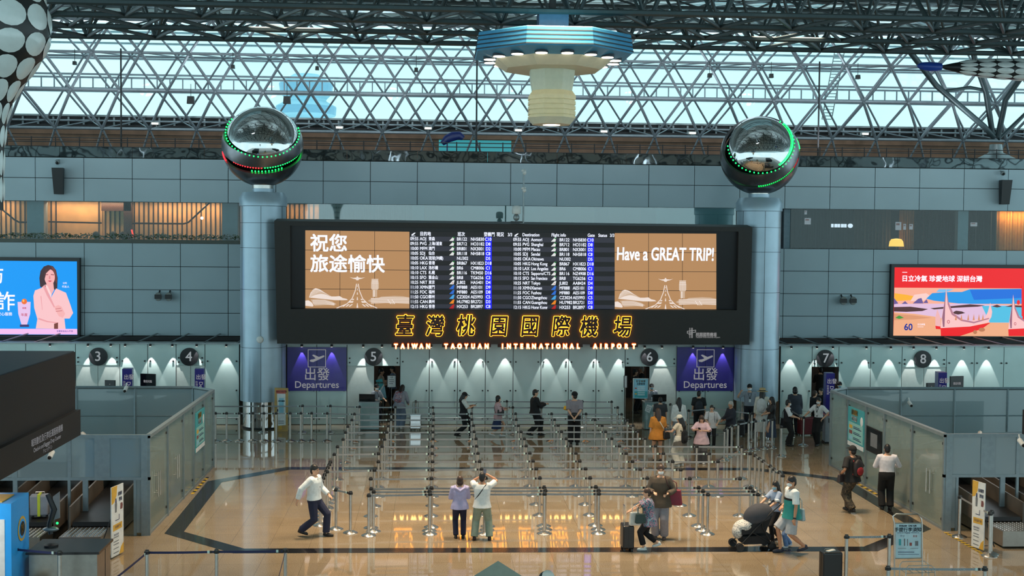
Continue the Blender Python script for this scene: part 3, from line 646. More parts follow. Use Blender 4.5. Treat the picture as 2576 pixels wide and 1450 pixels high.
curtain('curtain', 2150, 2240, 51.2, (54, 38, 26), 'brown sheer curtain left of the glowing table lamp', .14)
curtain('curtain', 2262, 2300, 51.2, (140, 92, 50), 'narrow amber curtain right of the glowing table lamp', .08)
curtain('curtain', 2320, 2410, 50.9, (28, 28, 30), 'dark grey curtain left of the pale pillar in the lounge window')
curtain('curtain', 2436, 2507, 50.9, (30, 31, 28), 'dark grey curtain right of the pale pillar in the lounge window')
curtain('curtain', 2508, 2640, 51.0, (206, 138, 62), 'orange lit pleated curtain at the right end of the lounge window', .12, .06)
tag(M(PIL).box((wx(2410, 50.5), 50.5, 6.6), (wx(2436, 50.5), 50.8, 8.3)).build('lounge_pillar'), 'pale grey pillar between two dark lounge curtains', 'pillar')
tag(M(PIL).box((wx(1972, 50.5), 50.5, 6.6), (wx(1988, 50.5), 50.8, 8.3)).build('lounge_pillar'), 'pale pillar beside the right column at the lounge window', 'pillar')
light('curtain_strip', 'AREA', (wx(2560, 50.7), 50.7, 8.25), 34, (1, .68, .35), 1.6, .1, aim=(wx(2560, 50.7), 51.05, 6.6)); light('lounge_lamp_light', 'POINT', (wx(2256, 50.8), 50.75, 7.1), 14, (1, .6, .25), .15)
light('lounge_glow', 'AREA', (wx(2130, 52), 52.5, 8.2), 8, (1, .7, .45), 1.0)
t = thing('table_lamp', 'glowing table lamp with amber shade behind the lounge window', 'lamp', (wx(2256, 50.6), 50.6, 6.6))
M(mat('amber_shade', (255, 190, 80), emit=1.6)).lathe([(.30, .18), (.27, .38), (.2, .48), (.05, .5)], 20).build('lamp_shade', t, smooth=True); M(DARK).lathe([(.12, 0), (.03, .03), (.03, .2)], 12).build('base', t, smooth=True)
for px, py, w, h, lb in ((2032, 557, .26, .26, 'white painted reflection of a sheet near the dark sheer curtain'), (2027, 535, .10, .16, 'small white painted reflection above the one near the sheer curtain'), (2260, 569, .24, .33, 'large white painted reflection of a printed sheet above the table lamp'), (2276, 571, .11, .24, 'narrow white painted reflection right of the large white one'), (2292, 571, .15, .22, 'narrow tilted white painted reflection beside the two others'), (2450, 565, .28, .16, 'blue-white painted reflection right of the pale lounge pillar')):
    c = at(px, py, 50.65); m = M(mat('paper_reflection', (214, 214, 226), .6, emit=.35), mat('print_red', (170, 90, 80), emit=.25)); m.box((-w/2, 0, -h/2), (w/2, .012, h/2)); m.box((-w*.4, -.004, h*.1), (w*.2, 0, h*.35), 1)
    o = m.build('reflection_card'); o.location = c; tag(o, lb, 'reflection card', 'reflection cards in the lounge')  # glowing cards imitate bright reflections of papers in the lounge glass
c = at(2108, 568, 50.7)
t = thing('lit_sign', 'small white lit word sign with round badge in the lounge window', 'sign', c); m = M(SCRW)
for k, w in enumerate((.1, .12, .1, .12, .1)): m.box((-.28+.135*k, 0, -.07), (-.28+.135*k+w, .02, .07))
m.ell((.52, .02, 0), (.11, .03, .09)); m.build('lit_letters', t)
# ------------------------------------------------------------------ advertising screens on the panel wall
def advert(name, label, outer, inner, shapes, texts, Y=WY-.22, bgc=(0, 150, 245)):
    O = at(outer[0][0], outer[0][1], Y); t = thing(name, label, 'screen', O)
    P = lambda x, y, off=0: at(x, y, Y-off)-O
    m = M(mat('screen_frame_black', (16, 16, 20), .35)); o4 = [P(*c) for c in outer]; i4 = [P(*c) for c in inner]
    for a in range(4): b = (a+1) % 4; m.prism([o4[a], o4[b], i4[b], i4[a]], (0, .2, 0))
    m.prism([p+V((0, .08, 0)) for p in o4], (0, .12, 0)); m.build('frame', t)
    sc = M(mat('ad_%d_%d_%d' % bgc, bgc, emit=1)).prism([P(x, y, -.03) for x, y in inner], (0, .03, 0)).build('screen', t)
    cols, m = [], M()
    for i, (rgb, pts) in enumerate(shapes):
        if rgb not in cols: cols.append(rgb); m.mats.append(mat('ad_%d_%d_%d' % rgb, rgb, emit=1))
        m.poly([P(x, y, -.026+i*.0006) for x, y in reversed(pts)], cols.index(rgb))
    m.build('picture', sc)
    m = M(mat('ad_text_white', (248, 240, 255), emit=1.1), mat('ad_text_blue', (30, 60, 170), emit=.8), mat('ad_text_red', (200, 40, 60), emit=.9))
    for s, px, py, hpx, k, al, sx in texts: m.text(s, hpx*Y/F, P(px, py, .004), k, align=al, sx=sx, off=.008 if hpx > 10 else .001)
    m.build('lettering', sc)
def arc(cx, cy, rx, ry, a0=0, a1=360, n=20): return [(cx+rx*math.cos(R(a0+(a1-a0)*i/n)), cy+ry*math.sin(R(a0+(a1-a0)*i/n))) for i in range(n+(a1-a0 < 360))]
skin, hair, pink, pink2 = (246, 178, 178), (74, 40, 44), (250, 196, 200), (236, 160, 166)
advert('advertising_screen', 'blue advertising screen showing a woman in a pink suit beside a trophy', [(-160, 646), (200, 649), (200, 848), (-160, 846)], [(-153, 655), (193.5, 658), (194.5, 843), (-153, 842)], [
    ((246, 190, 240), [(-153, 827), (194, 828), (194.5, 842), (-153, 841)]),
    ((60, 36, 44), [(101, 722), (99, 700), (102, 682), (110, 671), (121, 667), (133, 670), (141, 680), (145, 700), (144, 726), (139, 729), (110, 725)]),
    ((110, 56, 50), [(128, 669), (138, 676), (143, 692), (143, 715), (136, 700), (132, 680)]),
    (skin, [(117, 712), (134, 712), (136, 730), (128, 745), (114, 728)]), (skin, arc(125, 698, 13, 20)),
    (hair, [(111, 690), (114, 678), (124, 671), (131, 675), (124, 680), (116, 688), (112, 704)]),
    ((150, 70, 80), [(114, 691), (121, 690), (121, 692), (114, 693)]), ((150, 70, 80), [(128, 690), (136, 691), (136, 693), (128, 692)]), ((214, 60, 90), [(120, 707), (126, 706), (131, 707), (126, 710)]), ((226, 130, 136), [(124, 694), (126, 694), (127, 702), (123, 702)]),
    (pink, [(112, 717), (104, 725), (88, 731), (84, 745), (86, 775), (94, 803), (90, 827), (165, 828), (162, 802), (175, 802), (184, 788), (176, 764), (166, 737), (150, 730), (141, 726), (136, 735), (128, 750)]),
    (pink2, [(112, 717), (128, 750), (138, 772), (136, 775), (118, 744), (108, 722)]), (pink2, [(104, 745), (107, 780), (106, 781), (102, 746)]), ((255, 214, 214), [(113, 716), (120, 720), (130, 742), (128, 750)]),
    (skin, [(137, 772), (147, 768), (155, 772), (164, 790), (158, 800), (148, 796), (140, 782)]), ((214, 130, 134), [(139, 777), (153, 775), (154, 777), (140, 779)]), ((214, 130, 134), [(140, 783), (156, 781), (157, 783), (141, 785)]),
    (pink2, [(97, 800), (120, 808), (147, 812), (146, 814), (118, 811), (96, 804)]), ((120, 60, 50), [(136, 815), (146, 812), (146, 828), (136, 828)]),
    ((232, 196, 236), [(44, 760), (77, 760), (76, 790), (68, 817), (54, 817), (46, 790)]), ((60, 50, 110), [(50, 817), (73, 817), (73, 823), (50, 823)]), ((240, 110, 40), arc(61, 759, 7, 7)), ((255, 190, 90), arc(59, 757, 2.5, 3)),
], [('詐', 14, 762, 50, 0, 'CENTER', .95), ('防', -12, 695, 46, 0, 'CENTER', .9), ('得獎', 61, 776, 5, 2, 'CENTER', 1), ('年度', 61, 793, 8, 2, 'CENTER', 1), ('公司', 163, 713, 5, 0, 'CENTER', 1), ('代言人', 165, 722, 6, 0, 'CENTER', 1), ('安心服務', 12, 791, 9, 0, 'CENTER', 1), ('注意安全出入平安', 163, 834, 5, 1, 'CENTER', 1)], bgc=(0, 152, 246))
sand, red, boat, mount, rock = (240, 172, 130), (236, 8, 20), (250, 196, 196), (104, 84, 150), (78, 40, 44)
def boatp(dx, sc_):
    X = lambda pts: [(dx+(x-2370)*sc_, 846+(y-846)*sc_) for x, y in pts]
    return [(red, X([(2366, 826), (2367, 846), (2415, 846), (2470, 828), (2492, 812), (2440, 822)])), (boat, X([(2380, 724), (2376, 760), (2369, 800), (2366, 826), (2440, 822), (2485, 812), (2494, 798), (2496, 785), (2491, 762), (2485, 785), (2478, 800), (2440, 808), (2410, 800), (2392, 780), (2383, 750)])),
            ((150, 96, 120), X([(2380, 724), (2378, 760), (2376, 823), (2372, 823), (2370, 800), (2376, 760)])), ((180, 120, 140), X([(2381, 730), (2386, 760), (2398, 788), (2420, 804), (2450, 810), (2488, 800), (2488, 803), (2450, 814), (2418, 808), (2394, 792), (2384, 766)])), ((190, 70, 90), X(arc(2386, 810, 3.4, 4.5))), (boat, X(arc(2386, 810, 2, 3)))]
advert('advertising_screen', 'red topped advertising screen showing carved boats on a beach', [(2243, 665), (2720, 668), (2720, 856), (2238, 852)], [(2250.5, 673), (2712, 677), (2712, 848), (2247, 845)], [
    (red, [(2250.5, 673), (2712, 677), (2712, 728), (2250, 724)]), ((250, 176, 150), [(2250, 724), (2712, 727), (2712, 770), (2249, 768)]), ((252, 178, 40), [(2250, 738), (2280, 742), (2310, 748), (2300, 755), (2250, 758)]), ((250, 206, 200), [(2300, 742), (2330, 738), (2345, 748), (2320, 758), (2290, 758)]),
    ((30, 150, 230), [(2330, 752), (2345, 738), (2390, 735), (2420, 735), (2440, 728), (2572, 727), (2572, 765), (2420, 765), (2350, 757)]), ((20, 110, 220), [(2440, 730), (2572, 728), (2572, 750), (2450, 755)]), ((120, 190, 240), [(2362, 728), (2400, 728), (2380, 736), (2355, 735)]),
    ((226, 190, 220), [(2249, 765), (2420, 764), (2572, 770), (2572, 813), (2249, 812)]), ((80, 190, 226), [(2470, 770), (2572, 770), (2572, 812), (2490, 812)]),
    (mount, [(2249, 750), (2260, 764), (2249, 766)]), (mount, [(2268, 765), (2277, 758), (2284, 765)]), (mount, [(2296, 764), (2310, 752), (2318, 750), (2323, 764)]), (mount, [(2322, 763), (2331, 753), (2335, 763)]),
    (rock, [(2249, 773), (2290, 772), (2335, 778), (2320, 783), (2280, 785), (2249, 784)]), (rock, [(2340, 776), (2400, 770), (2440, 766), (2478, 769), (2460, 772), (2400, 775), (2350, 779)]), (rock, [(2394, 788), (2405, 782), (2420, 784), (2428, 788), (2410, 792)]), (rock, [(2495, 771), (2508, 767), (2520, 772), (2508, 774)]), (rock, [(2528, 772), (2545, 768), (2576, 770), (2576, 774)]),
    (sand, [(2249, 786), (2300, 790), (2350, 797), (2400, 808), (2490, 812), (2712, 815), (2712, 848), (2247, 845)]), ((220, 150, 110), [(2249, 790), (2300, 794), (2345, 800), (2300, 804), (2249, 806)]), ((60, 150, 50), [(2252, 800), (2262, 794), (2274, 800), (2262, 803)]),
    ((240, 180, 180), [(2353, 828), (2353, 800), (2358, 778), (2366, 800), (2366, 828)]), (red, [(2353, 820), (2366, 822), (2366, 829), (2354, 828)])]+boatp(2370, 1)+[((216, 140, 100), [(x, 806), (x+3, 790), (x+5, 806)]) for x in (2402, 2416, 2433, 2447, 2460, 2470)]+boatp(2540, .86)+[(red, arc(2562, 761, 4, 6)), (red, [(2570, 720), (2712, 724), (2712, 800), (2570, 796)]), ((190, 120, 80), arc(2453, 836, 5, 5)), ((190, 120, 80), arc(2470, 830, 8, 5))],
    [('日立冷氣 珍愛地球 深耕台灣', 2268, 702, 17, 0, 'LEFT', 1.0), ('—', 2276, 685, 12, 0, 'CENTER', 1), ('60', 2285, 824, 24, 1, 'CENTER', .95), ('日立家電', 2308, 817, 5, 0, 'LEFT', 1), ('•••••••••', 2308, 823, 5, 0, 'LEFT', 1)], bgc=red)
# ------------------------------------------------------------------ sphere sculptures on the columns
def led_mat(rgb): return mat('led_%d' % rgb[0], rgb, emit=5)
GRN, RED = (20, 255, 90), (255, 30, 40)
SHELL = mat('satin_steel_shell', (128, 128, 132), .28, .85, var=.08, scale=5); DIM = mat('inner_dark_shell', (38, 40, 42), .3, .8)
def sphere_sculpture(c, label, n1, c1, n2, c2, c3, n3, leds):
    t = thing('sphere_sculpture', label, 'sculpture', c, group='sphere sculptures on the columns'); Ro = 1.46
    n1, n2, n3 = V(n1).normalized(), V(n2).normalized(), V(n3).normalized()
    def frame(n): a = n.orthogonal().normalized(); return a, n.cross(a)
    def cap(n, lo, hi, r0, r1, mt, name, nu=56, nv=18):     # shell of a sphere between two parallel planes
        a, b = frame(n); rings = []
        t0, t1 = math.acos(max(-1, min(1, hi))), math.acos(max(-1, min(1, lo)))
        def ring(th, r): return [n*(math.cos(th)*r)+(a*math.cos(2*math.pi*j/nu)+b*math.sin(2*math.pi*j/nu))*(math.sin(th)*r+1e-4) for j in range(nu)]
        rings = [ring(t0+(t1-t0)*i/nv, r1) for i in range(nv+1)]+[ring(t1-(t1-t0)*i/nv, r0) for i in range(nv+1)]
        m = M(mt); m.loft(rings+[rings[0]], caps=False); return m.build(name, t, smooth=True)
    M(DIM).ell((0, 0, 0), (Ro*.88,)*3, nu=40, nv=24).build('inner_core', t, smooth=True)
    cap(n1, c1, 1, Ro*.93, Ro*.975, CHROME, 'polished_cap'); cap(n2, c2, c2+.33, Ro*.94, Ro*1.0, SHELL, 'middle_shell'); cap(n3, -1, c3, Ro*.94, Ro*1.0, SHELL, 'lower_bowl')
    for nn, cc, rr, a0, a1, rgb, k in leds:
        nn = V(nn).normalized(); a = (V((0, -1, 0))-nn*nn.dot(V((0, -1, 0)))).normalized(); b = nn.cross(a)   # angle 0 faces the hall
        m = M(led_mat(rgb)); r = math.sqrt(max(0, 1-cc*cc))*rr
        for i in range(k):
            th = R(a0+(a1-a0)*i/max(1, k-1)); m.ell(nn*(cc*rr)+(a*math.cos(th)+b*math.sin(th))*r, (.028,)*3, nu=6, nv=4)
        o = m.build('led_strip', t); 
    bz = 8.70-V(c).z; M(STEEL).lathe([(.38, bz), (.38, -1.40), (.5, -1.36)], 28).build('base', t, smooth=True)
cL, cR = at(661, 368, 46.4), at(1911, 391, 46.4)
def n3d(u, v, w): return (u, -w, v)
nA, nB, nC = n3d(.083, .693, .715), n3d(.02, .80, .60), n3d(.011, .803, .596)
sphere_sculpture(cL, 'polished steel sphere sculpture with green and red lights on the column by gate 4', nA, .50, nB, .03, -.16, nC,
    [(nA, .455, 1.455, -112, 112, GRN, 34), (nB, -.01, 1.40, -150, -95, GRN, 14), (nB, -.02, 1.38, 10, 100, GRN, 24), (nB, -.02, 1.38, -40, 5, RED, 12), (nC, -.12, 1.44, -110, -60, RED, 14), (nC, -.13, 1.38, -10, 35, GRN, 10)])
nD, nE, nF = n3d(-.183, .431, .883), n3d(-.32, .50, .80), n3d(-.36, .56, .75)
sphere_sculpture(cR, 'polished steel sphere sculpture with green and red lights on the column by gate 7', nD, .60, nE, .12, -.02, nF,
    [(nD, .565, 1.45, -112, 118, GRN, 32), (nE, .50, 1.46, 5, 95, GRN, 34), (nE, .08, 1.42, 62, 90, RED, 12), (nE, .08, 1.40, -35, 25, GRN, 20), (nE, .08, 1.40, 28, 45, RED, 7), (nF, .02, 1.46, 60, 78, GRN, 8)])
# ------------------------------------------------------------------ the big hanging lamp
def hanging_lamp():
    c = at(1389, 140, 32.0); k = 32.0/F
    t = thing('hanging_lamp', 'large octagonal blue hanging lamp with ring of lights and cream stem', 'lamp', (c.x, 32.0, c.z)); z = lambda y: (140-y)*k
    BL = mat('lamp_blue_enamel', (66, 146, 190), .4, .1, var=.05); BD = mat('lamp_groove', (30, 44, 54), .6); CREAM = mat('lamp_cream', (206, 206, 184), .5, var=.03); CR2 = mat('lamp_yellow_cream', (238, 220, 176), .5, var=.03); GLW = mat('lamp_lens', (255, 238, 210), emit=5)
    oc = R(22.5); q = 1/math.cos(oc)
    m = M(BL, BD); H = .50; r = 1.93*q
    prof = [(r*.60, .50), (r*.965, .44)]
    for i in range(4): z0 = .42-.105*i; prof += [(r*(.975+.008*i), z0), (r*(.98+.008*i), z0-.085)]
    prof += [(r, .0), (r*.99, -.03), (1.45*q, -.16), (1.3*q, -.17)]
    m.lathe(prof, 8, a0=oc)
    for i in range(4): z0 = .335-.105*i; m.lathe([(r*(.984+.008*i), z0+.014), (r*(.986+.008*i), z0-.014)], 8, a0=oc, k=1)
    m.build('octagonal_shade', t)
    M(CREAM).lathe([(1.44*q, -.15), (1.40*q, -.19), (1.17*q, -.36), (1.14*q, -.38), (.5, -.39)], 8, a0=oc).build('cream_cone', t)
    M(mat('lamp_stem_grey', (206, 208, 186), .5, var=.03)).lathe([(.56*q, -.36), (.54*q, -.62), (.49*q, -.92)], 8, a0=oc).build('stem', t)
    m = M(CR2); 
    pr = [(.50*q, -.90), (.58*q, -1.02)]
    for i in range(4): z0 = -1.04-.125*i; pr += [(.585*q, z0), (.585*q, z0-.085), (.56*q, z0-.09), (.56*q, z0-.12)]
    pr += [(.585*q, -1.54), (.585*q, -1.58)]; m.lathe(pr, 8, a0=oc); m.build('ribbed_collar', t)
    M(CREAM).lathe([(.585*q, -1.58), (.46*q, -1.74), (.2, -1.745)], 8, a0=oc).build('bottom_cap', t)
    M(GLW).lathe([(.22, -1.752), (.22, -1.745)], 24).build('bottom_lens', t)
    for i in range(16):
        a = 2*math.pi*(i+.35)/16; M(GLW, BD).lathe([(.145, -.17), (.145, -.15)], 18, (1.60*math.cos(a), 1.60*math.sin(a), 0)).lathe([(.165, -.155), (.165, -.08)], 18, (1.60*math.cos(a), 1.60*math.sin(a), 0), k=1).build('ring_light', t)
    m = M(mat('lamp_mount_blue', (70, 90, 116), .5)); m.box((-.37, -.37, .46), (.37, .37, 1.05)); m.build('mount_box', t)
    M(DARK).tube((0, 0, .8), (0, 0, 15.7-c.z), .09, n=10).build('hanging_rod', t)
    light('lamp_downlight', 'SPOT', (c.x, 32.0, c.z-1.80), 900, (1, .85, .65), .22, spot=100, blend=.6)
hanging_lamp()
# ------------------------------------------------------------------ white dotted sculptures
DISC = mat('pearl_disc', (216, 222, 222), .28, var=.04, coat=.4); SKB = mat('sculpture_black', (24, 24, 26), .4); TIPB = mat('tip_blue', (22, 66, 160), .35)
def dotted(prof, N, rows, T, body, discs, fill=.97):
    body.lathe(prof, 36, T=T)
    zs = [p[1] for p in prof]; rs = [p[0] for p in prof]
    def rad(z): return float(np.interp(z, zs, rs)) if zs[0] < zs[-1] else float(np.interp(-z, [-q for q in zs], rs))
    for j, (zc, hz) in enumerate(rows):
        for i in range(N):
            a = 2*math.pi*(i+(.5 if j % 2 and False else 0))/N; vs = []
            for ring, f in ((0, 0), (1, .5), (2, 1)):
                for k in range(1 if ring == 0 else 16):
                    th = 2*math.pi*k/16; aa = a+math.pi/N*fill*f*math.cos(th); z = zc+hz*fill*f*math.sin(th); r = rad(z)+.006+.02*(1-f*f)
                    vs.append(T@V((r*math.cos(aa), r*math.sin(aa), z)))
            fs = [(0, 1+k, 1+(k+1) % 16) for k in range(16)]+[(1+k, 17+k, 17+(k+1) % 16, 1+(k+1) % 16) for k in range(16)]
            discs.add(vs, fs)
ax = at(-22, 240, 18.0); kk = 18.0/F
t = thing('hanging_sculpture', 'large hanging sculpture of white discs on black at the upper left corner', 'sculpture', ax)
pf = [(26, 520), (26, 420), (29, 360), (35, 300), (50, 255), (68, 222), (94, 185), (120, 145), (134, 110), (138, 75), (135, 40), (124, 0), (100, -50), (60, -95), (10, -120)]
pf = [(r*kk*1.0, (240-y)*kk) for r, y in pf]; b, d = M(SKB), M(DISC)
ys = [470, 405, 340, 285, 232, 178, 120, 55, -10, -70]; rows_ = []
for i, y in enumerate(ys): lo = (ys[i-1] if i else 535); hi = (ys[i+1] if i+1 < len(ys) else -115); rows_.append(((240-y)*kk, min(lo-y, y-hi)/2*kk))
dotted(pf, 11, rows_, Matrix.Rotation(R(-90+5), 3, 'Z'), b, d); b.build('body', t, smooth=True); d.build('white_discs', t, smooth=True)
M(DARK).tube((0, 0, (240+115)*kk), (0, 0, 15.7-ax.z), .02).build('hanging_cable', t)
ax = at(2365, 168, 40.0); kk = 40.0/F
t = thing('hanging_sculpture', 'long hanging sculpture of white discs with blue tip at the right edge', 'sculpture', ax)
pf = [(3, 0), (11, 35), (18, 70), (24, 130), (27, 200), (28, 300), (27, 380), (20, 470), (4, 520)]; pf = [(r*kk, z*kk) for r, z in pf]
T = Matrix.Rotation(R(91), 3, 'Y'); b, d = M(SKB), M(DISC); dotted(pf, 10, [((8+16+46*i)*kk, 23*kk) for i in range(1, 10)], T, b, d); b.build('body', t, smooth=True); d.build('white_discs', t, smooth=True)
M(TIPB).path([(.04, 0, 0), (-8*kk, 0, 0), (-30*kk, 0, .0), (-52*kk, 0, .02), (-60*kk, 0, .02)], [.11, .14, .15, .11, .03], 16).build('blue_tip', t, smooth=True)
m = M(DARK)
for q in (150, 380): m.tube((q*kk, 0, .3), (q*kk, 0, 15.7-ax.z), .012, n=5)
m.build('hanging_cable', t)
# ------------------------------------------------------------------ tree column, masts, ladder, small fittings
def pts3(l): return [at(x, y, Y) for x, y, Y in l]
O = at(2505, 372, 52.0); O.z = 10.0; t = thing('tree_column', 'dark steel column whose thick branches spread up to the roof truss', 'column', O)
for br in ([(2500, 345, 52), (2475, 318, 51.6), (2355, 215, 51), (2262, 95, 49)], [(2498, 345, 52), (2480, 230, 51.5), (2452, 150, 50), (2428, 15, 48)], [(2510, 345, 52), (2530, 250, 51.5), (2600, 150, 50), (2650, 40, 48)], [(2512, 350, 52), (2580, 285, 52.5), (2660, 200, 53)], [(2372, 230, 51.1), (2440, 220, 51.2), (2480, 228, 51.5)]):
    M(TRUSSD).path([p-O for p in pts3(br)], .12 if len(br) > 3 else .07, 10).build('branch', t, smooth=True)
M(ALU).lathe([(.95, 0), (.95, .42), (.8, .5), (.3, .75), (.25, 1.1)], 24).build('drum_base', t, smooth=True)
for px, yt, lb in ((304, 122, 'thin dark mast on the terrace above gate 3'), (1200, 150, 'thin dark mast on the terrace beside the big hanging lamp'), (2062, 155, 'thin dark mast on the terrace right of the right sphere')):
    a = at(px, yt, 51.2); b = V((a.x, 51.2, 10.0)); m = M(DARK); m.tube(b, a, .035); m.box((b.x-.15, 51.05, 10), (b.x+.15, 51.35, 10.03)); tag(m.build('mast', smooth=True), lb, 'mast')
m = M(ALU)
for sx in (-.22, .22): m.path([at(2080, 300, 55.8)+V((sx, 0, 0)), at(2112, 130, 55.2)+V((sx, 0, 0))], .025, 6)
for i in range(22): f = i/21; a = at(2080, 300, 55.8).lerp(at(2112, 130, 55.2), f); m.box((a.x-.22, a.y-.08, a.z-.012), (a.x+.22, a.y+.08, a.z+.012))
tag(m.build('maintenance_ladder'), 'slim steel maintenance ladder climbing the roof lattice right of the right sphere', 'ladder')
for i, (px, py, w) in enumerate(((480, 250, .30), (722, 250, .30), (1047, 175, .17), (586, 167, .15), (798, 171, .15), (1785, 189, .17), (1940, 190, .17), (2158, 193, .17), (188, 158, .14))):
    c = at(px, py, 52.2); m = M(BLACK); m.hexa([(-w/2, -.1, -w*.6), (w/2, -.1, -w*.6), (w/2, .1, -w*.6), (-w/2, .1, -w*.6), (-w*.42, -.1, w*.4), (w*.42, -.1, w*.4), (w*.42, .1, w*.4), (-w*.42, .1, w*.4)]); m.tube((0, 0, w*.4), (0, 0, w*.4+.5), .012, n=5)
    o = m.build('hanging_loudspeaker'); o.location = c
    xs9 = sorted((188, 480, 586, 722, 798, 1047, 1785, 1940, 2158)); tag(o, f'small dark loudspeaker hanging in the roof lattice, {ORD[xs9.index(px)]} from the left', 'loudspeaker', 'hanging loudspeakers')
for i, (px, py) in enumerate(((391, 311), (854, 321), (1077, 323), (1304, 328), (1519, 331), (1741, 335), (2175, 337))):
    c = at(px, py, 53.7); m = M(WHITE, mat('lamp_face', (255, 246, 230), emit=6)); m.box((-.16, -.1, -.05), (.16, .14, .06)); m.box((-.13, -.105, -.04), (.13, -.1, .02), 1); m.tube((0, .1, 0), (0, .2, -.1), .02)
    o = m.build('floodlight'); o.location = c; tag(o, f'small white floodlight at the lattice foot, {ORD[i]} from the left', 'floodlight', 'white floodlights on the lattice')
for px, py, h, lb in ((148.5, 456, 64, 'left'), (2527, 484, 62, 'right')):
    c = at(px, py, WY-.28); k = WY/F; t = thing('wall_speaker', f'tall black loudspeaker on the upper panel wall at the {"left above the cafe" if lb == "left" else "right above the lounge"} window', 'loudspeaker', c, group='tall black wall speakers'); w, hh = 13.5*k, h/2*k
    m = M(BLACK); m.hexa([(-w*.8, -.1, -hh), (w*.8, -.1, -hh), (w*.6, .2, -hh), (-w*.6, .2, -hh), (-w, -.24, hh), (w, -.24, hh), (w*.7, .2, hh), (-w*.7, .2, hh)]); m.build('cabinet', t)
    M(DARK).box((-.04, .18, -.1), (.04, .29, .1)).build('bracket', t)
    c2 = at(px-4, py-48, WY-.22); t = thing('dome_camera', f'small grey dome camera over the {lb} black wall speaker', 'camera', c2); M(ALU).ell((0, 0, 0), (.10, .10, .10)).build('dome', t, smooth=True); M(BLACK).ell((0, -.07, -.03), (.06, .06, .06)).build('lens', t, smooth=True); M(ALU).tube((0, 0, .06), (0, .22, .1), .025).build('arm', t)
for px, py, lb in ((415, 746, 'left of the left column'), (2128, 756, 'right of the right column')):
    t = thing('twin_wall_lamp', f'pair of small grey floodlights on the panel wall {lb}', 'lamp', at(px, py, WY), group='twin wall lamps')
    for s in (-1, 1):
        h = M(mat('lamp_grey', (120, 124, 120), .5), BLACK); h.path([(s*.2, -.34, 0), (s*.2, -.2, 0), (s*.2, -.12, .02)], [.17, .17, .1], 12, flat=.75); h.build('lamp_head', t, smooth=True)
        M(BLACK).box((s*.2-.13, -.352, -.085), (s*.2+.13, -.34, .085)).build('lens', t); M(DARK).tube((s*.2, -.15, .1), (s*.2, 0, .22), .03).build('arm', t)
c = at(1317, 562, 44.75); t = thing('camera_mast', 'slim grey mast with white cameras standing on the flight board', 'mast', c); k = 44.75/F
M(ALU).tube((0, .1, 0), (0, .1, 132*k), .03).build('pole', t, smooth=True); m = M(WHITE)
m.path([(0, .1, 0), (-.16, .1, 0), (0, .1, .35), (.16, .1, 0)], .01, 5); m.build('brace', t)
for zz, nm in ((132, 'a'), (88, 'b')): q = M(WHITE); q.ell((0, .06, zz*k), (.09, .09, .06)); q.ell((.02, 0, zz*k-.07), (.07, .08, .08)); q.build('mast_camera', t, smooth=True)
c = at(1299, 560, 44.7); t = thing('white_camera', 'white pan camera standing on the flight board next to the mast', 'camera', c); M(BLACK).box((-.2, -.1, 0), (.2, .2, .04)).build('base', t); M(WHITE).lathe([(.14, .30), (.16, .36), (.16, .52), (.12, .58), (.03, .6)], 18, (0, .05, 0)).build('housing', t, smooth=True); M(ALU).ell((0, .03, .18), (.11, .12, .13)).build('lens_ball', t, smooth=True)
c = at(654, 855, 45.66); o = M(WHITE).ell((0, 0, 0), (.13, .05, .13), nu=18, nv=10).build('wireless_box', smooth=True); o.location = c; tag(o, 'small rounded white wireless box on the left column', 'box')
# control tower far outside, blue arch and teal pane on the terrace
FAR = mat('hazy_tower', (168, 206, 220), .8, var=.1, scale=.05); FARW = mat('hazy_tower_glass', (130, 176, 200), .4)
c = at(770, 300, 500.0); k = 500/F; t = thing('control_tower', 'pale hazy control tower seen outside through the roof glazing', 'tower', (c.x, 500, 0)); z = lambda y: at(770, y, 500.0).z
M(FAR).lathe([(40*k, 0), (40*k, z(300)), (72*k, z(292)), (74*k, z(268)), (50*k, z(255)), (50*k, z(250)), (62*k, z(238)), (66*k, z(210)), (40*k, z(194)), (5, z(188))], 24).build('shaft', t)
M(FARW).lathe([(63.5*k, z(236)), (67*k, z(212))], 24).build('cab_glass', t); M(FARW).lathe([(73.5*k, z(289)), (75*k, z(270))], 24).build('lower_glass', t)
m = M(mat('arch_blue', (28, 44, 110), .4)); m.path(pts3([(1112, 362, 53.2), (1124, 350, 53.2), (1140, 343, 53.2), (1156, 341, 53.2), (1166, 348, 53.2)]), [.1, .17, .2, .17, .1], 10, flat=.5); m.box((at(1125, 360, 53.2).x-.03, 53.2, 10), (at(1125, 360, 53.2).x+.03, 53.26, at(1125, 350, 53.2).z)); tag(m.build('blue_arch', smooth=True), 'dark blue curved arch on the terrace below the lattice', 'arch')
m = M(mat('teal_lit_pane', (60, 170, 180), emit=.7)); a, b = at(1104, 352, 55.3), at(1286, 385, 55.3); m.box((a.x, 55.3, 10.0), (b.x, 55.36, a.z)); tag(m.build('lit_window'), 'glowing teal pane set into the peach eaves wall', 'pane')
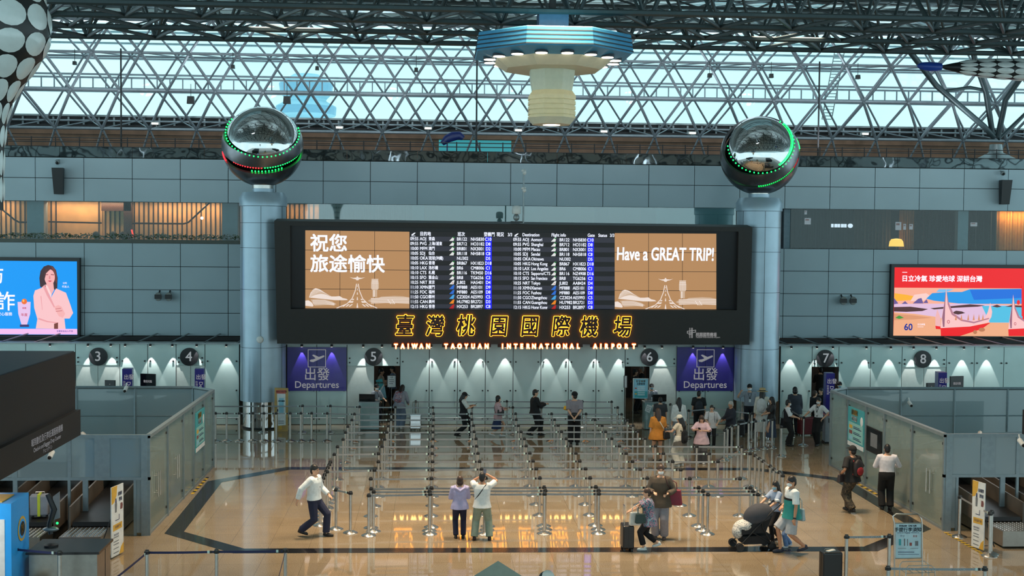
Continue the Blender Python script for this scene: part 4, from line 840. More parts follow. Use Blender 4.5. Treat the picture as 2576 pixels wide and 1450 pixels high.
# ------------------------------------------------------------------ belt stanchions
BELT = mat('grey_belt', (150, 154, 158), .4, .3); BELTN = mat('navy_belt', (34, 40, 84), .6); TAGW = mat('belt_tag', (206, 232, 226), .5); BTXT = mat('belt_print', (205, 210, 214), .6)
PA = M(STEEL); PA.lathe([(.178, 0), (.178, .012), (.165, .022), (.10, .05), (.045, .072), (.036, .075)], 24); PB = M(STEEL).lathe([(.036, .06), (.036, .98)], 14); PC = M(BLACK).lathe([(.038, .915), (.041, .918), (.041, .972), (.038, .974)], 12).lathe([(.038, .978), (.039, .982), (.036, .998), (.012, 1.0)], 12).box((-.05, -.022, .918), (.05, .022, .970))
PB.mats = [STEEL]
def mesh_of(m, name):
    o = m.build(name, smooth=True); me = o.data; bpy.data.objects.remove(o); return me
ME_B, ME_P, ME_C = mesh_of(PA, 'base'), mesh_of(PB, 'pole'), mesh_of(PC, 'belt_head')
def stanchion(p, label, group, nxt=None, belt=BELT, text=None):
    t = thing('belt_stanchion', label, 'stanchion', (p.x, p.y, 0), group=group)
    for me in (ME_B, ME_P, ME_C):
        o = bpy.data.objects.new(me.name, me); COL.objects.link(o); o.parent = t
    if nxt is not None:
        a, b = V((0, 0, 0)), V((nxt.x-p.x, nxt.y-p.y, 0)); d = b.normalized(); n = V((-d.y, d.x, 0)); L = b.length; m = M(belt, TAGW, BLACK, BTXT)
        a = d*.035; b = b-d*.035; h0, h1 = .922, .966; N = 4
        for i in range(N):
            p0, p1 = a.lerp(b, i/N), a.lerp(b, (i+1)/N); s0, s1 = [-.004*L*4*(q/N)*(1-q/N) for q in (i, i+1)]; w = n*.002
            m.hexa([p0-w+V((0, 0, h0+s0)), p1-w+V((0, 0, h0+s1)), p1+w+V((0, 0, h0+s1)), p0+w+V((0, 0, h0+s0)), p0-w+V((0, 0, h1+s0)), p1-w+V((0, 0, h1+s1)), p1+w+V((0, 0, h1+s1)), p0+w+V((0, 0, h1+s0))])
        for e, k in ((.07, 2), (.12, 1)): c = b-d*e; m.hexa([c-d*.022-n*.006+V((0, 0, h0-.003)), c+d*.022-n*.006+V((0, 0, h0-.003)), c+d*.022+n*.006+V((0, 0, h0-.003)), c-d*.022+n*.006+V((0, 0, h0-.003)), c-d*.022-n*.006+V((0, 0, h1+.003)), c+d*.022-n*.006+V((0, 0, h1+.003)), c+d*.022+n*.006+V((0, 0, h1+.003)), c-d*.022+n*.006+V((0, 0, h1+.003))], k)
        if text:
            dd, nn = (d, -n) if (-n).y < 0 else (-d, n)
            if d.x < 0: dd = -d
            for q in text[1]: c = a.lerp(b, q); m.text(text[0], .05, c+V((0, -.006, .938-.004*L*4*q*(1-q))), 3, dd, (0, 0, 1), sx=1.5, off=.002)
        m.build('belt', t)
    return t
def row(name, pts, group='queue stanchions', links=None, belt=BELT, text=None, start=0, from_='left'):
    P = [fl(x, y, 1.0) for x, y in pts]; n = len(P)
    for i, p in enumerate(P):
        nx = P[i+1] if i+1 < n and (links is None or links[i]) else None
        lab = f'belt stanchion, {ORD[i]} from {from_} in {name}' if n > 1 else f'belt stanchion {name}'
        stanchion(p, lab, group, nx, belt, text)
QR = [
 ('the frontmost row of the maze', [(928, 1242), (1082, 1239), (1219, 1239), (1370, 1238.3), (1506.5, 1238), (1640, 1239), (1781, 1240), (1907, 1240)]),
 ('the second row of the maze from the front', [(940, 1233), (1080.5, 1232), (1226, 1230.5), (1371.8, 1230), (1506, 1230), (1645, 1231), (1768.5, 1231.5), (1894.4, 1231.5)]),
 ('the third row of the maze from the front', [(933.7, 1225.6), (1085.3, 1224), (1228, 1222.5), (1369, 1222), (1498.8, 1221), (1630, 1222), (1757.5, 1222.7), (1887.8, 1223.5)]),
 ('the fourth row of the maze from the front', [(932.9, 1200.5), (1085.4, 1200), (1222, 1199), (1358, 1198.8), (1484.3, 1198.6), (1628.4, 1199.3), (1735, 1200.2), (1861.5, 1200.5)]),
 ('the fifth row of the maze from the front', [(823, 1183), (942, 1179), (1087.8, 1178), (1211.3, 1176.5), (1349, 1175.8), (1473, 1175.8), (1610.4, 1177), (1712.3, 1178)]),
 ('the sixth row of the maze from the front', [(952, 1158), (1088.2, 1157.7), (1206.5, 1157.3), (1341, 1156.3), (1458.4, 1156.5), (1591, 1157.5), (1692, 1157.5), (1806, 1157.7)]),
 ('the seventh row of the maze from the front', [(841, 1139.8), (952.4, 1138), (1087.4, 1137.6), (1202.4, 1137), (1332.8, 1136.5), (1448.6, 1136.6), (1575, 1137.2), (1668.7, 1137.4), (1784, 1137.8), (1886.7, 1138)]),
 ('the eighth row of the maze from the front', [(849.3, 1120.6), (961, 1120), (1087.4, 1119.7), (1199, 1119.2), (1323.5, 1118.6), (1435.6, 1118.6), (1558, 1118.8), (1648.8, 1119), (1753, 1120), (1866, 1120.6)]),
 ('the ninth row of the maze from the front', [(863, 1102.3), (967.6, 1102), (1089, 1101.5), (1197.5, 1100.8), (1319, 1100.8), (1424, 1100.6), (1539, 1100.4), (1622.7, 1100)]),
 ('the tenth row of the maze from the front', [(869, 1084.8), (973, 1084.4), (1089, 1084), (1192.6, 1083), (1310.8, 1083.3), (1412.4, 1083), (1523.6, 1083), (1605, 1082.5)]),
 ('the eleventh row of the maze from the front', [(875, 1070), (976.5, 1069), (1089, 1068.6), (1191, 1067.5), (1304, 1067.8), (1404, 1067.4), (1514.6, 1067.8), (1592.5, 1067.5)]),
 ('the twelfth row of the maze from the front', [(885, 1053.8), (984, 1053), (1090.7, 1053.5), (1187, 1052.5), (1298.6, 1053), (1395, 1053), (1497, 1053.4), (1578.6, 1055)]),
 ('the long row before the sign at gate 5', [(542, 1037), (570, 1037), (602, 1037), (636, 1037), (664, 1037), (695, 1037), (730, 1037), (757, 1037), (784, 1037), (823, 1037.3), (891.7, 1039), (984.7, 1038.7), (1090.6, 1038), (1186, 1038), (1297, 1038.2), (1387.5, 1038.4), (1474, 1038.7), (1563.8, 1039.5)]),
 ('the second row in front of the glass', [(520, 1019), (662, 1018.5), (761, 1018.5), (831, 1018.7), (904.5, 1021), (994.5, 1021.8), (1089, 1022.7), (1187, 1022.4), (1290, 1022.5), (1362, 1022.5), (1553.8, 1022.7)]),
 ('the hindmost row in front of the glass', [(1046, 1007.7), (1275, 1007.2), (1465, 1007.4), (1538.6, 1008.3)]),
]
for nm, pts in QR: row(nm, pts)
row('the short return at the front left of the maze', [(845.5, 1228), (882, 1236)])
# tightly parked posts along the left side of the maze
PB8 = [(835, 1254), (832, 1261.5), (828.5, 1270), (824.5, 1280), (820.4, 1291), (817, 1301), (813, 1312), (810, 1325)]
P = [fl(x-4, y-2) for x, y in PB8]
for i, p in enumerate(P): stanchion(p, f'steel belt stanchion, {ORD[i]} from the back in the close file beside the walking man', 'queue stanchions', P[i+1] if i < 7 else None)
row('the close file at the right side of the maze', [(1900, 1143), (1910, 1150), (1920, 1157), (1937.6, 1169.3), (1947, 1177), (1960.4, 1184.5), (1969.4, 1193)], from_='back')
row('the curved line before the staff by gate 7', [(1823, 1080), (1830.5, 1074), (1841, 1068.4), (1857.4, 1064.4), (1883.5, 1059.5), (1900.6, 1057), (1921.8, 1054.6), (1943, 1053)])
row('standing alone beside the man in the black vest', [(1965.8, 1071.5)])
row('the slanted line behind the elderly man', [(1686.6, 1015), (1732.7, 1030.5), (1796, 1024.5), (1891.6, 1037.5)])
row('the pair at the staff woman\'s hand', [(1989, 1029), (2022, 1048)])
row('the pair beside the poster at the right counter', [(2415.7, 1246.6), (2491.5, 1288)])
row('standing close behind the front post by the right poster', [(2495, 1284)])
EV = ('EVAAIR', (.25, .72))
row('the front pair with printed belt by the notice stand', [(2130, 1345.5), (2237.5, 1344)], 'printed belt stanchions', text=EV)
row('the nearest row with printed belt at the lower right', [(2234, 1424), (2477.6, 1425.7)], 'printed belt stanchions', text=('EVAAIR', (.2, .47, .74, .95)))
row('the navy belt line at the lower left', [(285, 1452), (370, 1384), (545, 1382), (718, 1380), (692, 1478)], 'navy belt stanchions', belt=BELTN)
row('the navy belt pair beside the blue kiosk', [(39, 1376), (150, 1386)], 'navy belt stanchions', belt=BELTN)
# ------------------------------------------------------------------ check-in islands with glass partitions
PGL = glass('partition_glass', (168, 180, 172), .5, .18, .07); PGU = glass('transom_glass', (152, 168, 174), .18, .2, .06)
PFR = mat('partition_frame', (138, 152, 158), .4, .4); STL = mat('counter_steel', (150, 148, 142), .3, .9); BTOP = mat('black_counter_top', (26, 26, 28), .25); BRN = mat('brown_grey_panel', (92, 84, 76), .5, var=.2, scale=2); FASC = mat('charcoal_fascia', (18, 18, 21), .6, var=.04); TOPB = mat('fascia_top', (44, 54, 66), .7)
YP = [29.68, 31.75, 33.75, 35.2, 36.8, 38.4]
def island(sg):
    side = 'left' if sg < 0 else 'right'; mx = (lambda x: x) if sg < 0 else (lambda x: 5.93-x)
    X0 = mx(-6.53)
    def B(m, x0, x1, y0, y1, z0, z1, k=0): a, b = sorted((mx(x0), mx(x1))); return m.box((a, y0, z0), (b, y1, z1), k)
    t = thing('glass_partition', f'tall framed glass partition with doors around the {side} check-in island', 'glass partition', (X0, 29.68, 0), group='glass partitions of the islands'); o0 = V((X0, 29.68, 0))
    def put(m, name, par=t, **k): m.v = [(p[0]-o0.x, p[1]-o0.y, p[2]-o0.z) for p in m.v]; return m.build(name, par, **k)
    fr = M(PFR)
    for y in YP: B(fr, -6.58, -6.48, y-.04, y+.04, 0, 2.34)
    B(fr, -6.585, -6.475, YP[0], YP[-1], 2.28, 2.36); B(fr, -6.56, -6.50, YP[0], YP[-1], 0, .06)
    ch = [(-6.53, 38.4), (-7.25, 39.15), (-9.0, 39.15), (-10.75, 39.15), (-12.5, 39.15), (-14.5, 39.15)]
    for (a, b), (c, d) in zip(ch, ch[1:]):
        fr.tube((mx(a), b, 2.32), (mx(c), d, 2.32), .05, n=4); fr.tube((mx(c), d, 0), (mx(c), d, 2.34), .045, n=4); fr.tube((mx(a), b, 1.45), (mx(c), d, 1.45), .02, n=4)
    B(fr, -14.5, -6.48, 29.64, 29.72, 2.28, 2.36); B(fr, -14.5, -6.48, 29.64, 29.72, 1.30, 1.37); B(fr, -6.68, -6.53, 29.62, 29.74, 0, 2.34)
    for xa, xb in ((-7.75, -7.4), (-9.62, -9.5), (-8.36, -8.28)): B(fr, xa, xb, 29.65, 29.71, 1.33, 2.3)
    for xa, xb in ((-6.86, -6.80), (-8.02, -7.9), (-8.36, -8.3), (-9.6, -9.5)): B(fr, xa, xb, 29.65, 29.71, 0, 1.33)
    put(fr, 'frame')
    for i, (a, b) in enumerate(zip(YP, YP[1:])):
        g = put(B(M(PGL), -6.535, -6.520, a+.04, b-.04, .06, 2.28), 'glass_door' if i in (0, 1) else 'glass_panel')
        if i in (0, 1):
            hy = a+.75 if i == 0 else a+.95
            for s in (-.07, .07):
                m = M(STEEL); X = mx(-6.53+s)
                for dy in (0, .22): m.tube((X, hy+dy, .75), (X, hy+dy, 1.35), .016, n=8)
                for zz in (.85, 1.25):
                    for dy in (0, .22): m.tube((mx(-6.53), hy+dy, zz), (X, hy+dy, zz), .010, n=6)
                put(m, 'door_handle', g, smooth=True)
        m = M(BLACK)
        for zz in (.25, 2.1):
            for yy in (a+.12, b-.12): B(m, -6.55, -6.505, yy-.03, yy+.03, zz-.03, zz+.03)
        put(m, 'glass_clamp', g)
    for (a, b), (c, d) in zip(ch, ch[1:]):
        A, Bb = V((mx(a), b, 0)), V((mx(c), d, 0)); n = V((0, .012, 0)); put(M(PGU).hexa([A+V((0, 0, .05)), Bb+V((0, 0, .05)), Bb+n+V((0, 0, .05)), A+n+V((0, 0, .05)), A+V((0, 0, 2.28)), Bb+V((0, 0, 2.28)), Bb+n+V((0, 0, 2.28)), A+n+V((0, 0, 2.28))]), 'rear_glass_panel')
    for xa, xb in ((-7.4, -6.68), (-8.28, -7.75), (-9.5, -8.36), (-11.4, -9.62)): put(B(M(PGU), xa, xb, 29.67, 29.69, 1.37, 2.28), 'transom_panel')
    put(B(M(PGU), -6.80, -6.68, 29.67, 29.69, .06, 1.3), 'side_panel')
    # charcoal fascia hung over the counters
    f = thing('counter_fascia', f'big charcoal fascia box hanging over the {side} check-in counters', 'fascia', (mx(-7.72), 28.0, 2.6), group='counter fascias'); o1 = V((mx(-7.72), 28.0, 2.6))
    def putf(m, name, **k): m.v = [(p[0]-o1.x, p[1]-o1.y, p[2]-o1.z) for p in m.v]; return m.build(name, f, **k)
    m = M(FASC, TOPB); B(m, -14, -7.72, 17.0, 28.0, 3.18, 4.44); putf(m, 'upper_box'); putf(B(M(TOPB), -14, -7.74, 17.0, 27.98, 4.44, 4.46), 'top_cover'); putf(B(M(FASC), -14, -7.61, 17.0, 28.0, 2.62, 3.18), 'lower_band')
    m = M(mat('sign_white', (240, 242, 248), .5, emit=.25)); r = (0, 1, 0) if sg < 0 else (0, -1, 0)
    yt = 25.6 if sg < 0 else 25.6
    for i, (s, z, h) in enumerate((('報到劃位及行李託運服務櫃檯', 2.98, .16), ('Check-in and Baggage Drop Counter', 2.83, .12), ('チェックイン', 2.71, .10))): m.text(s, h, (mx(-7.61)-sg*.008, yt, z), 0, r, (0, 0, 1))
    putf(m, 'lettering')
    # conveyors behind the counters, counters in front
    for i, xc in enumerate((-7.6, -8.9, -10.2)):
        q = thing('baggage_conveyor', f'dark baggage conveyor with grey side panels in the {side} island, {ORD[i]} from the glass doors', 'conveyor', (mx(xc), 27.6, 0), group='baggage conveyors'); o2 = V((mx(xc), 27.6, 0))
        def putc(m, name, **k): m.v = [(p[0]-o2.x, p[1]-o2.y, p[2]-o2.z) for p in m.v]; return m.build(name, q, **k)
        m = M(BLACK); a, b = sorted((mx(xc-.42), mx(xc+.42))); m.hexa([(a, 28.8, .42), (b, 28.8, .42), (b, 33.5, .75), (a, 33.5, .75), (a, 28.8, .52), (b, 28.8, .52), (b, 33.5, .85), (a, 33.5, .85)]); putc(m, 'belt')
        m = M(STL); B(m, xc-.45, xc+.45, 27.85, 28.8, .05, .40); putc(m, 'scale_plate')
        m = M(STEEL)
        for yy in range(9):
            for xx in range(9): m.lathe([(.018, .40), (.012, .415)], 6, (mx(xc-.38+.095*xx), 27.93+.1*yy, 0))
        putc(m, 'ball_rollers')
        for s in (-.5, .46):
            m = M(BRN, BLACK); a, b = sorted((mx(xc+s), mx(xc+s+.04))); m.hexa([(a, 28.8, .3), (b, 28.8, .3), (b, 33.5, .6), (a, 33.5, .6), (a, 28.8, .86), (b, 28.8, .86), (b, 33.5, 1.2), (a, 33.5, 1.2)]); putc(m, 'side_panel')
        m = M(STL); B(m, xc-.4, xc+.4, 28.9, 33, .05, .35); putc(m, 'undercarriage')
    for i, (xc, y0) in enumerate(((-7.0, 24.85), (-10.3, 23.6)) if sg < 0 else ()):
        q = thing('check_in_counter', f'steel check-in counter with black top in the {side} island, {"nearer to" if i == 0 else "farther from"} the open hall', 'counter', (mx(xc), y0, 0), group='check-in counters'); o2 = V((mx(xc), y0, 0))
        def putk(m, name, **k): m.v = [(p[0]-o2.x, p[1]-o2.y, p[2]-o2.z) for p in m.v]; return m.build(name, q, **k)
        m = M(STL, JOINT); B(m, xc-.75, xc+.55, y0, y0+1.0, .08, .78); B(m, xc-.72, xc+.52, y0+.05, y0+.95, 0, .08, 1); B(m, xc+.552, xc+.556, y0+.6, y0+.61, .1, .78, 1); putk(m, 'body'); putk(B(M(BTOP), xc-.8, xc+.6, y0-.05, y0+1.05, .78, .83), 'counter_top')
    # back part of the island
    q = tag(B(M(mat('island_back_panel', (58, 52, 48), .7, var=.3)), -14, -6.9, 34.0, 34.1, 0, 1.25).build('island_back_wall'), f'dark low back wall inside the {side} check-in island', 'back wall')
    m = M(mat('beige_bar', (150, 138, 124), .5), BLACK); a = V((mx(-8.3), 31.9, 1.60)); m.path([a, a+V((.7*-sg*-1, 1.4, .22))], .06, 6); m.tube(a, a+V((0, 0, -.3)), .03, n=6)
    m.box((a.x-.09, a.y-.1, a.z-.18), (a.x+.09, a.y+.1, a.z-.04), 1); o = m.build('light_arm'); tag(o, f'beige lamp arm with black head above the {side} island equipment', 'lamp arm')
    m = M(PFR); m.path([(mx(-6.9), 33.0, 1.45), (mx(-7.8), 33.2, 1.62), (mx(-9.6), 33.3, 1.64), (mx(-11), 33.3, 1.62)], .03, 6); m.path([(mx(-6.9), 34.6, 1.5), (mx(-11), 34.6, 1.62)], .03, 6); m.tube((mx(-8.25), 33.25, 0), (mx(-8.25), 33.25, 1.62), .03, n=6); tag(m.build('equipment_rail', smooth=True), f'thin grey equipment rails above the back of the {side} island', 'rail')
    q = tag(B(M(mat('dark_blue_cover', (48, 60, 70), .4)), -11, -6.95, 31.6, 32.9, 1.30, 1.40).build('cabinet_cover'), f'dark flat cover over the cabinets inside the {side} island', 'cover')
    # hazard tape at the foot of the partition
    m = M(mat('hazard_yellow', (214, 176, 40), .5), BLACK)
    if sg < 0:
        for i in range(12): B(m, -6.44, -6.36, 34.4+.2*i, 34.6+.2*i, .002, .006, i % 2)
        tag(m.build('hazard_tape'), 'yellow and black hazard tape at the foot of the left glass partition', 'tape')
    else:
        for i in range(10): B(m, -6.44, -6.36, 33.6+.2*i, 33.8+.2*i, .002, .006, i % 2)
        tag(m.build('hazard_tape'), 'yellow and black hazard tape at the foot of the right glass partition', 'tape')
        m = M(mat('hazard_yellow', (214, 176, 40), .5), BLACK); a, b = fl(2378, 1340), fl(2475, 1396); d = (b-a).normalized(); n = V((-d.y, d.x, 0))*.045; L = (b-a).length
        for i in range(22): p, q_ = a.lerp(b, i/22), a.lerp(b, (i+1)/22); m.prism([p-n+V((0, 0, .002)), q_-n+V((0, 0, .002)), q_+n+d*.06+V((0, 0, .002)), p+n+d*.06+V((0, 0, .002))], (0, 0, .003), i % 2)
        tag(m.build('hazard_tape'), 'slanted yellow and black hazard tape on the floor before the right counter', 'tape')
    for px, py, Y, lb in (((317, 978, 39.0, 'at the rear glass of the left island'), (130, 1142, 28.3, 'under the left fascia box')) if sg < 0 else ((2288, 1015, 39.0, 'at the rear glass of the right island'), (2567, 1112, 28.5, 'under the right fascia box'))):
        c = at(px, py, Y); k = thing('white_camera', f'small white security camera {lb}', 'camera', c); M(WHITE).path([(0, .05, .03), (0, -.16, -.06)], [.06, .055], 10).build('housing', k, smooth=True); M(BLACK).path([(0, -.15, -.056), (0, -.18, -.068)], [.045, .04], 10).build('lens', k, smooth=True); M(WHITE).tube((0, .02, .03), (0, .08, .16), .02).build('arm', k)
    light('counter_light', 'AREA', (mx(-8.9), 23.2, 2.58), 45, (1, .96, .92), 1.2); light('counter_light', 'AREA', (mx(-9.5), 26.6, 2.6), 28, (1, .92, .82), 1.4); light('counter_light', 'AREA', (mx(-9), 32.5, 2.2), 10, (.9, .95, 1), 1.2)  # the first light is added under the fascia to brighten the kiosk
island(-1); island(1)
# ------------------------------------------------------------------ people
SKIN = mat('skin_light', (222, 172, 142), .55, var=.03); SKIN2 = mat('skin_tan', (196, 142, 110), .55, var=.03)
LIP = mat('lips', (172, 92, 84), .5); EYE = mat('eye_dark', (34, 24, 22), .3); HAIRB = mat('hair_black', (26, 22, 22), .45, var=.2); HAIRD = mat('hair_brown', (62, 42, 32), .45, var=.2); HAIRG = mat('hair_grey', (176, 172, 166), .6); MASKW = mat('mask_white', (232, 234, 236), .7); MASKB = mat('mask_blue', (150, 196, 216), .7)
def cloth(rgb, rough=.85): return mat('fabric_%d_%d_%d' % rgb, rgb, rough, var=.07, scale=14)
def ik(a, c, l1, l2, pole):
    d = c-a; L = min(d.length, (l1+l2)*.998); d.normalize(); c = a+d*L; k = max(-1, min(1, (l1*l1+L*L-l2*l2)/(2*l1*L)))
    pole = V(pole); pr = pole-d*pole.dot(d); pr = pr.normalized() if pr.length > 1e-5 else d.orthogonal().normalized()
    return a+d*(l1*k)+pr*(l1*math.sqrt(1-k*k)), c
def remesh(o, vox, it=6):
    r = o.modifiers.new('remesh', 'REMESH'); r.mode = 'VOXEL'; r.voxel_size = vox; r.use_smooth_shade = True
    s = o.modifiers.new('smooth', 'SMOOTH'); s.iterations = it; s.factor = .5; return o
PEOPLE = {}
def person(key, label, foot, top, face, legs=((-.10, .0, .08), (.10, .0, .08)), arms=None, elbow=((-.6, -.7, -.3), (.6, -.7, -.3)), lean=0, head=(0, 0), fem=False, skin=SKIN,
           shirt=(200, 200, 200), sleeve=.62, hem=.84, sg=.018, shirt_mat=None, pants=(30, 30, 36), plen=1.98, pg=.016, skirt=None, shoes=(30, 28, 28), hair=HAIRB, hairs='short', cap=None, capstyle='cap', mask=None, glasses=False, vest=None, jacket=None, group=None, height=None, wide=1.0, Y=None, tie=None, sock=None):
    if Y is None: P = fl(*foot)
    else: P = at(foot[0], foot[1], Y); P.z = 0
    h = height or at(foot[0], top, P.y).z*1.0
    h = max(1.0, h); k = h/1.72
    t = thing('person', label, 'person', P, R(face-90), group)
    up = V((0, math.sin(R(lean)), math.cos(R(lean)))); fwd = V((0, math.cos(R(lean)), -math.sin(R(lean)))); sx = V((1, 0, 0))
    crouch = max(0, .012+.5*max(abs(legs[0][1]), abs(legs[1][1]))**2*1.2)
    P0 = V((0, 0, .93-crouch)); hipx = .088; shx = (.155 if fem else .178)*wide
    def T(z, x=0, y=0): return (P0+up*(z-.93)+sx*x+fwd*y if z > .93 else P0+V((x, y, z-.93)))
    S_ = lambda m: (setattr(m, 'v', [(p[0]*k, p[1]*k, p[2]*k) for p in m.v]), m)[1]
    if fem: RG = [(.80, .10, .08), (.86, .160, .112), (.93, .172, .118), (1.02, .142, .098), (1.08, .128, .092), (1.20, .140, .108), (1.30, .148, .108), (1.385, .142, .086), (1.425, .09, .07), (1.455, .055, .055)]
    else: RG = [(.80, .10, .08), (.86, .158, .108), (.93, .168, .114), (1.02, .158, .108), (1.10, .154, .106), (1.22, .166, .112), (1.32, .174, .112), (1.395, .166, .094), (1.43, .105, .076), (1.46, .062, .06)]
    def ring(z, rx, ry, g=0, n=20): c = T(z); u, f = (sx, fwd) if z > .93 else (sx, V((0, 1, 0))); return [c+u*((rx*wide+g)*math.cos(2*math.pi*j/n))+f*((ry*(wide*.5+.5)+g)*math.sin(2*math.pi*j/n)) for j in range(n)]
    b = M(skin); b.loft([ring(*q) for q in RG])
    A = arms or ((-.25, .03, .80), (.25, .03, .80)); wr, el, kn, an, hd = [], [], [], [], []
    for s, a, po in ((-1, A[0], elbow[0]), (1, A[1], elbow[1])):
        sh = T(1.385, s*shx); e, w = ik(sh, V(a), .285, .25, po); el.append((sh, e)); wr.append(w); d = (w-e).normalized()
        b.path([T(1.40, s*shx*.55), sh, sh.lerp(e, .35), e, e.lerp(w, .3), w], [.05, .056, .047, .038, .039, .026], 10)
        sd = d.cross(V((0, 0, 1))); sd = sd.normalized() if sd.length > .2 else V((1, 0, 0)); nn = sd.cross(d).normalized(); c = w+d*.055
        mt = Matrix((sd, nn, d)).transposed(); b.ell(c, (.040, .018, .058), mt, 10, 7); b.tube(w-d*.01, w+d*.03, .026, .03, 8)
        curl = -nn if s*0 == 0 else nn
        for q, ln in ((-.030, .060), (-.010, .072), (.011, .068), (.031, .052)):
            f0 = c+d*.045+sd*q; f1 = f0+(d*.8+curl*.45).normalized()*ln*.55; f2 = f1+(d*.3+curl*.9).normalized()*ln*.5; b.path([f0, f1, f2], [.0105, .0095, .008], 7)
        tb = c-d*.02-sd*s*.034; b.path([tb, tb-sd*s*.022+d*.03, tb-sd*s*.018+d*.058+curl*.012], [.012, .0105, .009], 7); hd.append((w, c, d, sd, nn))
    for s, a in ((-1, legs[0]), (1, legs[1])):
        hp = P0+V((s*hipx, 0, -.03)); e, w = ik(hp, V(a), .435, .425, (s*.12, 1, 0)); kn.append((hp, e)); an.append(w)
        b.path([hp+V((0, 0, .03)), hp.lerp(e, .3), e, e.lerp(w, .35)+V((0, -.012, 0)), e.lerp(w, .75), w], [.088, .080, .054, .056, .040, .036], 10)
        b.path([w+V((0, -.03, -.02)), w+V((0, .06, -.04)), w+V((0, .13, -.05))], [.036, .034, .026], 8)
    Hc = T(1.592)+V((0, .012, -.002)); Rh = Matrix.Rotation(R(head[0]), 3, 'Z')@Matrix.Rotation(R(-head[1]), 3, 'X')
    if lean: Rh = Matrix.Rotation(R(-lean*.6), 3, 'X')@Rh
    piv = T(1.50); Hc = piv+Rh@(Hc-piv)
    hl = lambda x, y, z: Hc+Rh@V((x, y, z))
    b.path([T(1.43), T(1.47), hl(0, -.012, -.05)], [.058, .052, .05], 10)
    b.ell(Hc, (.075, .094, .118), Rh); b.ell(hl(0, .022, -.062), (.056, .064, .055), Rh); b.path([hl(0, .088, .02), hl(0, .108, -.018), hl(0, .096, -.026)], [.009, .015, .012], 8)
    for s in (-1, 1): b.ell(hl(s*.077, -.008, -.006), (.011, .022, .030), Rh, 8, 6)
    remesh(S_(b).build('body', t), .0098*k)
    if not mask or True:
        m = M(EYE)
        for s in (-1, 1): m.ell(hl(s*.031, .087, .016), (.014, .008, .007), Rh, 8, 5); m.ell(hl(s*.032, .088, .040), (.020, .006, .004), Rh, 8, 5)
        S_(m).build('eyes', t, smooth=True)
        if not mask: S_(M(LIP).ell(hl(0, .083, -.064), (.023, .009, .007), Rh, 10, 5)).build('mouth', t, smooth=True)
    # clothes
    def torso_shell(m, lo, hi, g, flare=0):
        lg = (pg*.9 if pants is not None and plen else .012)+.012
        def rr(z): q = float(np.interp(z, [c[0] for c in RG], [max(c[1], .158) if c[0] < .9 else c[1] for c in RG])); w = float(np.interp(z, [c[0] for c in RG], [max(c[2], .112) if c[0] < .9 else c[2] for c in RG])); e = max(0, min(1, (.95-z)/.1))*lg+max(0, .84-z)*.18; return q+e+flare, w+e+flare
        zs = sorted({lo, *[q[0] for q in RG if lo+.025 < q[0] < hi]})
        m.loft([ring(z, *rr(z), g*(1 if z < 1.38 else .8)) for z in zs])
    def sleeves(m, fr, g):
        g = min(g, .030)
        for (sh, e), w, s in zip(el, wr, (-1, 1)):
            pts = [T(1.395, s*shx*.5), sh]; rd = [.055+g, .058+g]
            if fr <= 1: pts += [sh.lerp(e, fr*.5), sh.lerp(e, fr)]; rd += [.050+g, .049+g*1.25]
            else: f2 = min(.97, fr-1); pts += [sh.lerp(e, .5), e, e.lerp(w, f2*.5), e.lerp(w, f2)]; rd += [.047+g, .042+g, .040+g, .031+g]
            m.path(pts, rd, 10)
    if shirt is not None:
        m = M(shirt_mat or cloth(shirt)); torso_shell(m, hem, 1.44, sg); sleeves(m, sleeve, sg); remesh(S_(m).build('shirt', t), .0125*k, 4)
    if jacket: m = M(cloth(jacket[0])); torso_shell(m, jacket[1], 1.445, sg+.016, .01); sleeves(m, jacket[2], sg+.012); remesh(S_(m).build('jacket', t), .013*k, 4)
    if vest: m = M(cloth(vest)); torso_shell(m, hem-.01, 1.42, sg+.012); remesh(S_(m).build('vest', t), .0125*k, 3)
    if skirt:
        (rgb, zh, fl_) = skirt; m = M(cloth(rgb)); n = 24; zs = [1.05, .93, .86, (zh+.86)/2, zh]; rs = [(.145, .11), (.185, .135), (.19, .14), (.19+fl_*.5, .145+fl_*.5), (.19+fl_, .15+fl_)]; dy = [0, 0, 0, .25*(legs[0][1]+legs[1][1]), .45*(legs[0][1]+legs[1][1])]
        rg = []
        for (z, (rx, ry), y) in zip(zs, rs, dy): c = T(z) if z > .93 else P0+V((0, y, z-.93)); rg.append([c+V((rx*(1+.035*math.cos(j*2*math.pi*6/n)*(z < .8))*math.cos(2*math.pi*j/n), ry*(1+.05*math.cos(j*2*math.pi*6/n)*(z < .8))*math.sin(2*math.pi*j/n), 0)) for j in range(n)])
        m.loft(rg); S_(m).build('skirt', t, smooth=True)
    if pants is not None:
        m = M(cloth(pants)); m.loft([ring(1.03, .150, .104, pg*.8), ring(.93, .168, .114, pg), ring(.86, .155, .108, pg), ring(.80, .11, .085, pg)])
        for (hp, e), w in zip(kn, an):
            pts = [hp+V((0, 0, .03)), hp.lerp(e, .3)]; rd = [.09+pg, .082+pg]
            if plen <= 1: pts += [hp.lerp(e, plen)]; rd += [.072+pg*1.8]
            else: f2 = plen-1; pts += [e, e.lerp(w, f2*.5), e.lerp(w, f2)]; rd += [.058+pg*1.2, .054+pg*1.2, .044+pg*1.5]
            m.path(pts, rd, 10)
        remesh(S_(m).build('trousers', t), .0125*k, 4)
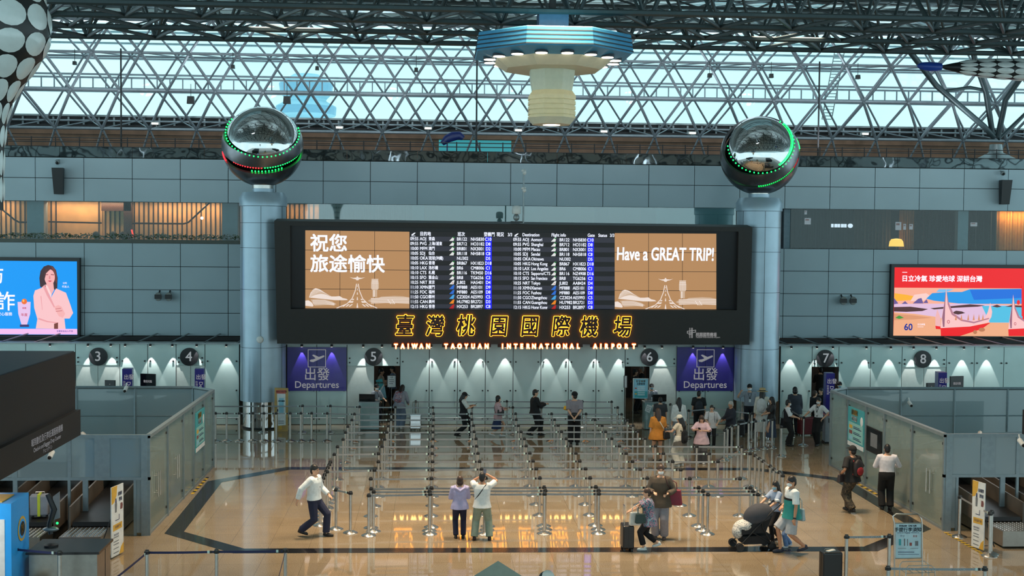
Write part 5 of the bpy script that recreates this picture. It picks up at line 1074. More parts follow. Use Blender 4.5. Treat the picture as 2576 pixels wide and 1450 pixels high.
    for w, a in zip(an, legs):
        pit = max(0, a[2]-.08)*3.2; Tq = Matrix.Rotation(-min(1.0, pit), 3, 'X'); m = M(cloth(shoes, .5)); c = w+Tq@V((0, .055, -.045))
        m.ell(c, (.046, .135, .042), Tq); m.ell(w+Tq@V((0, -.02, -.02)), (.043, .05, .055), Tq); m.ell(c+Tq@V((0, 0, -.022)), (.048, .14, .014), Tq); m.v = [(p[0], p[1], max(p[2], .004)) for p in m.v]
        S_(m).build('shoe', t, smooth=True)
    if hairs != 'none':
        m = M(hair)
        if hairs == 'short': m.ell(hl(0, -.013, .037), (.084, .101, .105), Rh); m.ell(hl(0, -.045, -.02), (.076, .066, .085), Rh)
        elif hairs == 'bob': m.ell(hl(0, -.014, .034), (.090, .106, .110), Rh); m.ell(hl(0, -.032, -.040), (.100, .084, .10), Rh)
        else:
            m.ell(hl(0, -.014, .034), (.088, .105, .108), Rh); ln = {'mid': .20, 'long': .34, 'xlong': .46}[hairs]; m.path([hl(0, -.045, 0), hl(0, -.072, -.10), hl(0, -.09, -.10-ln*.5)-V((0, .01, 0)), hl(0, -.085, -.10-ln)], [.082, .080, .082, .04], 12, flat=1.0)
            for s in (-1, 1): m.path([hl(s*.06, -.01, .03), hl(s*.078, -.005, -.06), hl(s*.075, -.03, -.16)], [.03, .028, .02], 8)
        if hairs == 'bun': pass
        remesh(S_(m).build('hair', t), .011*k, 5)
    if cap:
        m = M(cloth(cap))
        if capstyle == 'cap': m.ell(hl(0, -.014, .045), (.092, .108, .098), Rh); m.ell(hl(0, .115, .055), (.070, .075, .012), Rh@Matrix.Rotation(R(-14), 3, 'X'))
        elif capstyle == 'beret': m.ell(hl(0, -.02, .055), (.095, .112, .09), Rh)
        else: m.lathe([(.185, 0), (.185, .008), (.105, .02), (.098, .11), (.05, .125)], 24, hl(0, -.01, .045), T=Rh)
        S_(m).build('cap' if capstyle != 'hat' else 'hat', t, smooth=True)
        if capstyle == 'hat': S_(M(cloth((40, 36, 34))).lathe([(.108, .02), (.104, .05)], 24, hl(0, -.01, .045), T=Rh)).build('hat_band', t)
    if mask: S_(M(mask).ell(hl(0, .040, -.044), (.064, .078, .056), Rh)).build('face_mask', t, smooth=True)
    if glasses:
        m = M(BLACK)
        for s in (-1, 1): m.path([hl(s*.031+.022*math.cos(q*math.pi/5), .098, .016+.016*math.sin(q*math.pi/5)) for q in range(11)], .0028, 5); m.tube(hl(s*.054, .096, .02), hl(s*.080, .0, .016), .003, n=5)
        m.tube(hl(-.01, .1, .018), hl(.01, .1, .018), .003, n=5); S_(m).build('glasses', t)
    if tie: S_(M(cloth(tie)).hexa([T(1.06, -.025, .128), T(1.06, .025, .128), T(1.06, .025, .12), T(1.06, -.025, .12), T(1.42, -.018, .108), T(1.42, .018, .108), T(1.42, .018, .09), T(1.42, -.018, .09)])).build('tie', t)
    mw_ = Matrix.Translation(P)@Matrix.Rotation(R(face-90), 4, 'Z')
    info = dict(o=t, k=k, w=lambda p: mw_@(V(p)*k), T=lambda z, x=0, y=0: mw_@(T(z, x, y)*k), hand=[mw_@(q[1]*k) for q in hd], hdir=[(mw_.to_3x3()@q[2]) for q in hd], face=face, S=S_, Tl=T, hl=lambda x, y, z: mw_@(hl(x, y, z)*k), rot=mw_.to_3x3(), hloc=hd)
    PEOPLE[key] = info; return info
def lanyard(pi, col=(24, 24, 30), badge=True):
    T = pi['Tl']; m = M(cloth(col)); m.path([T(1.45, -.06, .02), T(1.40, -.055, .115), T(1.20, 0, .145)], .008, 6); m.path([T(1.45, .06, .02), T(1.40, .055, .115), T(1.20, 0, .145)], .008, 6)
    pi['S'](m).build('lanyard', pi['o'])
    if badge: q = M(MASKW); c = T(1.15, 0, .15); q.box(c-V((.035, .004, .05)), c+V((.035, .004, .05))); pi['S'](q).build('badge', pi['o'])
def strap(pi, col, z0, x0, z1, x1, name='bag_strap', g=.145, r=.013):
    T = pi['Tl']; m = M(cloth(col)); m.path([T(z0, x0, -.09), T((z0*2+z1)/3, (x0*2+x1)/3, -g), T((z0+z1*2)/3, (x0+x1*2)/3, -g), T(z1, x1, -.06)], r, 6, flat=.5); m.path([T(z0, x0, -.09), T(z0+.02, x0, 0), T(z0, x0, .09), T((z0+z1)/2, (x0+x1)/2, g), T(z1, x1, .06)], r, 6, flat=.5)
    pi['S'](m).build(name, pi['o'])
def phone(pi, i, label, rgb=(20, 20, 24), off=(0, 0, 0)):
    c = pi['hand'][i]+pi['hdir'][i]*.05+V(off); t = M(mat('phone_%d_%d_%d' % rgb, rgb, .25), mat('phone_screen', (60, 70, 90), .1)); t.box((-.037, -.075, -.004), (.037, .075, .004)); t.box((-.033, -.068, .004), (.033, .068, .0045), 1)
    o = t.build('phone'); o.location = c+V((0, 0, .03)); o.rotation_euler = (R(35), 0, R(pi['face']-90)); tag(o, label, 'phone'); return o
def backpack(pi, rgb, label, w=.15, h=.42, d=.14, z=1.18, rgb2=None):
    T = pi['Tl']; k = pi['k']; c = T(z, 0, -.125-d/2)*k; t = thing('backpack', label, 'backpack', pi['w']((T(z, 0, -.125-d/2))), R(pi['face']-90)); m = M(cloth(rgb, .6))
    m.ell((0, 0, 0), (w*1.05*k, d*.62*k, h*.55*k), nu=16, nv=10); m.box((-w*.85*k, -d*.4*k, -h*.46*k), (w*.85*k, d*.45*k, h*.36*k)); remesh(m.build('main_pouch', t), .02, 5)
    m = M(cloth(rgb2 or rgb, .6)); m.ell((0, -d*.5*k, -h*.15*k), (w*.75*k, d*.28*k, h*.26*k)); m.build('front_pocket', t, smooth=True)
    for s in (-1, 1): m = M(cloth(rgb2 or rgb, .6)); m.path([(s*.09*k, d*.4*k, h*.4*k), (s*.11*k, .14*k, h*.47*k), (s*.115*k, .27*k, h*.3*k), (s*.12*k, .28*k, 0), (s*.125*k, .14*k, -h*.3*k), (s*.1*k, d*.4*k, -h*.4*k)], .018*k, 8, flat=.5); m.build('shoulder_strap', t, smooth=True)
    return t
def sling(loc, rz, size, rgb, label, name='handbag', handle=.18, cat='bag'):
    t = thing(name, label, cat, loc, rz); w, d, h = size; m = M(cloth(rgb, .5)); m.hexa([(-w*.5, -d/2, -h), (w*.5, -d/2, -h), (w*.5, d/2, -h), (-w*.5, d/2, -h), (-w*.42, -d*.3, 0), (w*.42, -d*.3, 0), (w*.42, d*.3, 0), (-w*.42, d*.3, 0)])
    o = m.build('pouch', t); bv = o.modifiers.new('b', 'BEVEL'); bv.width = min(.03, d*.2); bv.segments = 3
    m = M(cloth(rgb, .5)); m.path([(-w*.25, 0, -.02), (-w*.22, 0, handle*.7), (0, 0, handle), (w*.22, 0, handle*.7), (w*.25, 0, -.02)], .010, 6); m.build('handle', t, smooth=True); return t
def suitcase(loc, rz, size, rgb, label, handle=.45, metal=None, tagc=None):
    t = thing('suitcase', label, 'suitcase', loc, rz); w, d, h = size; mt = metal or mat('shell_%d_%d_%d' % rgb, rgb, .35, var=.05); m = M(mt); m.box((-w/2, -d/2, .05), (w/2, d/2, h)); o = m.build('shell', t); bv = o.modifiers.new('b', 'BEVEL'); bv.width = .04; bv.segments = 4
    m = M(BLACK); m.box((-w/2-.003, -.008, .06), (w/2+.003, .008, h-.02)); m.build('zip', t)
    for sx in (-1, 1):
        for sy in (-1, 1): M(BLACK).lathe([(.028, -.012), (.028, .012)], 12, (sx*w*.38, sy*d*.34, .028), T=Matrix.Rotation(R(90), 3, 'Y')).build('wheel', t)
    m = M(STEEL); 
    for s in (-1, 1): m.tube((s*w*.24, d*.3, h-.02), (s*w*.24, d*.3, h+handle), .009)
    m.tube((-w*.24, d*.3, h+handle), (w*.24, d*.3, h+handle), .014); m.build('pull_handle', t, smooth=True)
    if tagc: M(mat('paper_tag', tagc, .7)).box((-.12, -.05, h+.002), (.10, .03, h+.02), rz=.5).build('luggage_tag', t)
    return t
# ---- who stands where
HANG = ((-.25, .03, .80), (.25, .03, .80)); HOLD = ((-.07, .33, 1.16), (.09, .34, 1.15))
def stride(f, b, lift=.10): return ((-.09, f, .09), (.09, -b, .08+lift))
# foreground
p = person('walker', 'man in a white jacket and navy trousers striding past the parked stanchions', (790, 1350), 1163, -20, legs=((-.09, .26, .085), (.09, -.28, .15)), arms=((-.30, .22, .93), (.32, -.26, .90)), shirt=(226, 234, 238), sleeve=1.95, hem=.92, sg=.03, pants=(34, 40, 66), pg=.028, shoes=(24, 22, 24), glasses=True, wide=1.12); lanyard(p, (60, 28, 34), False)
p = person('lilac', 'woman in a lilac hooded top seen from behind at the middle of the barrier', (1156, 1355), 1197, 92, arms=((-.10, .27, 1.12), (.10, .30, 1.10)), fem=True, shirt=(176, 172, 212), sleeve=1.9, hem=.82, sg=.03, pants=(26, 28, 54), pg=.02, hair=HAIRD, hairs='bob', wide=1.18)
T = p['Tl']; m = M(cloth((176, 172, 212))); m.path([T(1.46, -.13, 0), T(1.40, -.11, -.11), T(1.33, 0, -.15), T(1.40, .11, -.11), T(1.46, .13, 0)], [.03, .045, .05, .045, .03], 10); p['S'](m).build('hood', p['o'], smooth=True)
p = person('tee', 'man in a white t-shirt and pale green trousers raising both arms to his face', (1212, 1360), 1188, 84, legs=((-.19, 0, .08), (.19, .02, .08)), arms=((-.06, .26, 1.56), (.14, .22, 1.60)), elbow=((-1, .2, -.6), (1, .3, -.3)), shirt=(226, 230, 232), sleeve=.7, hem=.84, sg=.028, pants=(138, 152, 138), pg=.034, shoes=(44, 26, 24), head=(-12, 0), skin=SKIN2, wide=1.08); strap(p, (22, 22, 24), 1.43, .10, 1.05, -.17); phone(p, 1, 'black phone held up by the man in the white t-shirt')
FLOR = pattern_mat('floral_teal_print', [(40, 104, 128), (60, 132, 150), (196, 140, 160), (40, 60, 96), (150, 176, 190)], 13)
p = person('floral', 'woman in a floral teal blouse pushing a suitcase past the barrier', (1632, 1384), 1224, 176, legs=((-.09, .14, .085), (.09, -.26, .17)), arms=((-.10, .52, 1.06), (.10, .54, 1.02)), elbow=((-.5, -.2, -1), (.5, -.2, -1)), fem=True, shirt=(40, 100, 120), shirt_mat=FLOR, sleeve=.8, hem=.72, sg=.05, pants=(18, 18, 22), plen=1.8, pg=.026, shoes=(228, 228, 226), hair=HAIRD, hairs='short', lean=5, wide=1.12)
T = p['Tl']; q = M(HAIRD).ell(T(1.60, 0, -.12), (.05, .05, .05)); p['S'](q).build('hair_bun', p['o'], smooth=True)
hp = (p['hand'][0]+p['hand'][1])/2; sc = suitcase((hp.x-.03, hp.y+.02, 0), R(90), (.44, .26, .58), (24, 20, 20), 'black cabin suitcase with tall handle pushed by the woman in the floral blouse', handle=.42)
sling((hp.x+.10, hp.y-.20, .90), R(15), (.26, .12, .30), (196, 198, 196), 'pale grey tote bag hanging from the handle of the pushed suitcase', 'tote_bag', .14)
sling(p['w']((.14, .06, .86)) if False else V((p['o'].location.x-.24, p['o'].location.y-.24, .88)), R(10), (.24, .11, .22), (34, 58, 56), 'dark green handbag at the front of the woman in the floral blouse', 'handbag', .2); strap(p, (40, 60, 60), 1.43, .08, .95, .16)
p = person('masked', 'person in a brown jacket and white mask with a maroon bag behind the floral blouse', (1660, 1356), 1168, -108, arms=((-.20, .26, 1.10), (.12, .32, 1.12)), shirt=(70, 64, 58), sleeve=1.9, hem=.80, jacket=((88, 76, 64), .76, 1.95), sg=.03, pants=(146, 142, 150), pg=.036, shoes=(96, 76, 70), mask=MASKW, glasses=True, hair=HAIRD, head=(10, 0)); phone(p, 0, 'phone held by the masked person in the brown jacket')
b = p['T'](1.05, .0, 0); sling(V((b.x+.26, b.y+.02, 1.16)), R(-14), (.52, .2, .36), (128, 22, 48), 'maroon shoulder bag carried by the masked person in the brown jacket', 'shoulder_bag', .22); strap(p, (60, 30, 40), 1.44, -.12, 1.15, -.24)
p = person('pusher', 'woman in a pale blue t-shirt and mask pushing the grey stroller', (1950, 1366), 1207, 205, legs=((-.08, .16, .085), (.08, -.20, .12)), arms=((-.22, .42, 1.04), (.16, .46, 1.02)), elbow=((-.7, -.3, -.8), (.7, -.3, -.8)), fem=True, shirt=(150, 168, 196), sleeve=.85, hem=.90, pants=(24, 24, 28), pg=.008, shoes=(34, 32, 34), mask=MASKB, hairs='long', head=(10, 10))
p = person('polo', 'man in a white and teal polo shirt and grey shorts beside the stroller', (1990, 1392), 1192, 188, legs=((-.09, -.26, .16), (.09, .20, .085)), arms=((-.28, .06, .80), (.24, .10, .98)), shirt=(224, 230, 232), sleeve=.85, hem=.84, sg=.026, pants=(176, 178, 184), plen=.96, pg=.032, shoes=(40, 44, 60), mask=MASKW, glasses=True, head=(8, 4), skin=SKIN2, wide=1.08)
T = p['Tl']; m = M(cloth((44, 142, 138)))
RGp = [(.825, .268), (.88, .250), (.95, .218), (1.05, .208), (1.18, .210), (1.215, .212)]
m.loft([[T(z, rx*math.cos(2*math.pi*j/24), .76*rx*math.sin(2*math.pi*j/24)) for j in range(24)] for z, rx in RGp]); p['S'](m).build('teal_shirt_panel', p['o'], smooth=True)
m = M(cloth((26, 22, 24))); m.loft([[T(z, .213*math.cos(2*math.pi*j/24), .160*math.sin(2*math.pi*j/24)) for j in range(24)] for z in (1.215, 1.26)]); p['S'](m).build('dark_chest_band', p['o'], smooth=True); strap(p, (130, 150, 160), 1.44, -.10, 1.0, .2, r=.01)
b = p['T'](1.0, 0, 0); sling(V((b.x+.19, b.y+.08, 1.0)), R(-50), (.30, .12, .28), (170, 190, 196), 'pale blue sling bag on the back of the man in the polo shirt', 'sling_bag', .25)
m = M(BLACK); c, w_, d_ = p['hloc'][0][1], p['hloc'][0][0], p['hloc'][0][2]; m.path([w_-d_*.02, w_+d_*.015], .034, 12); p['S'](m).build('watch', p['o'])
person('child', 'small child in a pink top half hidden between the stroller couple', (1982, 1378), 1262, 190, fem=True, legs=((-.08, .1, .085), (.08, -.14, .12)), shirt=(216, 186, 210), sleeve=1.8, hem=.86, pants=(110, 142, 190), pg=.03, shoes=(214, 214, 216), hairs='bob')
CAMO = pattern_mat('camouflage', [(52, 46, 40), (84, 72, 56), (40, 38, 36), (104, 90, 70)], 8)
p = person('blackcap', 'man in black t-shirt, cap and camouflage trousers walking along the right partition', (2142, 1290), 1118, 118, legs=((-.10, -.14, .12), (.10, .20, .085)), arms=((-.27, .12, .98), (.24, -.02, .84)), shirt=(28, 28, 30), sleeve=.85, hem=.82, sg=.03, pants=(60, 52, 44), pg=.034, shoes=(22, 20, 20), cap=(26, 26, 28), skin=SKIN2, wide=1.1); p['o'].children; [setattr(c.data.materials, '__dummy', 0) if False else c.data.materials.__setitem__(0, CAMO) for c in p['o'].children if c.name.startswith('trousers')]
backpack(p, (34, 28, 32), 'black and red backpack of the man in the black cap', rgb2=(150, 28, 36)); b = p['T'](1.0, -.27, .1); sling(V((b.x, b.y, 1.0)), R(30), (.26, .12, .2), (42, 32, 34), 'small dark hip bag of the man in the black cap', 'hip_bag', .12)
person('whiteback', 'man in a white shirt and black trousers standing at the right partition door', (2229, 1283), 1117, 78, arms=((-.16, .28, 1.10), (.20, .30, 1.16)), shirt=(226, 222, 230), sleeve=1.9, hem=.96, sg=.024, pants=(20, 20, 22), pg=.034, shoes=(22, 20, 20), wide=1.08)
# walkers behind the maze
p = person('vestcap', 'woman in black cap and vest walking in the maze with a phone', (1166, 1100), 983, 4, legs=((-.08, .28, .085), (.08, -.28, .13)), arms=HOLD, fem=True, shirt=(216, 214, 208), sleeve=.95, hem=.86, vest=(24, 24, 28), sg=.03, pants=(20, 20, 24), pg=.03, shoes=(24, 22, 24), hairs='mid', cap=(22, 22, 24), head=(0, 14)); phone(p, 1, 'phone of the woman in the black cap and vest')
p = person('pink', 'woman in a pink top and blue skirt walking in the maze', (1252, 1100), 992, 2, legs=((-.07, .14, .085), (.07, -.28, .16)), arms=((-.1, .34, 1.14), (.14, .28, 1.10)), fem=True, shirt=(204, 168, 172), sleeve=1.7, hem=.80, sg=.035, pants=None, skirt=((44, 58, 96), .40, .05), shoes=(230, 228, 228), hairs='bob', wide=1.1); strap(p, (24, 24, 26), 1.43, -.08, .98, .18); phone(p, 0, 'phone of the woman in the pink top')
b = p['T'](.98, .22, .02); sling(V((b.x+.06, b.y-.05, 1.0)), R(0), (.26, .1, .2), (28, 26, 28), 'black handbag of the woman in the pink top', 'handbag', .12)
p = person('blackman', 'man in black jacket and trousers walking in the maze', (1345, 1098), 977, 6, legs=((-.09, .20, .085), (.09, -.24, .14)), arms=((-.1, .36, 1.14), (.12, .36, 1.16)), shirt=(28, 28, 30), sleeve=1.9, jacket=((30, 30, 32), .82, 1.95), sg=.03, pants=(24, 24, 26), pg=.03, shoes=(20, 20, 20), wide=1.08)
p = person('capguard', 'guard in grey shirt and black beret with hands clasped behind his back', (1444, 1120), 985, 84, arms=((-.05, -.19, .92), (.05, -.20, .93)), elbow=((-1, -.2, .1), (1, -.2, .1)), shirt=(142, 134, 142), sleeve=.9, hem=.95, sg=.028, pants=(20, 20, 24), pg=.03, shoes=(18, 18, 20), cap=(20, 20, 22), capstyle='beret', mask=MASKW, head=(40, 0), wide=1.12)
T = p['Tl']; m = M(cloth((240, 176, 40))); sh, e = V(T(1.385, -.2)), None; m.path([T(1.24, -.255, -.02), T(1.14, -.285, -.05)], [.075, .072], 12); p['S'](m).build('armband', p['o'], smooth=True); m = M(BLACK); c = T(1.0, 0, -.15); m.ell(c, (.15, .06, .07)); p['S'](m).build('waist_pouch', p['o'], smooth=True)
p = person('bending', 'woman in a grey hooded top and jeans bending beside gate 5 with a patterned backpack', (1004, 1080), 972, 62, lean=18, arms=((-.2, .3, .95), (.16, .4, .96)), fem=True, shirt=(150, 148, 158), sleeve=1.9, hem=.80, sg=.04, pants=(120, 134, 156), pg=.045, shoes=(226, 224, 222), hairs='long', head=(0, 12), wide=1.1, height=1.66)
bp = backpack(p, (140, 134, 150), 'grey patterned backpack of the bending woman in jeans'); 
for c in bp.children: c.data.materials[0] = pattern_mat('grey_red_print', [(150, 148, 160), (110, 106, 124), (176, 70, 70), (180, 180, 190)], 12)
GS = (148, 152, 162)
def guard(key, label, foot, top, face, **kw):
    q = person(key, label, foot, top, face, shirt=GS, sleeve=.9, hem=.95, sg=.024, pants=(22, 24, 34), shoes=(20, 20, 22), tie=(24, 24, 30), **kw)
    T = q['Tl']; m = M(cloth((28, 28, 36)))
    for s in (-1, 1): m.hexa([T(1.425, s*.09, -.045), T(1.425, s*.19, -.035), T(1.425, s*.19, .035), T(1.425, s*.09, .045), T(1.455, s*.09, -.045), T(1.435, s*.19, -.035), T(1.435, s*.19, .035), T(1.455, s*.09, .045)])
    q['S'](m).build('epaulettes', q['o']); lanyard(q); return q
guard('desk5', 'guard in black cap and mask at the glass desk of gate 5', (946, 1074), 966, -40, cap=(20, 20, 24), mask=MASKW, arms=((-.2, .3, 1.08), (.2, .3, 1.08)), head=(-10, 8))
guard('desk6', 'guard in cap and mask at the glass desk of gate 6', (1638, 1073), 965, -92, cap=(20, 20, 24), mask=MASKB, arms=((-.26, .1, .86), (.2, .3, 1.05)))
p = guard('waving', 'guard in black cap raising one hand by the right column', (1884, 1088), 966, -98, cap=(20, 20, 24), mask=MASKW, arms=((.0, 0, 0), (.0, 0, 0)) and ((-.27, .06, .86), (.34, .22, 1.44)), elbow=((-.6, -.7, -.3), (.9, -.3, -1)))
guard('cap7', 'guard in black cap and blue mask looking over the right partition by gate 7', (2110, 1074), 960, -95, cap=(20, 20, 24), mask=MASKB)
# the queue in front of gate 6
person('greytee', 'man in a dark grey t-shirt seen from behind at the desk of gate 6', (1660, 1104), 999, 88, shirt=(62, 62, 66), sleeve=.95, sg=.036, hem=.84, pants=(30, 30, 34), pg=.03, wide=1.12)
p = person('orange', 'woman in an orange t-shirt and black shorts seen from behind in the queue', (1654, 1163), 1027, 92, fem=True, shirt=(200, 128, 48), sleeve=.98, hem=.74, sg=.06, pants=(24, 22, 24), plen=.42, pg=.04, shoes=(36, 28, 28), hair=HAIRD, hairs='long', wide=1.12); strap(p, (226, 214, 190), 1.43, -.05, .95, .24, g=.19, r=.016)
b = p['T'](.9, .24, -.05); sling(V((b.x, b.y-.12, 1.02)), R(20), (.24, .14, .26), (26, 24, 26), 'black shoulder bag of the woman in the orange t-shirt', 'shoulder_bag', .14)
person('longwhite', 'woman in a white blouse with long black hair seen from behind', (1707, 1118), 1000, 90, fem=True, shirt=(222, 224, 224), sleeve=1.8, hem=.86, sg=.045, pants=(150, 156, 164), pg=.03, shoes=(200, 200, 200), hairs='xlong', wide=1.1)
p = person('beige', 'woman in a cream cap and beige top looking at her phone', (1710, 1174), 1043, 128, fem=True, arms=((-.22, .34, 1.14), (.12, .22, 1.05)), shirt=(222, 206, 184), sleeve=.6, hem=.98, pants=(222, 214, 200), pg=.055, shoes=(222, 220, 216), hairs='long', cap=(226, 218, 202), head=(20, 14)); phone(p, 0, 'phone of the woman in the cream cap')
T = p['Tl']; m = M(cloth((92, 86, 80))); m.loft([[T(z, rx*math.cos(2*math.pi*j/22), ry*math.sin(2*math.pi*j/22)) for j in range(22)] for z, rx, ry in ((.98, .17, .13), (.9, .205, .165), (.80, .25, .2), (.70, .27, .22))]); p['S'](m).build('tied_jacket', p['o'], smooth=True); backpack(p, (24, 24, 28), 'black backpack on the woman in the cream cap', w=.13, h=.44, d=.12, z=1.02)
p = person('pinkgirl', 'girl in a loose pink t-shirt looking down at her phone', (1764, 1167), 1043, -112, fem=True, arms=((-.12, .3, 1.20), (.10, .32, 1.22)), elbow=((-1, -.2, -.6), (1, -.2, -.6)), shirt=(222, 188, 196), sleeve=1.0, hem=.70, sg=.05, pants=(84, 84, 86), pg=.05, shoes=(226, 224, 220), hair=HAIRD, hairs='mid', head=(0, 22)); phone(p, 1, 'dark phone in the hands of the girl in pink')
p = person('boy', 'boy in a white polo shirt with black straps behind the girl in pink', (1789, 1126), 1019, -104, arms=((-.24, .16, 1.0), (.12, .3, 1.02)), shirt=(222, 216, 218), sleeve=.95, hem=.80, sg=.04, pants=(22, 22, 24), pg=.016, shoes=(216, 216, 216)); strap(p, (26, 26, 30), 1.43, -.11, .95, -.15); strap(p, (26, 26, 30), 1.43, .11, .95, .15)
p = person('blackback', 'tall man in a black t-shirt with black backpack under the right departures sign', (1757, 1092), 983, 78, shirt=(30, 30, 32), sleeve=.9, sg=.03, pants=(34, 34, 38), pg=.03, head=(-25, 0), wide=1.08); backpack(p, (26, 28, 38), 'dark navy backpack of the tall man in black', z=1.14)
p = person('elder', 'elderly grey haired man in a dark checked jacket holding his phone', (1838, 1122), 1009, 196, arms=((-.1, .30, 1.02), (.1, .31, 1.0)), shirt=(150, 142, 134), sleeve=1.5, jacket=((44, 46, 58), .80, 1.95), sg=.026, pants=(26, 26, 30), pg=.03, hair=HAIRG, skin=SKIN2, head=(0, 6)); phone(p, 0, 'phone of the elderly man')
p = person('hatwoman', 'woman in a straw hat and white dress with a white backpack', (1916, 1107), 978, 66, fem=True, arms=((-.24, .04, .84), (.30, .36, 1.3)), shirt=(216, 212, 200), sleeve=1.85, hem=.86, sg=.035, pants=None, skirt=((220, 218, 214), .30, .06), shoes=(200, 180, 150), hairs='mid', cap=(190, 164, 122), capstyle='hat'); backpack(p, (204, 204, 204), 'square white backpack on the woman in the straw hat', w=.16, h=.46, d=.13)
p = person('blackwoman', 'woman in a black t-shirt and long blue skirt facing the straw hat', (1940, 1114), 998, 172, fem=True, arms=((-.1, .28, 1.06), (.1, .28, 1.06)), elbow=((-1, -.2, -.4), (1, -.2, -.4)), shirt=(26, 24, 26), sleeve=.9, hem=.86, sg=.035, pants=None, skirt=((62, 76, 100), .22, .05), shoes=(214, 214, 214), hairs='long', wide=1.12)
b = p['T'](.8, 0, -.15); sling(V((b.x+.26, b.y-.1, .86)), R(10), (.26, .12, .34), (30, 30, 34), 'black shopping bag behind the woman in the long blue skirt', 'handbag', .3)
person('vestman', 'man in a black vest and white shirt with clasped hands by gate 7', (1980, 1122), 1005, -18, legs=((-.12, 0, .08), (.12, .06, .08)), arms=((-.04, .32, 1.06), (.06, .33, 1.07)), shirt=(228, 228, 230), sleeve=.95, hem=.92, vest=(26, 26, 30), sg=.026, pants=(22, 22, 24), pg=.034, mask=MASKW, tie=(24, 24, 26), head=(26, 4), wide=1.08)
person('darkback', 'person in a dark blue-grey top seen from behind left of gate 7', (1998, 1094), 973, 92, fem=True, shirt=(60, 62, 72), sleeve=1.7, hem=.76, sg=.05, pants=(34, 34, 40), pg=.03, hairs='bob', wide=1.15)
p = person('staff', 'staff woman in a white shirt and dark tie leaning on a stanchion by gate 7', (2058, 1121), 999, 224, legs=((-.06, .14, .085), (.05, -.04, .085)), arms=((-.24, .10, 1.0), (.42, .30, 1.0)), elbow=((-1, -.6, .2), (.6, -.4, -.6)), fem=True, shirt=(230, 230, 232), sleeve=.9, hem=.97, sg=.022, pants=(20, 20, 22), pg=.03, mask=MASKW, tie=(24, 24, 28)); lanyard(p)
person('darkjacket', 'traveller in a dark jacket half hidden behind the staff woman', (2048, 1090), 982, 20, shirt=(36, 36, 42), sleeve=1.9, sg=.04, pants=(30, 30, 34), hair=HAIRD)
person('darksuit', 'man in a black suit behind the staff woman at gate 7', (2064, 1083), 976, 200, shirt=(200, 200, 206), sleeve=1.9, jacket=((24, 24, 28), .80, 1.95), sg=.024, pants=(24, 24, 28))
# people inside the gates
for key, lab, fx, tp, fc, col, Yi in (('in_a', 'person in a pale top seen inside gate 5 doorway', 958, 925, 0, (196, 170, 150), 50.0), ('in_b', 'person in a blue shirt leaning forward inside gate 5', 988, 915, 180, (110, 126, 150), 51.0), ('in_c', 'person in a dark shirt bending inside gate 6', 1596, 925, 10, (34, 32, 40), 50.0), ('in_d', 'fair haired person in black inside gate 6', 1613, 920, 170, (30, 30, 32), 51.2), ('in_e', 'person in dark clothes inside gate 7 doorway', 2062, 920, 90, (40, 38, 40), 51.0)):
    person(key, lab, (fx, 1050), tp, fc, Y=Yi, height=1.80, arms=((-.1, .3, 1.1), (.1, .3, 1.12)), shirt=col, sleeve=1.2, pants=(34, 32, 36), hair=HAIRG if key == 'in_d' else HAIRB)
# ------------------------------------------------------------------ luggage, stroller and furniture
def stroller():
    P = fl(1896, 1380); t = thing('stroller', 'dark grey baby stroller with white patterned blanket pushed by the couple', 'stroller', P, R(186)); GR = cloth((64, 66, 74))
    m = M(BLACK)
    for s in (-.24, .24): m.path([(.42, s, .12), (.02, s*.95, .52), (-.32, s*.95, .86), (-.52, s*.9, 1.02)], .014, 8); m.path([(-.34, s, .12), (-.12, s*.95, .52), (-.10, s*.95, .70)], .013, 8); m.path([(.12, s, .42), (-.34, s, .14)], .011, 6)
    m.tube((.42, -.24, .12), (.42, .24, .12), .012); m.tube((-.34, -.24, .12), (-.34, .24, .12), .012); m.build('frame', t, smooth=True)
    m = M(BLACK); m.path([(-.50, -.22, 1.01), (-.55, -.2, 1.04), (-.56, 0, 1.05), (-.55, .2, 1.04), (-.50, .22, 1.01)], .020, 8); m.build('push_handle', t, smooth=True)
    M(MASKW).box((-.58, -.06, 1.06), (-.50, .06, 1.10)).build('phone_holder', t)
    m = M(GR); m.ell((-.10, 0, .74), (.36, .25, .28), Matrix.Rotation(R(18), 3, 'Y'), 18, 12); m.v = [(p[0], p[1], max(p[2], .60-.35*p[0])) for p in m.v]; m.build('canopy', t, smooth=True)
    m = M(cloth((34, 34, 38))); m.hexa([(.36, -.2, .36), (.36, .2, .36), (-.2, .2, .40), (-.2, -.2, .40), (.36, -.2, .48), (.36, .2, .48), (-.36, .2, .80), (-.36, -.2, .80)]); m.hexa([(.30, -.2, .14), (.30, .2, .14), (-.30, .2, .14), (-.30, -.2, .14), (.34, -.22, .32), (.34, .22, .32), (-.34, .22, .34), (-.34, -.22, .34)]); m.build('seat', t)
    m = M(pattern_mat('white_print_blanket', [(224, 220, 212), (214, 212, 208), (120, 124, 130), (228, 226, 220)], 16)); m.ell((.24, 0, .52), (.26, .22, .15), Matrix.Rotation(R(14), 3, 'Y'), 16, 10); m.ell((.40, .02, .40), (.12, .18, .16), None, 12, 8); m.build('blanket', t, smooth=True)
    for x in (.42, -.34):
        for s in (-.27, -.21, .21, .27): w = M(BLACK, DARK); T = Matrix.Rotation(R(90), 3, 'X'); w.lathe([(.05, -.016), (.088, -.018), (.092, 0), (.088, .018), (.05, .016)], 18, (x, s, .092), T=T); w.lathe([(.03, -.02), (.03, .02)], 10, (x, s, .092), k=1, T=T); w.build('wheel', t, smooth=True)
stroller()
suitcase(fl(1045, 1083), 0, (.42, .26, .60), (180, 176, 170), 'shiny silver suitcase standing beside the bending woman at gate 5', handle=.42, metal=CHROME)
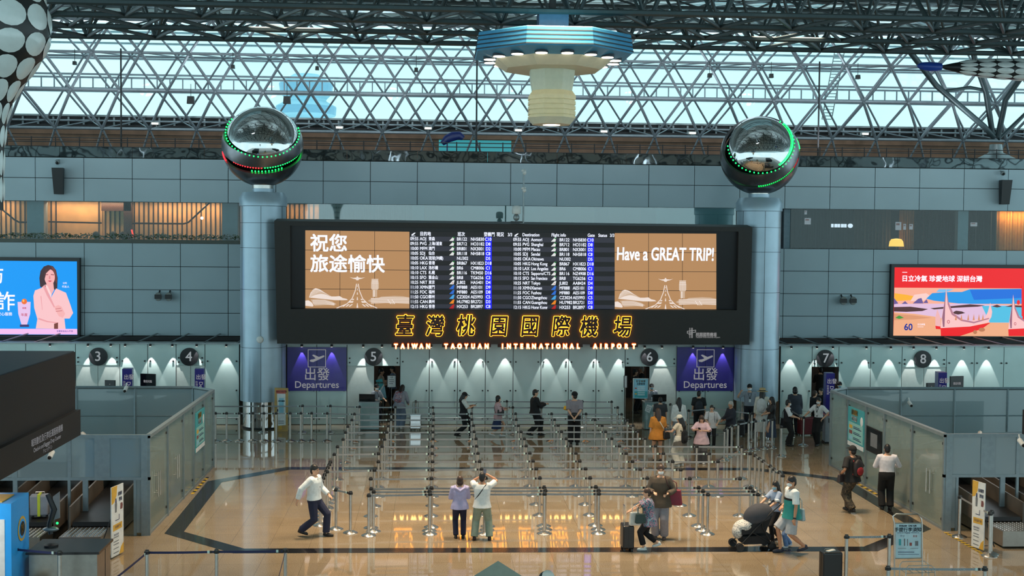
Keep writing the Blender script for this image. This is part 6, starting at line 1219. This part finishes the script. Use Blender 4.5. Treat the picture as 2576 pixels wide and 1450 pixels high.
suitcase(fl(2029, 1096), R(12), (.62, .30, .66), (104, 22, 30), 'large dark red suitcase behind the stanchion pair at gate 7', handle=.2)
suitcase(fl(1864, 1098), R(70), (.42, .26, .58), (24, 24, 28), 'black suitcase beside the elderly man with grey hair', handle=.4)
suitcase(fl(2089, 1462), R(4), (.42, .27, .62), (22, 22, 24), 'black suitcase with a white paper tag in the lower right foreground', handle=.02, tagc=(226, 222, 214))
# desks at the gates
DG = glass('desk_glass', (150, 176, 176), .12, .15, .06)
def desk(x0, x1, ytop, ybot, label, mon=None):
    a, b = fl(x0, ybot), fl(x1, ybot); zt = at((x0+x1)/2, ytop, a.y).z; t = thing('gate_desk', label, 'desk', ((a.x+b.x)/2, a.y, 0), group='glass gate desks'); w = (b.x-a.x)/2
    m = M(DG); m.box((-w, 0, .02), (w, .02, zt-.02)); m.box((-w, .02, .02), (-w+.02, .5, zt-.02)); m.box((w-.02, .02, .02), (w, .5, zt-.02)); m.build('glass_front', t); M(ALU).box((-w-.02, -.02, zt-.03), (w+.02, .52, zt)).build('desk_top', t); M(DARK).box((-w, 0, 0), (w, .5, .03)).build('plinth', t); return t
def monitor(px0, px1, py0, py1, Y, label, txt=None, face=-8, legz=None):
    a, b = at(px0, py1, Y), at(px1, py0, Y); t = thing('monitor', label, 'monitor', ((a.x+b.x)/2, Y, a.z), R(face)); w, h = (b.x-a.x)/2, b.z-a.z
    M(BLACK).box((-w, -.02, 0), (w, .03, h)).build('housing', t); s = M(mat('monitor_screen_dark', (18, 20, 24), .12)).box((-w*.94, -.024, h*.06), (w*.94, -.02, h*.94)).build('screen', t)
    if txt: m = M(SIGNW); m.text(txt, h*.22, (0, -.028, h*.4), sx=.8, off=.002); m.build('lettering', s)
    m = M(BLACK); m.box((-.03, .0, -.12), (.03, .04, .02)); m.box((-.12, -.08, -.13), (.12, .1, -.12)); m.build('stand', t); return t
desk(903, 953, 1012, 1083, 'frosted glass desk of the guard at gate 5'); desk(1621, 1672, 1012, 1082, 'frosted glass desk of the guard at gate 6')
monitor(903, 944, 992, 1011, 45.85, 'black monitor on the desk next to the tilted teal poster'); monitor(1641, 1677, 993, 1011, 45.85, 'black monitor on the desk next to the pale blue standing sign', face=8)
def board_sign(name, label, quad, Y, layers, post=None, cat='sign', texts=(), frame=None):
    O = at(*quad[3], Y); t = thing(name, label, cat, O); P = lambda x, y, off=0: at(x, y, Y-off)-O
    m = M(layers[0][0]); m.prism([P(*c) for c in reversed(quad)], (0, .025, 0)); s = m.build('panel', t)
    if len(layers) > 1:
        m = M()
        for i, (mt, pts) in enumerate(layers[1:]): m.mats.append(mt); m.poly([P(x, y, .003+.0015*i) for x, y in reversed(pts)], i)
        m.build('print', s)
    if texts:
        mts = []; m = M()
        for (tx, px, py, hp, mt) in texts:
            if mt not in mts: mts.append(mt); m.mats.append(mt)
            m.text(tx, hp*Y/F, P(px, py, .012), mts.index(mt), sx=.9, off=.001)
        m.build('lettering', s)
    if frame:
        m = M(frame); c = [P(*q, .01) for q in quad]; m.path(c+[c[0]], .016, 6); m.build('frame', t)
    if post:
        m = M(STEEL)
        for px in post: a = P(px, quad[3][1]); m.tube((a.x, .02, a.z), (a.x, .05, -O.z), .014); m.lathe([(.14, -O.z), (.14, -O.z+.015), (.02, -O.z+.03)], 14, (a.x, .05, 0))
        m.build('stand', t, smooth=True)
    return t
pm = lambda n, c: mat('print_'+n, c, .6, emit=0)
TEALP, WHT, YEL, NVY, RDP, SKY, BRNP, GRYP = pm('teal', (70, 168, 176)), pm('white', (232, 234, 234)), pm('amber', (226, 176, 72)), pm('navy', (40, 50, 96)), pm('red', (176, 50, 54)), pm('sky', (150, 206, 226)), pm('tan', (196, 158, 96)), pm('grey', (120, 124, 128))
board_sign('tilted_poster', 'teal poster leaning behind the guard at gate 5', [(945, 957), (961, 953), (973, 1002), (955, 1008)], 47.7, [(TEALP,), (SKY, [(951, 985), (968, 972), (972, 1000), (956, 1006)]), (WHT, [(948, 992), (966, 966), (967, 970), (950, 997)])], post=(964,), texts=[('旅客須知', 955, 964, 5, YEL)])
board_sign('framed_notice', 'framed white notice on a thin stand inside gate 5', [(974, 945), (996, 945), (996, 975), (974, 975)], 47.5, [(WHT,), (GRYP, [(979, 955), (991, 955), (991, 956.5), (979, 956.5)]), (GRYP, [(979, 960), (991, 960), (991, 961.5), (979, 961.5)]), (GRYP, [(979, 965), (989, 965), (989, 966.5), (979, 966.5)])], post=(985,), frame=DARK, texts=[('公告', 985, 950, 4, NVY)])
board_sign('standing_sign', 'pale blue information sign on a stand in front of gate 6', [(1593, 953), (1631, 953), (1630, 1004), (1592, 1003)], 46.0, [(SKY,), (TEALP, [(1596, 985), (1628, 985), (1628, 1001), (1596, 1001)])]+[(WHT, [(1604, y), (1622, y), (1622, y+2), (1604, y+2)]) for y in (973, 978, 983, 988, 993)]+[(RDP, [(1597, 976), (1602, 976), (1602, 979), (1597, 979)]), (YEL, [(1597, 990), (1602, 990), (1602, 993), (1597, 993)])], post=(1593, 1630), frame=STEEL, texts=[('安全檢查', 1612, 960, 7, YEL), ('注意事項', 1612, 967, 6, NVY)])
board_sign('framed_notice', 'narrow framed notice at the left edge of the gate 6 doorway', [(1570, 946), (1578, 946), (1578, 976), (1570, 976)], 46.7, [(WHT,)], post=(1574,), frame=DARK)
board_sign('paper_notice', 'tilted white paper notice on the front of the gate 6 desk', [(1628, 1018), (1641, 1022), (1634, 1040), (1622, 1034)], fl(1646, 1082).y-.01, [(WHT,)]+[(GRYP, [(1628-i*1.6, 1023+i*4), (1637-i*1.6, 1026+i*4), (1637-i*1.6, 1027+i*4), (1628-i*1.6, 1024+i*4)]) for i in range(3)])
board_sign('standing_banner', 'tall tan bordered banner with red heading before the left column', [(691, 976), (725, 977), (724, 1086), (690, 1086)], 45.4, [(BRNP,), (WHT, [(697, 988), (718, 988), (719, 1070), (699, 1072)]), (SKY, [(702, 1002), (714, 1002), (714, 1040), (702, 1040)]), (RDP, [(695, 982), (720, 982), (719, 991), (695, 991)]), (GRYP, [(700, 1059), (714, 1059), (714, 1061), (700, 1061)]), (GRYP, [(700, 1064), (714, 1064), (714, 1066), (700, 1066)]), (NVY, [(697, 1030), (700, 1030), (700, 1036), (697, 1036)]), (YEL, [(702, 1072), (709, 1072), (709, 1081), (702, 1081)])], texts=[('自助行李託運', 707.5, 986, 5, WHT), ('請至櫃檯', 708, 1010, 4.5, NVY)])
def sign_tower(x0, x1, y0, y1, ybase, label):
    B = fl((x0+x1)/2, ybase); Y = B.y; a, b = at(x0, y1, Y), at(x1, y0, Y); zj = a.z; w = (b.x-a.x)/2; t = thing('sign_tower', label, 'sign', (B.x, Y, 0), R(-6) if x0 > 1288 else R(6), group='navy departures sign towers')
    M(mat('kiosk_grey', (170, 178, 188), .45)).box((-w*1.0, .02, .06), (w*1.0, .5, zj-.03)).build('cabinet', t); M(DARK).box((-w*1.05, 0, 0), (w*1.05, .52, .06)).build('plinth', t); M(BLACK).box((-w*.3, -.004+.02, zj-.28), (w*.5, .02, zj-.12)).build('reader', t)
    M(RDP).box((-w*1.02, 0, zj-.03), (w*1.02, .52, zj)).build('red_strip', t); p = M(NAVY).box((-w, .03, zj), (w, .45, b.z)).build('sign_panel', t)
    m = M(SIGNW); h = b.z-zj; m.text('出發', h*.13, (w*.35, .024, zj+h*.80), sx=.9, off=.003); m.text('Departures', h*.12, (w*.30, .024, zj+h*.42), 0, (0, 0, -1), (1, 0, 0), off=.002); m.text('出境安檢', h*.06, (-w*.6, .024, zj+h*.6), 0, (0, 0, -1), (1, 0, 0)); m.build('lettering', p)
sign_tower(2075, 2098, 940, 1044, 1117, 'navy departures sign tower on a grey cabinet beside gate 7'); sign_tower(308, 332, 929, 1035, 1108, 'navy sign tower behind the left partition below gate number 3'); sign_tower(490, 513, 929, 1035, 1108, 'navy sign tower behind the left partition below gate number 4'); sign_tower(2357, 2380, 938, 1044, 1117, 'navy sign tower behind the right partition below gate number 8')
for x0, x1, y0, y1, lb, tx in ((352, 393, 941, 973, 'black monitor showing text behind the left partition near gate 4', '歡迎光臨'), (2387, 2426, 947, 978, 'black monitor showing text behind the right partition near gate 8', '歡迎光臨'), (263, 291, 957, 974, 'small dark monitor behind the left partition near gate 3', '4'), (2329, 2356, 964, 978, 'small dark monitor behind the right partition beside the sign tower', '8')):
    o = monitor(x0, x1, y0, y1, 44.0, lb, tx, face=-14 if x0 < 1288 else 14); d = desk(x0+4, x1-4, y1+7, 1098, 'glass desk hidden behind the partition under the '+('larger' if x1-x0 > 32 else 'smaller')+(' left' if x0 < 1288 else ' right')+' monitor'); d.location.y = 43.75
    k = at((x0+x1)/2, y1, 44.0); d.location.x = k.x
    for c in d.children: c.scale.z = (k.z-.13)/1.0 if False else 1
# posters on the partitions
def xplane(px, py, X):
    d = ray(px, py); return d*(X/d.x)+V((0, 0, CH))
def wall_poster(name, label, X, ya, yb, z0, z1, sg, kind):
    t = thing(name, label, 'poster' if kind != 'tv' else 'monitor', (X, ya, z0)); r = (0, 1, 0) if sg < 0 else (0, -1, 0); L, h = abs(yb-ya), z1-z0
    if sg > 0: t.location = (X, yb, z0)
    s = -sg*1.0; P = lambda u, v, off: (s*off, (u if sg < 0 else -u)*L, v*h)
    def quad(m, u0, v0, u1, v1, off, k=0): m.poly([P(u0, v0, off), P(u1, v0, off), P(u1, v1, off), P(u0, v1, off)], k)
    m = M(BLACK if kind == 'tv' else TEALP); a, b = sorted((0, s*.02)); y0, y1 = sorted((0, (L if sg < 0 else -L))); m.box((a, y0, 0), (b, y1, h)); p = m.build('panel', t)
    if kind == 'tv': m = M(mat('monitor_screen_dark', (18, 20, 24), .12), GRYP); quad(m, .04, .05, .96, .95, .023); quad(m, .3, .25, .75, .8, .026, 1); m.build('screen', p); return
    m = M(WHT, SKY, YEL, RDP, NVY, mat('print_pale_teal', (150, 206, 200), .6)); quad(m, 0, 0, 1, .11, .023); quad(m, .06, .14, .94, .62, .023, 5)
    for i in range(3): quad(m, .1, .18+.14*i, .3, .27+.14*i, .026, (1, 3, 2)[i]); quad(m, .36, .2+.14*i, .85, .22+.14*i, .026, 4); quad(m, .36, .24+.14*i, .75, .255+.14*i, .026, 4)
    m.ell(P(.85, .72, .02), (.01, .12, .14), None, 10, 7, 0); m.build('print', p)
    m = M(YEL, WHT); m.text('自助報到', h*.15, P(.42, .88, .03), 0, r, (0, 0, 1), sx=.8, off=.01); m.text('行李託運', h*.13, P(.42, .72, .03), 1, r, (0, 0, 1), sx=.8, off=.01); m.build('lettering', p)
wall_poster('teal_poster', 'teal poster with yellow heading on the left glass partition', -6.50, 35.35, 36.75, .95, 2.05, -1, 'p')
wall_poster('teal_poster', 'teal poster with yellow heading on the right glass partition', 12.43, 35.3, 36.7, .95, 2.1, 1, 'p')
wall_poster('wall_monitor', 'dark monitor on the right glass partition next to the teal poster', 12.43, 33.9, 35.1, 1.05, 1.75, 1, 'tv')
# counter posters
def counter_poster(label, quad, Ya, Yb, sg):
    A, B = fl(quad[3][0], quad[3][1]), fl(quad[2][0], quad[2][1]); t = thing('poster_stand', label, 'poster', A); zt = at(quad[0][0], quad[0][1], A.y).z; r = (B-A).normalized(); L = (B-A).length; n = r.cross(V((0, 0, 1)))
    P = lambda u, v, off=0: r*(u*L)+V((0, 0, .04+v*(zt-.04)))+n*off
    def quadp(m, pts, k, off): m.poly([P(u, v, off) for u, v in pts], k)
    p = M(WHT).prism([P(0, 0), P(1, 0), P(1, 1), P(0, 1)], n*-.02).build('panel', t)
    m = M(YEL, NVY, RDP, GRYP, SKIN)
    quadp(m, [(0, .75), (.22, .77), (.42, .86), (.48, 1), (0, 1)], 0, .002); quadp(m, [(.62, 0), (1, 0), (1, .15), (.78, .10)], 0, .002); quadp(m, [(.12, .36), (.88, .37), (.88, .46), (.12, .45)], 0, .002); quadp(m, [(.72, .64), (.9, .64), (.94, .69), (.9, .73), (.74, .73)], 2, .002); quadp(m, [(.3, .5), (.62, .5), (.62, .51), (.3, .51)], 1, .002); quadp(m, [(.6, .5), (.64, .5), (.64, .58), (.6, .58)], 1, .002); quadp(m, [(.28, .62), (.42, .62), (.46, .74), (.36, .8), (.27, .74)], 3, .002); quadp(m, [(.3, .76), (.42, .76), (.4, .82), (.32, .82)], 1, .003)
    for v in (.04, .10, .16, .2, .26): quadp(m, [(.15, v), (.6, v), (.6, v+.012), (.15, v+.012)], 3, .002)
    m.build('print', p); m = M(NVY, WHT); m.text('自助報到', zt*.058, P(.70, .87, .004), 0, r, (0, 0, 1), sx=.55, off=.002); m.text('更快速', zt*.058, P(.74, .79, .004), 0, r, (0, 0, 1), sx=.55, off=.002); m.text('可託運行李', zt*.045, P(.5, .41, .005), 0, r, (0, 0, 1), sx=.8); m.text('歡迎使用', zt*.035, P(.4, .30, .004), 0, r, (0, 0, 1)); m.build('lettering', p)
    m = M(DARK); m.tube(P(.5, .75, -.02), P(.5, 0, -.45), .012); m.tube(P(.2, 0, -.02), P(.2, 0, -.4), .01); m.build('prop', t)
counter_poster('white and amber poster stand before the left check-in counters', [(281, 1228), (312.6, 1216), (311, 1393), (281, 1409)], 0, 0, -1)
counter_poster('white and amber poster stand before the right check-in counter', [(2442, 1208), (2477, 1218), (2474, 1390), (2443, 1378)], 0, 0, 1)
# notice stand and wire baggage sizer in front
b = fl(2284, 1462); Y = b.y; t = thing('notice_stand', 'steel stand with a pale baggage notice at the lower right', 'notice stand', b); P = lambda x, y, off=0: at(x, y, Y-off)-b
p = M(mat('notice_pale', (190, 218, 228), .5)).prism([P(2253, 1405), P(2317, 1403), P(2317, 1317), P(2253, 1317)], (0, .02, 0)).build('panel', t)
m = M(NVY, GRYP, TEALP, RDP)
for x0, y0, x1, y1, k in ((2261, 1357, 2267, 1373, 2), (2274, 1356, 2277, 1374, 1), (2282, 1357, 2284, 1374, 1), (2288, 1366, 2294, 1374, 3), (2302, 1362, 2310, 1374, 1), (2259, 1389, 2300, 1390.5, 0), (2259, 1380, 2280, 1381, 1), (2290, 1380, 2310, 1381, 1), (2259, 1395, 2312, 1396, 0)): m.poly([P(x0, y1, .004), P(x1, y1, .004), P(x1, y0, .004), P(x0, y0, .004)], k)
m.build('print', p); m = M(NVY, RDP); m.text('手提行李須知', .095, P(2284, 1334, .005), 0, off=.002); m.text('Carry-on Baggage Allowance', .04, P(2284, 1341, .005), 0); m.text('EVAAIR  UNI AIR', .05, P(2284, 1324, .005), 0, off=.002); m.text('尺寸', .05, P(2270, 1350, .005), 0); m.text('重量', .05, P(2302, 1350, .005), 1); m.build('lettering', p)
m = M(STEEL); m.path([P(2250, 1450), P(2249, 1315), P(2246, 1300), P(2254, 1294), P(2308, 1295), P(2317, 1306), P(2319, 1318), P(2320, 1450)], .018, 8)
m.tube(P(2250, 1317), P(2320, 1317), .012); m.tube(P(2250, 1406), P(2320, 1405), .012); m.build('frame', t, smooth=True)
m = M(STEEL)
for dy in (0, -.34):
    q = V((0, dy, 0)); m.path([P(2262, 1462)+q, P(2264, 1422)+q, P(2270, 1414)+q, P(2326, 1413)+q, P(2335, 1420)+q, P(2337, 1462)+q], .012, 6); m.tube(P(2263, 1432)+q, P(2336, 1430)+q, .008)
for x in (2264, 2282, 2300, 2318, 2335): m.tube(P(x, 1432), P(x, 1432)+V((0, -.34, 0)), .007)
m.build('wire_sizer', t, smooth=True)
# left foreground
b = fl(20, 1520); t = thing('self_service_kiosk', 'bright blue self service kiosk with yellow round emblem at the lower left', 'kiosk', (b.x, b.y, 0)); KB = mat('kiosk_blue', (48, 170, 255), .4, var=.03)
zt = at(27, 1268, b.y).z; x1 = at(28, 1300, b.y).x-b.x; d = 1.05
m = M(KB); m.hexa([(-1.2, 0, 0), (x1, 0, 0), (x1, d, 0), (-1.2, d, 0), (-1.2, 0, zt), (x1, 0, zt), (x1, d, zt), (-1.2, d, zt)]); o = m.build('cabinet', t)
m = M(YEL, DARK, KB); X = x1+.006
m.lathe([(.24, 0), (.24, .004)], 28, (X, d*.58, zt*.68), T=Matrix.Rotation(R(90), 3, 'Y')); m.lathe([(.19, .004), (.19, .008)], 28, (X, d*.58, zt*.68), k=2, T=Matrix.Rotation(R(90), 3, 'Y')); m.lathe([(.14, .008), (.14, .012)], 28, (X, d*.58, zt*.68), k=1, T=Matrix.Rotation(R(90), 3, 'Y')); m.text('V', .2, (X+.014, d*.58, zt*.68), 0, (0, 1, 0), (0, 0, 1), off=.008); m.build('round_emblem', o)
M(WHT).box((-1.1, -.01, .3), (x1-.12, 0, zt-.3)).build('front_panel', t); M(YEL).box((-1.0, .1, zt+.001), (x1-.2, .8, zt+.02)).build('top_label', t)
c = at(100, 1290, 29.2); t = suitcase((c.x, 29.2, .55), R(8), (.40, .26, .52), (150, 154, 164), 'grey wrapped suitcase lying on the left baggage conveyor', handle=.04)
m = M(mat('strap_lime', (214, 226, 60), .5)); m.box((-.03, -.14, .04), (.03, .14, .535)); m.build('luggage_strap', t)
b = fl(128, 1400); t = thing('scanner_arm', 'black articulated scanner arm with green lamp at the left counters', 'scanner', (at(128, 1350, 25.3).x, 25.3, .83)); q = lambda x, y: at(x, y-8, 25.3)-V((at(128, 1350, 25.3).x, 25.3, .83))
m = M(BLACK); m.path([q(128, 1352), q(124, 1330), q(136, 1290), q(120, 1252)], [.05, .05, .06, .05], 10); m.build('arm', t, smooth=True); M(BLACK).lathe([(.14, 0), (.14, .03), (.05, .06)], 16, (0, 0, 0)).build('base', t, smooth=True); M(ALU).ell(q(128, 1340), (.16, .07, .05)).build('hand_scanner', t, smooth=True); M(GRYP).hexa([tuple(q(132, 1318)), tuple(q(150, 1312)), tuple(q(150, 1312)+V((0, .04, 0))), tuple(q(132, 1318)+V((0, .04, 0))), tuple(q(133, 1258)), tuple(q(149, 1246)), tuple(q(149, 1246)+V((0, .04, 0))), tuple(q(133, 1258)+V((0, .04, 0)))]).build('tilted_screen', t)
M(mat('lamp_green_small', (20, 230, 90), emit=4)).ell(q(144, 1325), (.025, .02, .025)).build('green_lamp', t)
t = M(mat('sack_yellow', (206, 170, 30), .6)).ell((0, 0, 0), (.16, .10, .2), Matrix.Rotation(R(30), 3, 'Y')).build('yellow_bag', smooth=True); t.location = (at(86, 1392, 24.6).x-.1, 24.3, .16); tag(t, 'small yellow bag on the floor beside the left counter', 'bag')
# low roof and lamp tip at the bottom edge
ap = at(1253, 1412, 19.0); m = M(mat('grey_felt_roof', (158, 158, 144), .8, var=.05)); q = [(-1.1, -1.1), (1.1, -1.1), (1.1, 1.1), (-1.1, 1.1)]
m.loft([[V((x*.001, y*.001, 0)) for x, y in q], [V((x*1.1, y*1.1, -1.08)) for x, y in q], [V((x*1.1, y*1.1, -1.2)) for x, y in q]]); t = thing('booth', 'booth with a low grey pyramid roof peeping in at the bottom edge', 'booth', (ap.x, 19.0, 0), R(42)); o = m.build('roof', t); o.location = (0, 0, ap.z)
M(mat('booth_wall', (170, 172, 168), .6)).box((-.9, -.9, 0), (.9, .9, ap.z-1.1)).build('walls', t)
ap = at(1378, 1437, 15.0); t = thing('white_post_lamp', 'white rounded lamp head peeping in at the bottom edge', 'lamp', (ap.x, 15.0, 0)); M(mat('lamp_head_white', (216, 206, 196), .4)).ell((0, 0, ap.z-.14), (.10, .10, .15)).build('lamp_head', t, smooth=True); M(BLACK).ell((-.03, .02, ap.z-.16), (.10, .09, .15)).build('rim', t, smooth=True); M(ALU).tube((0, 0, 0), (0, 0, ap.z-.25), .03).build('post', t)
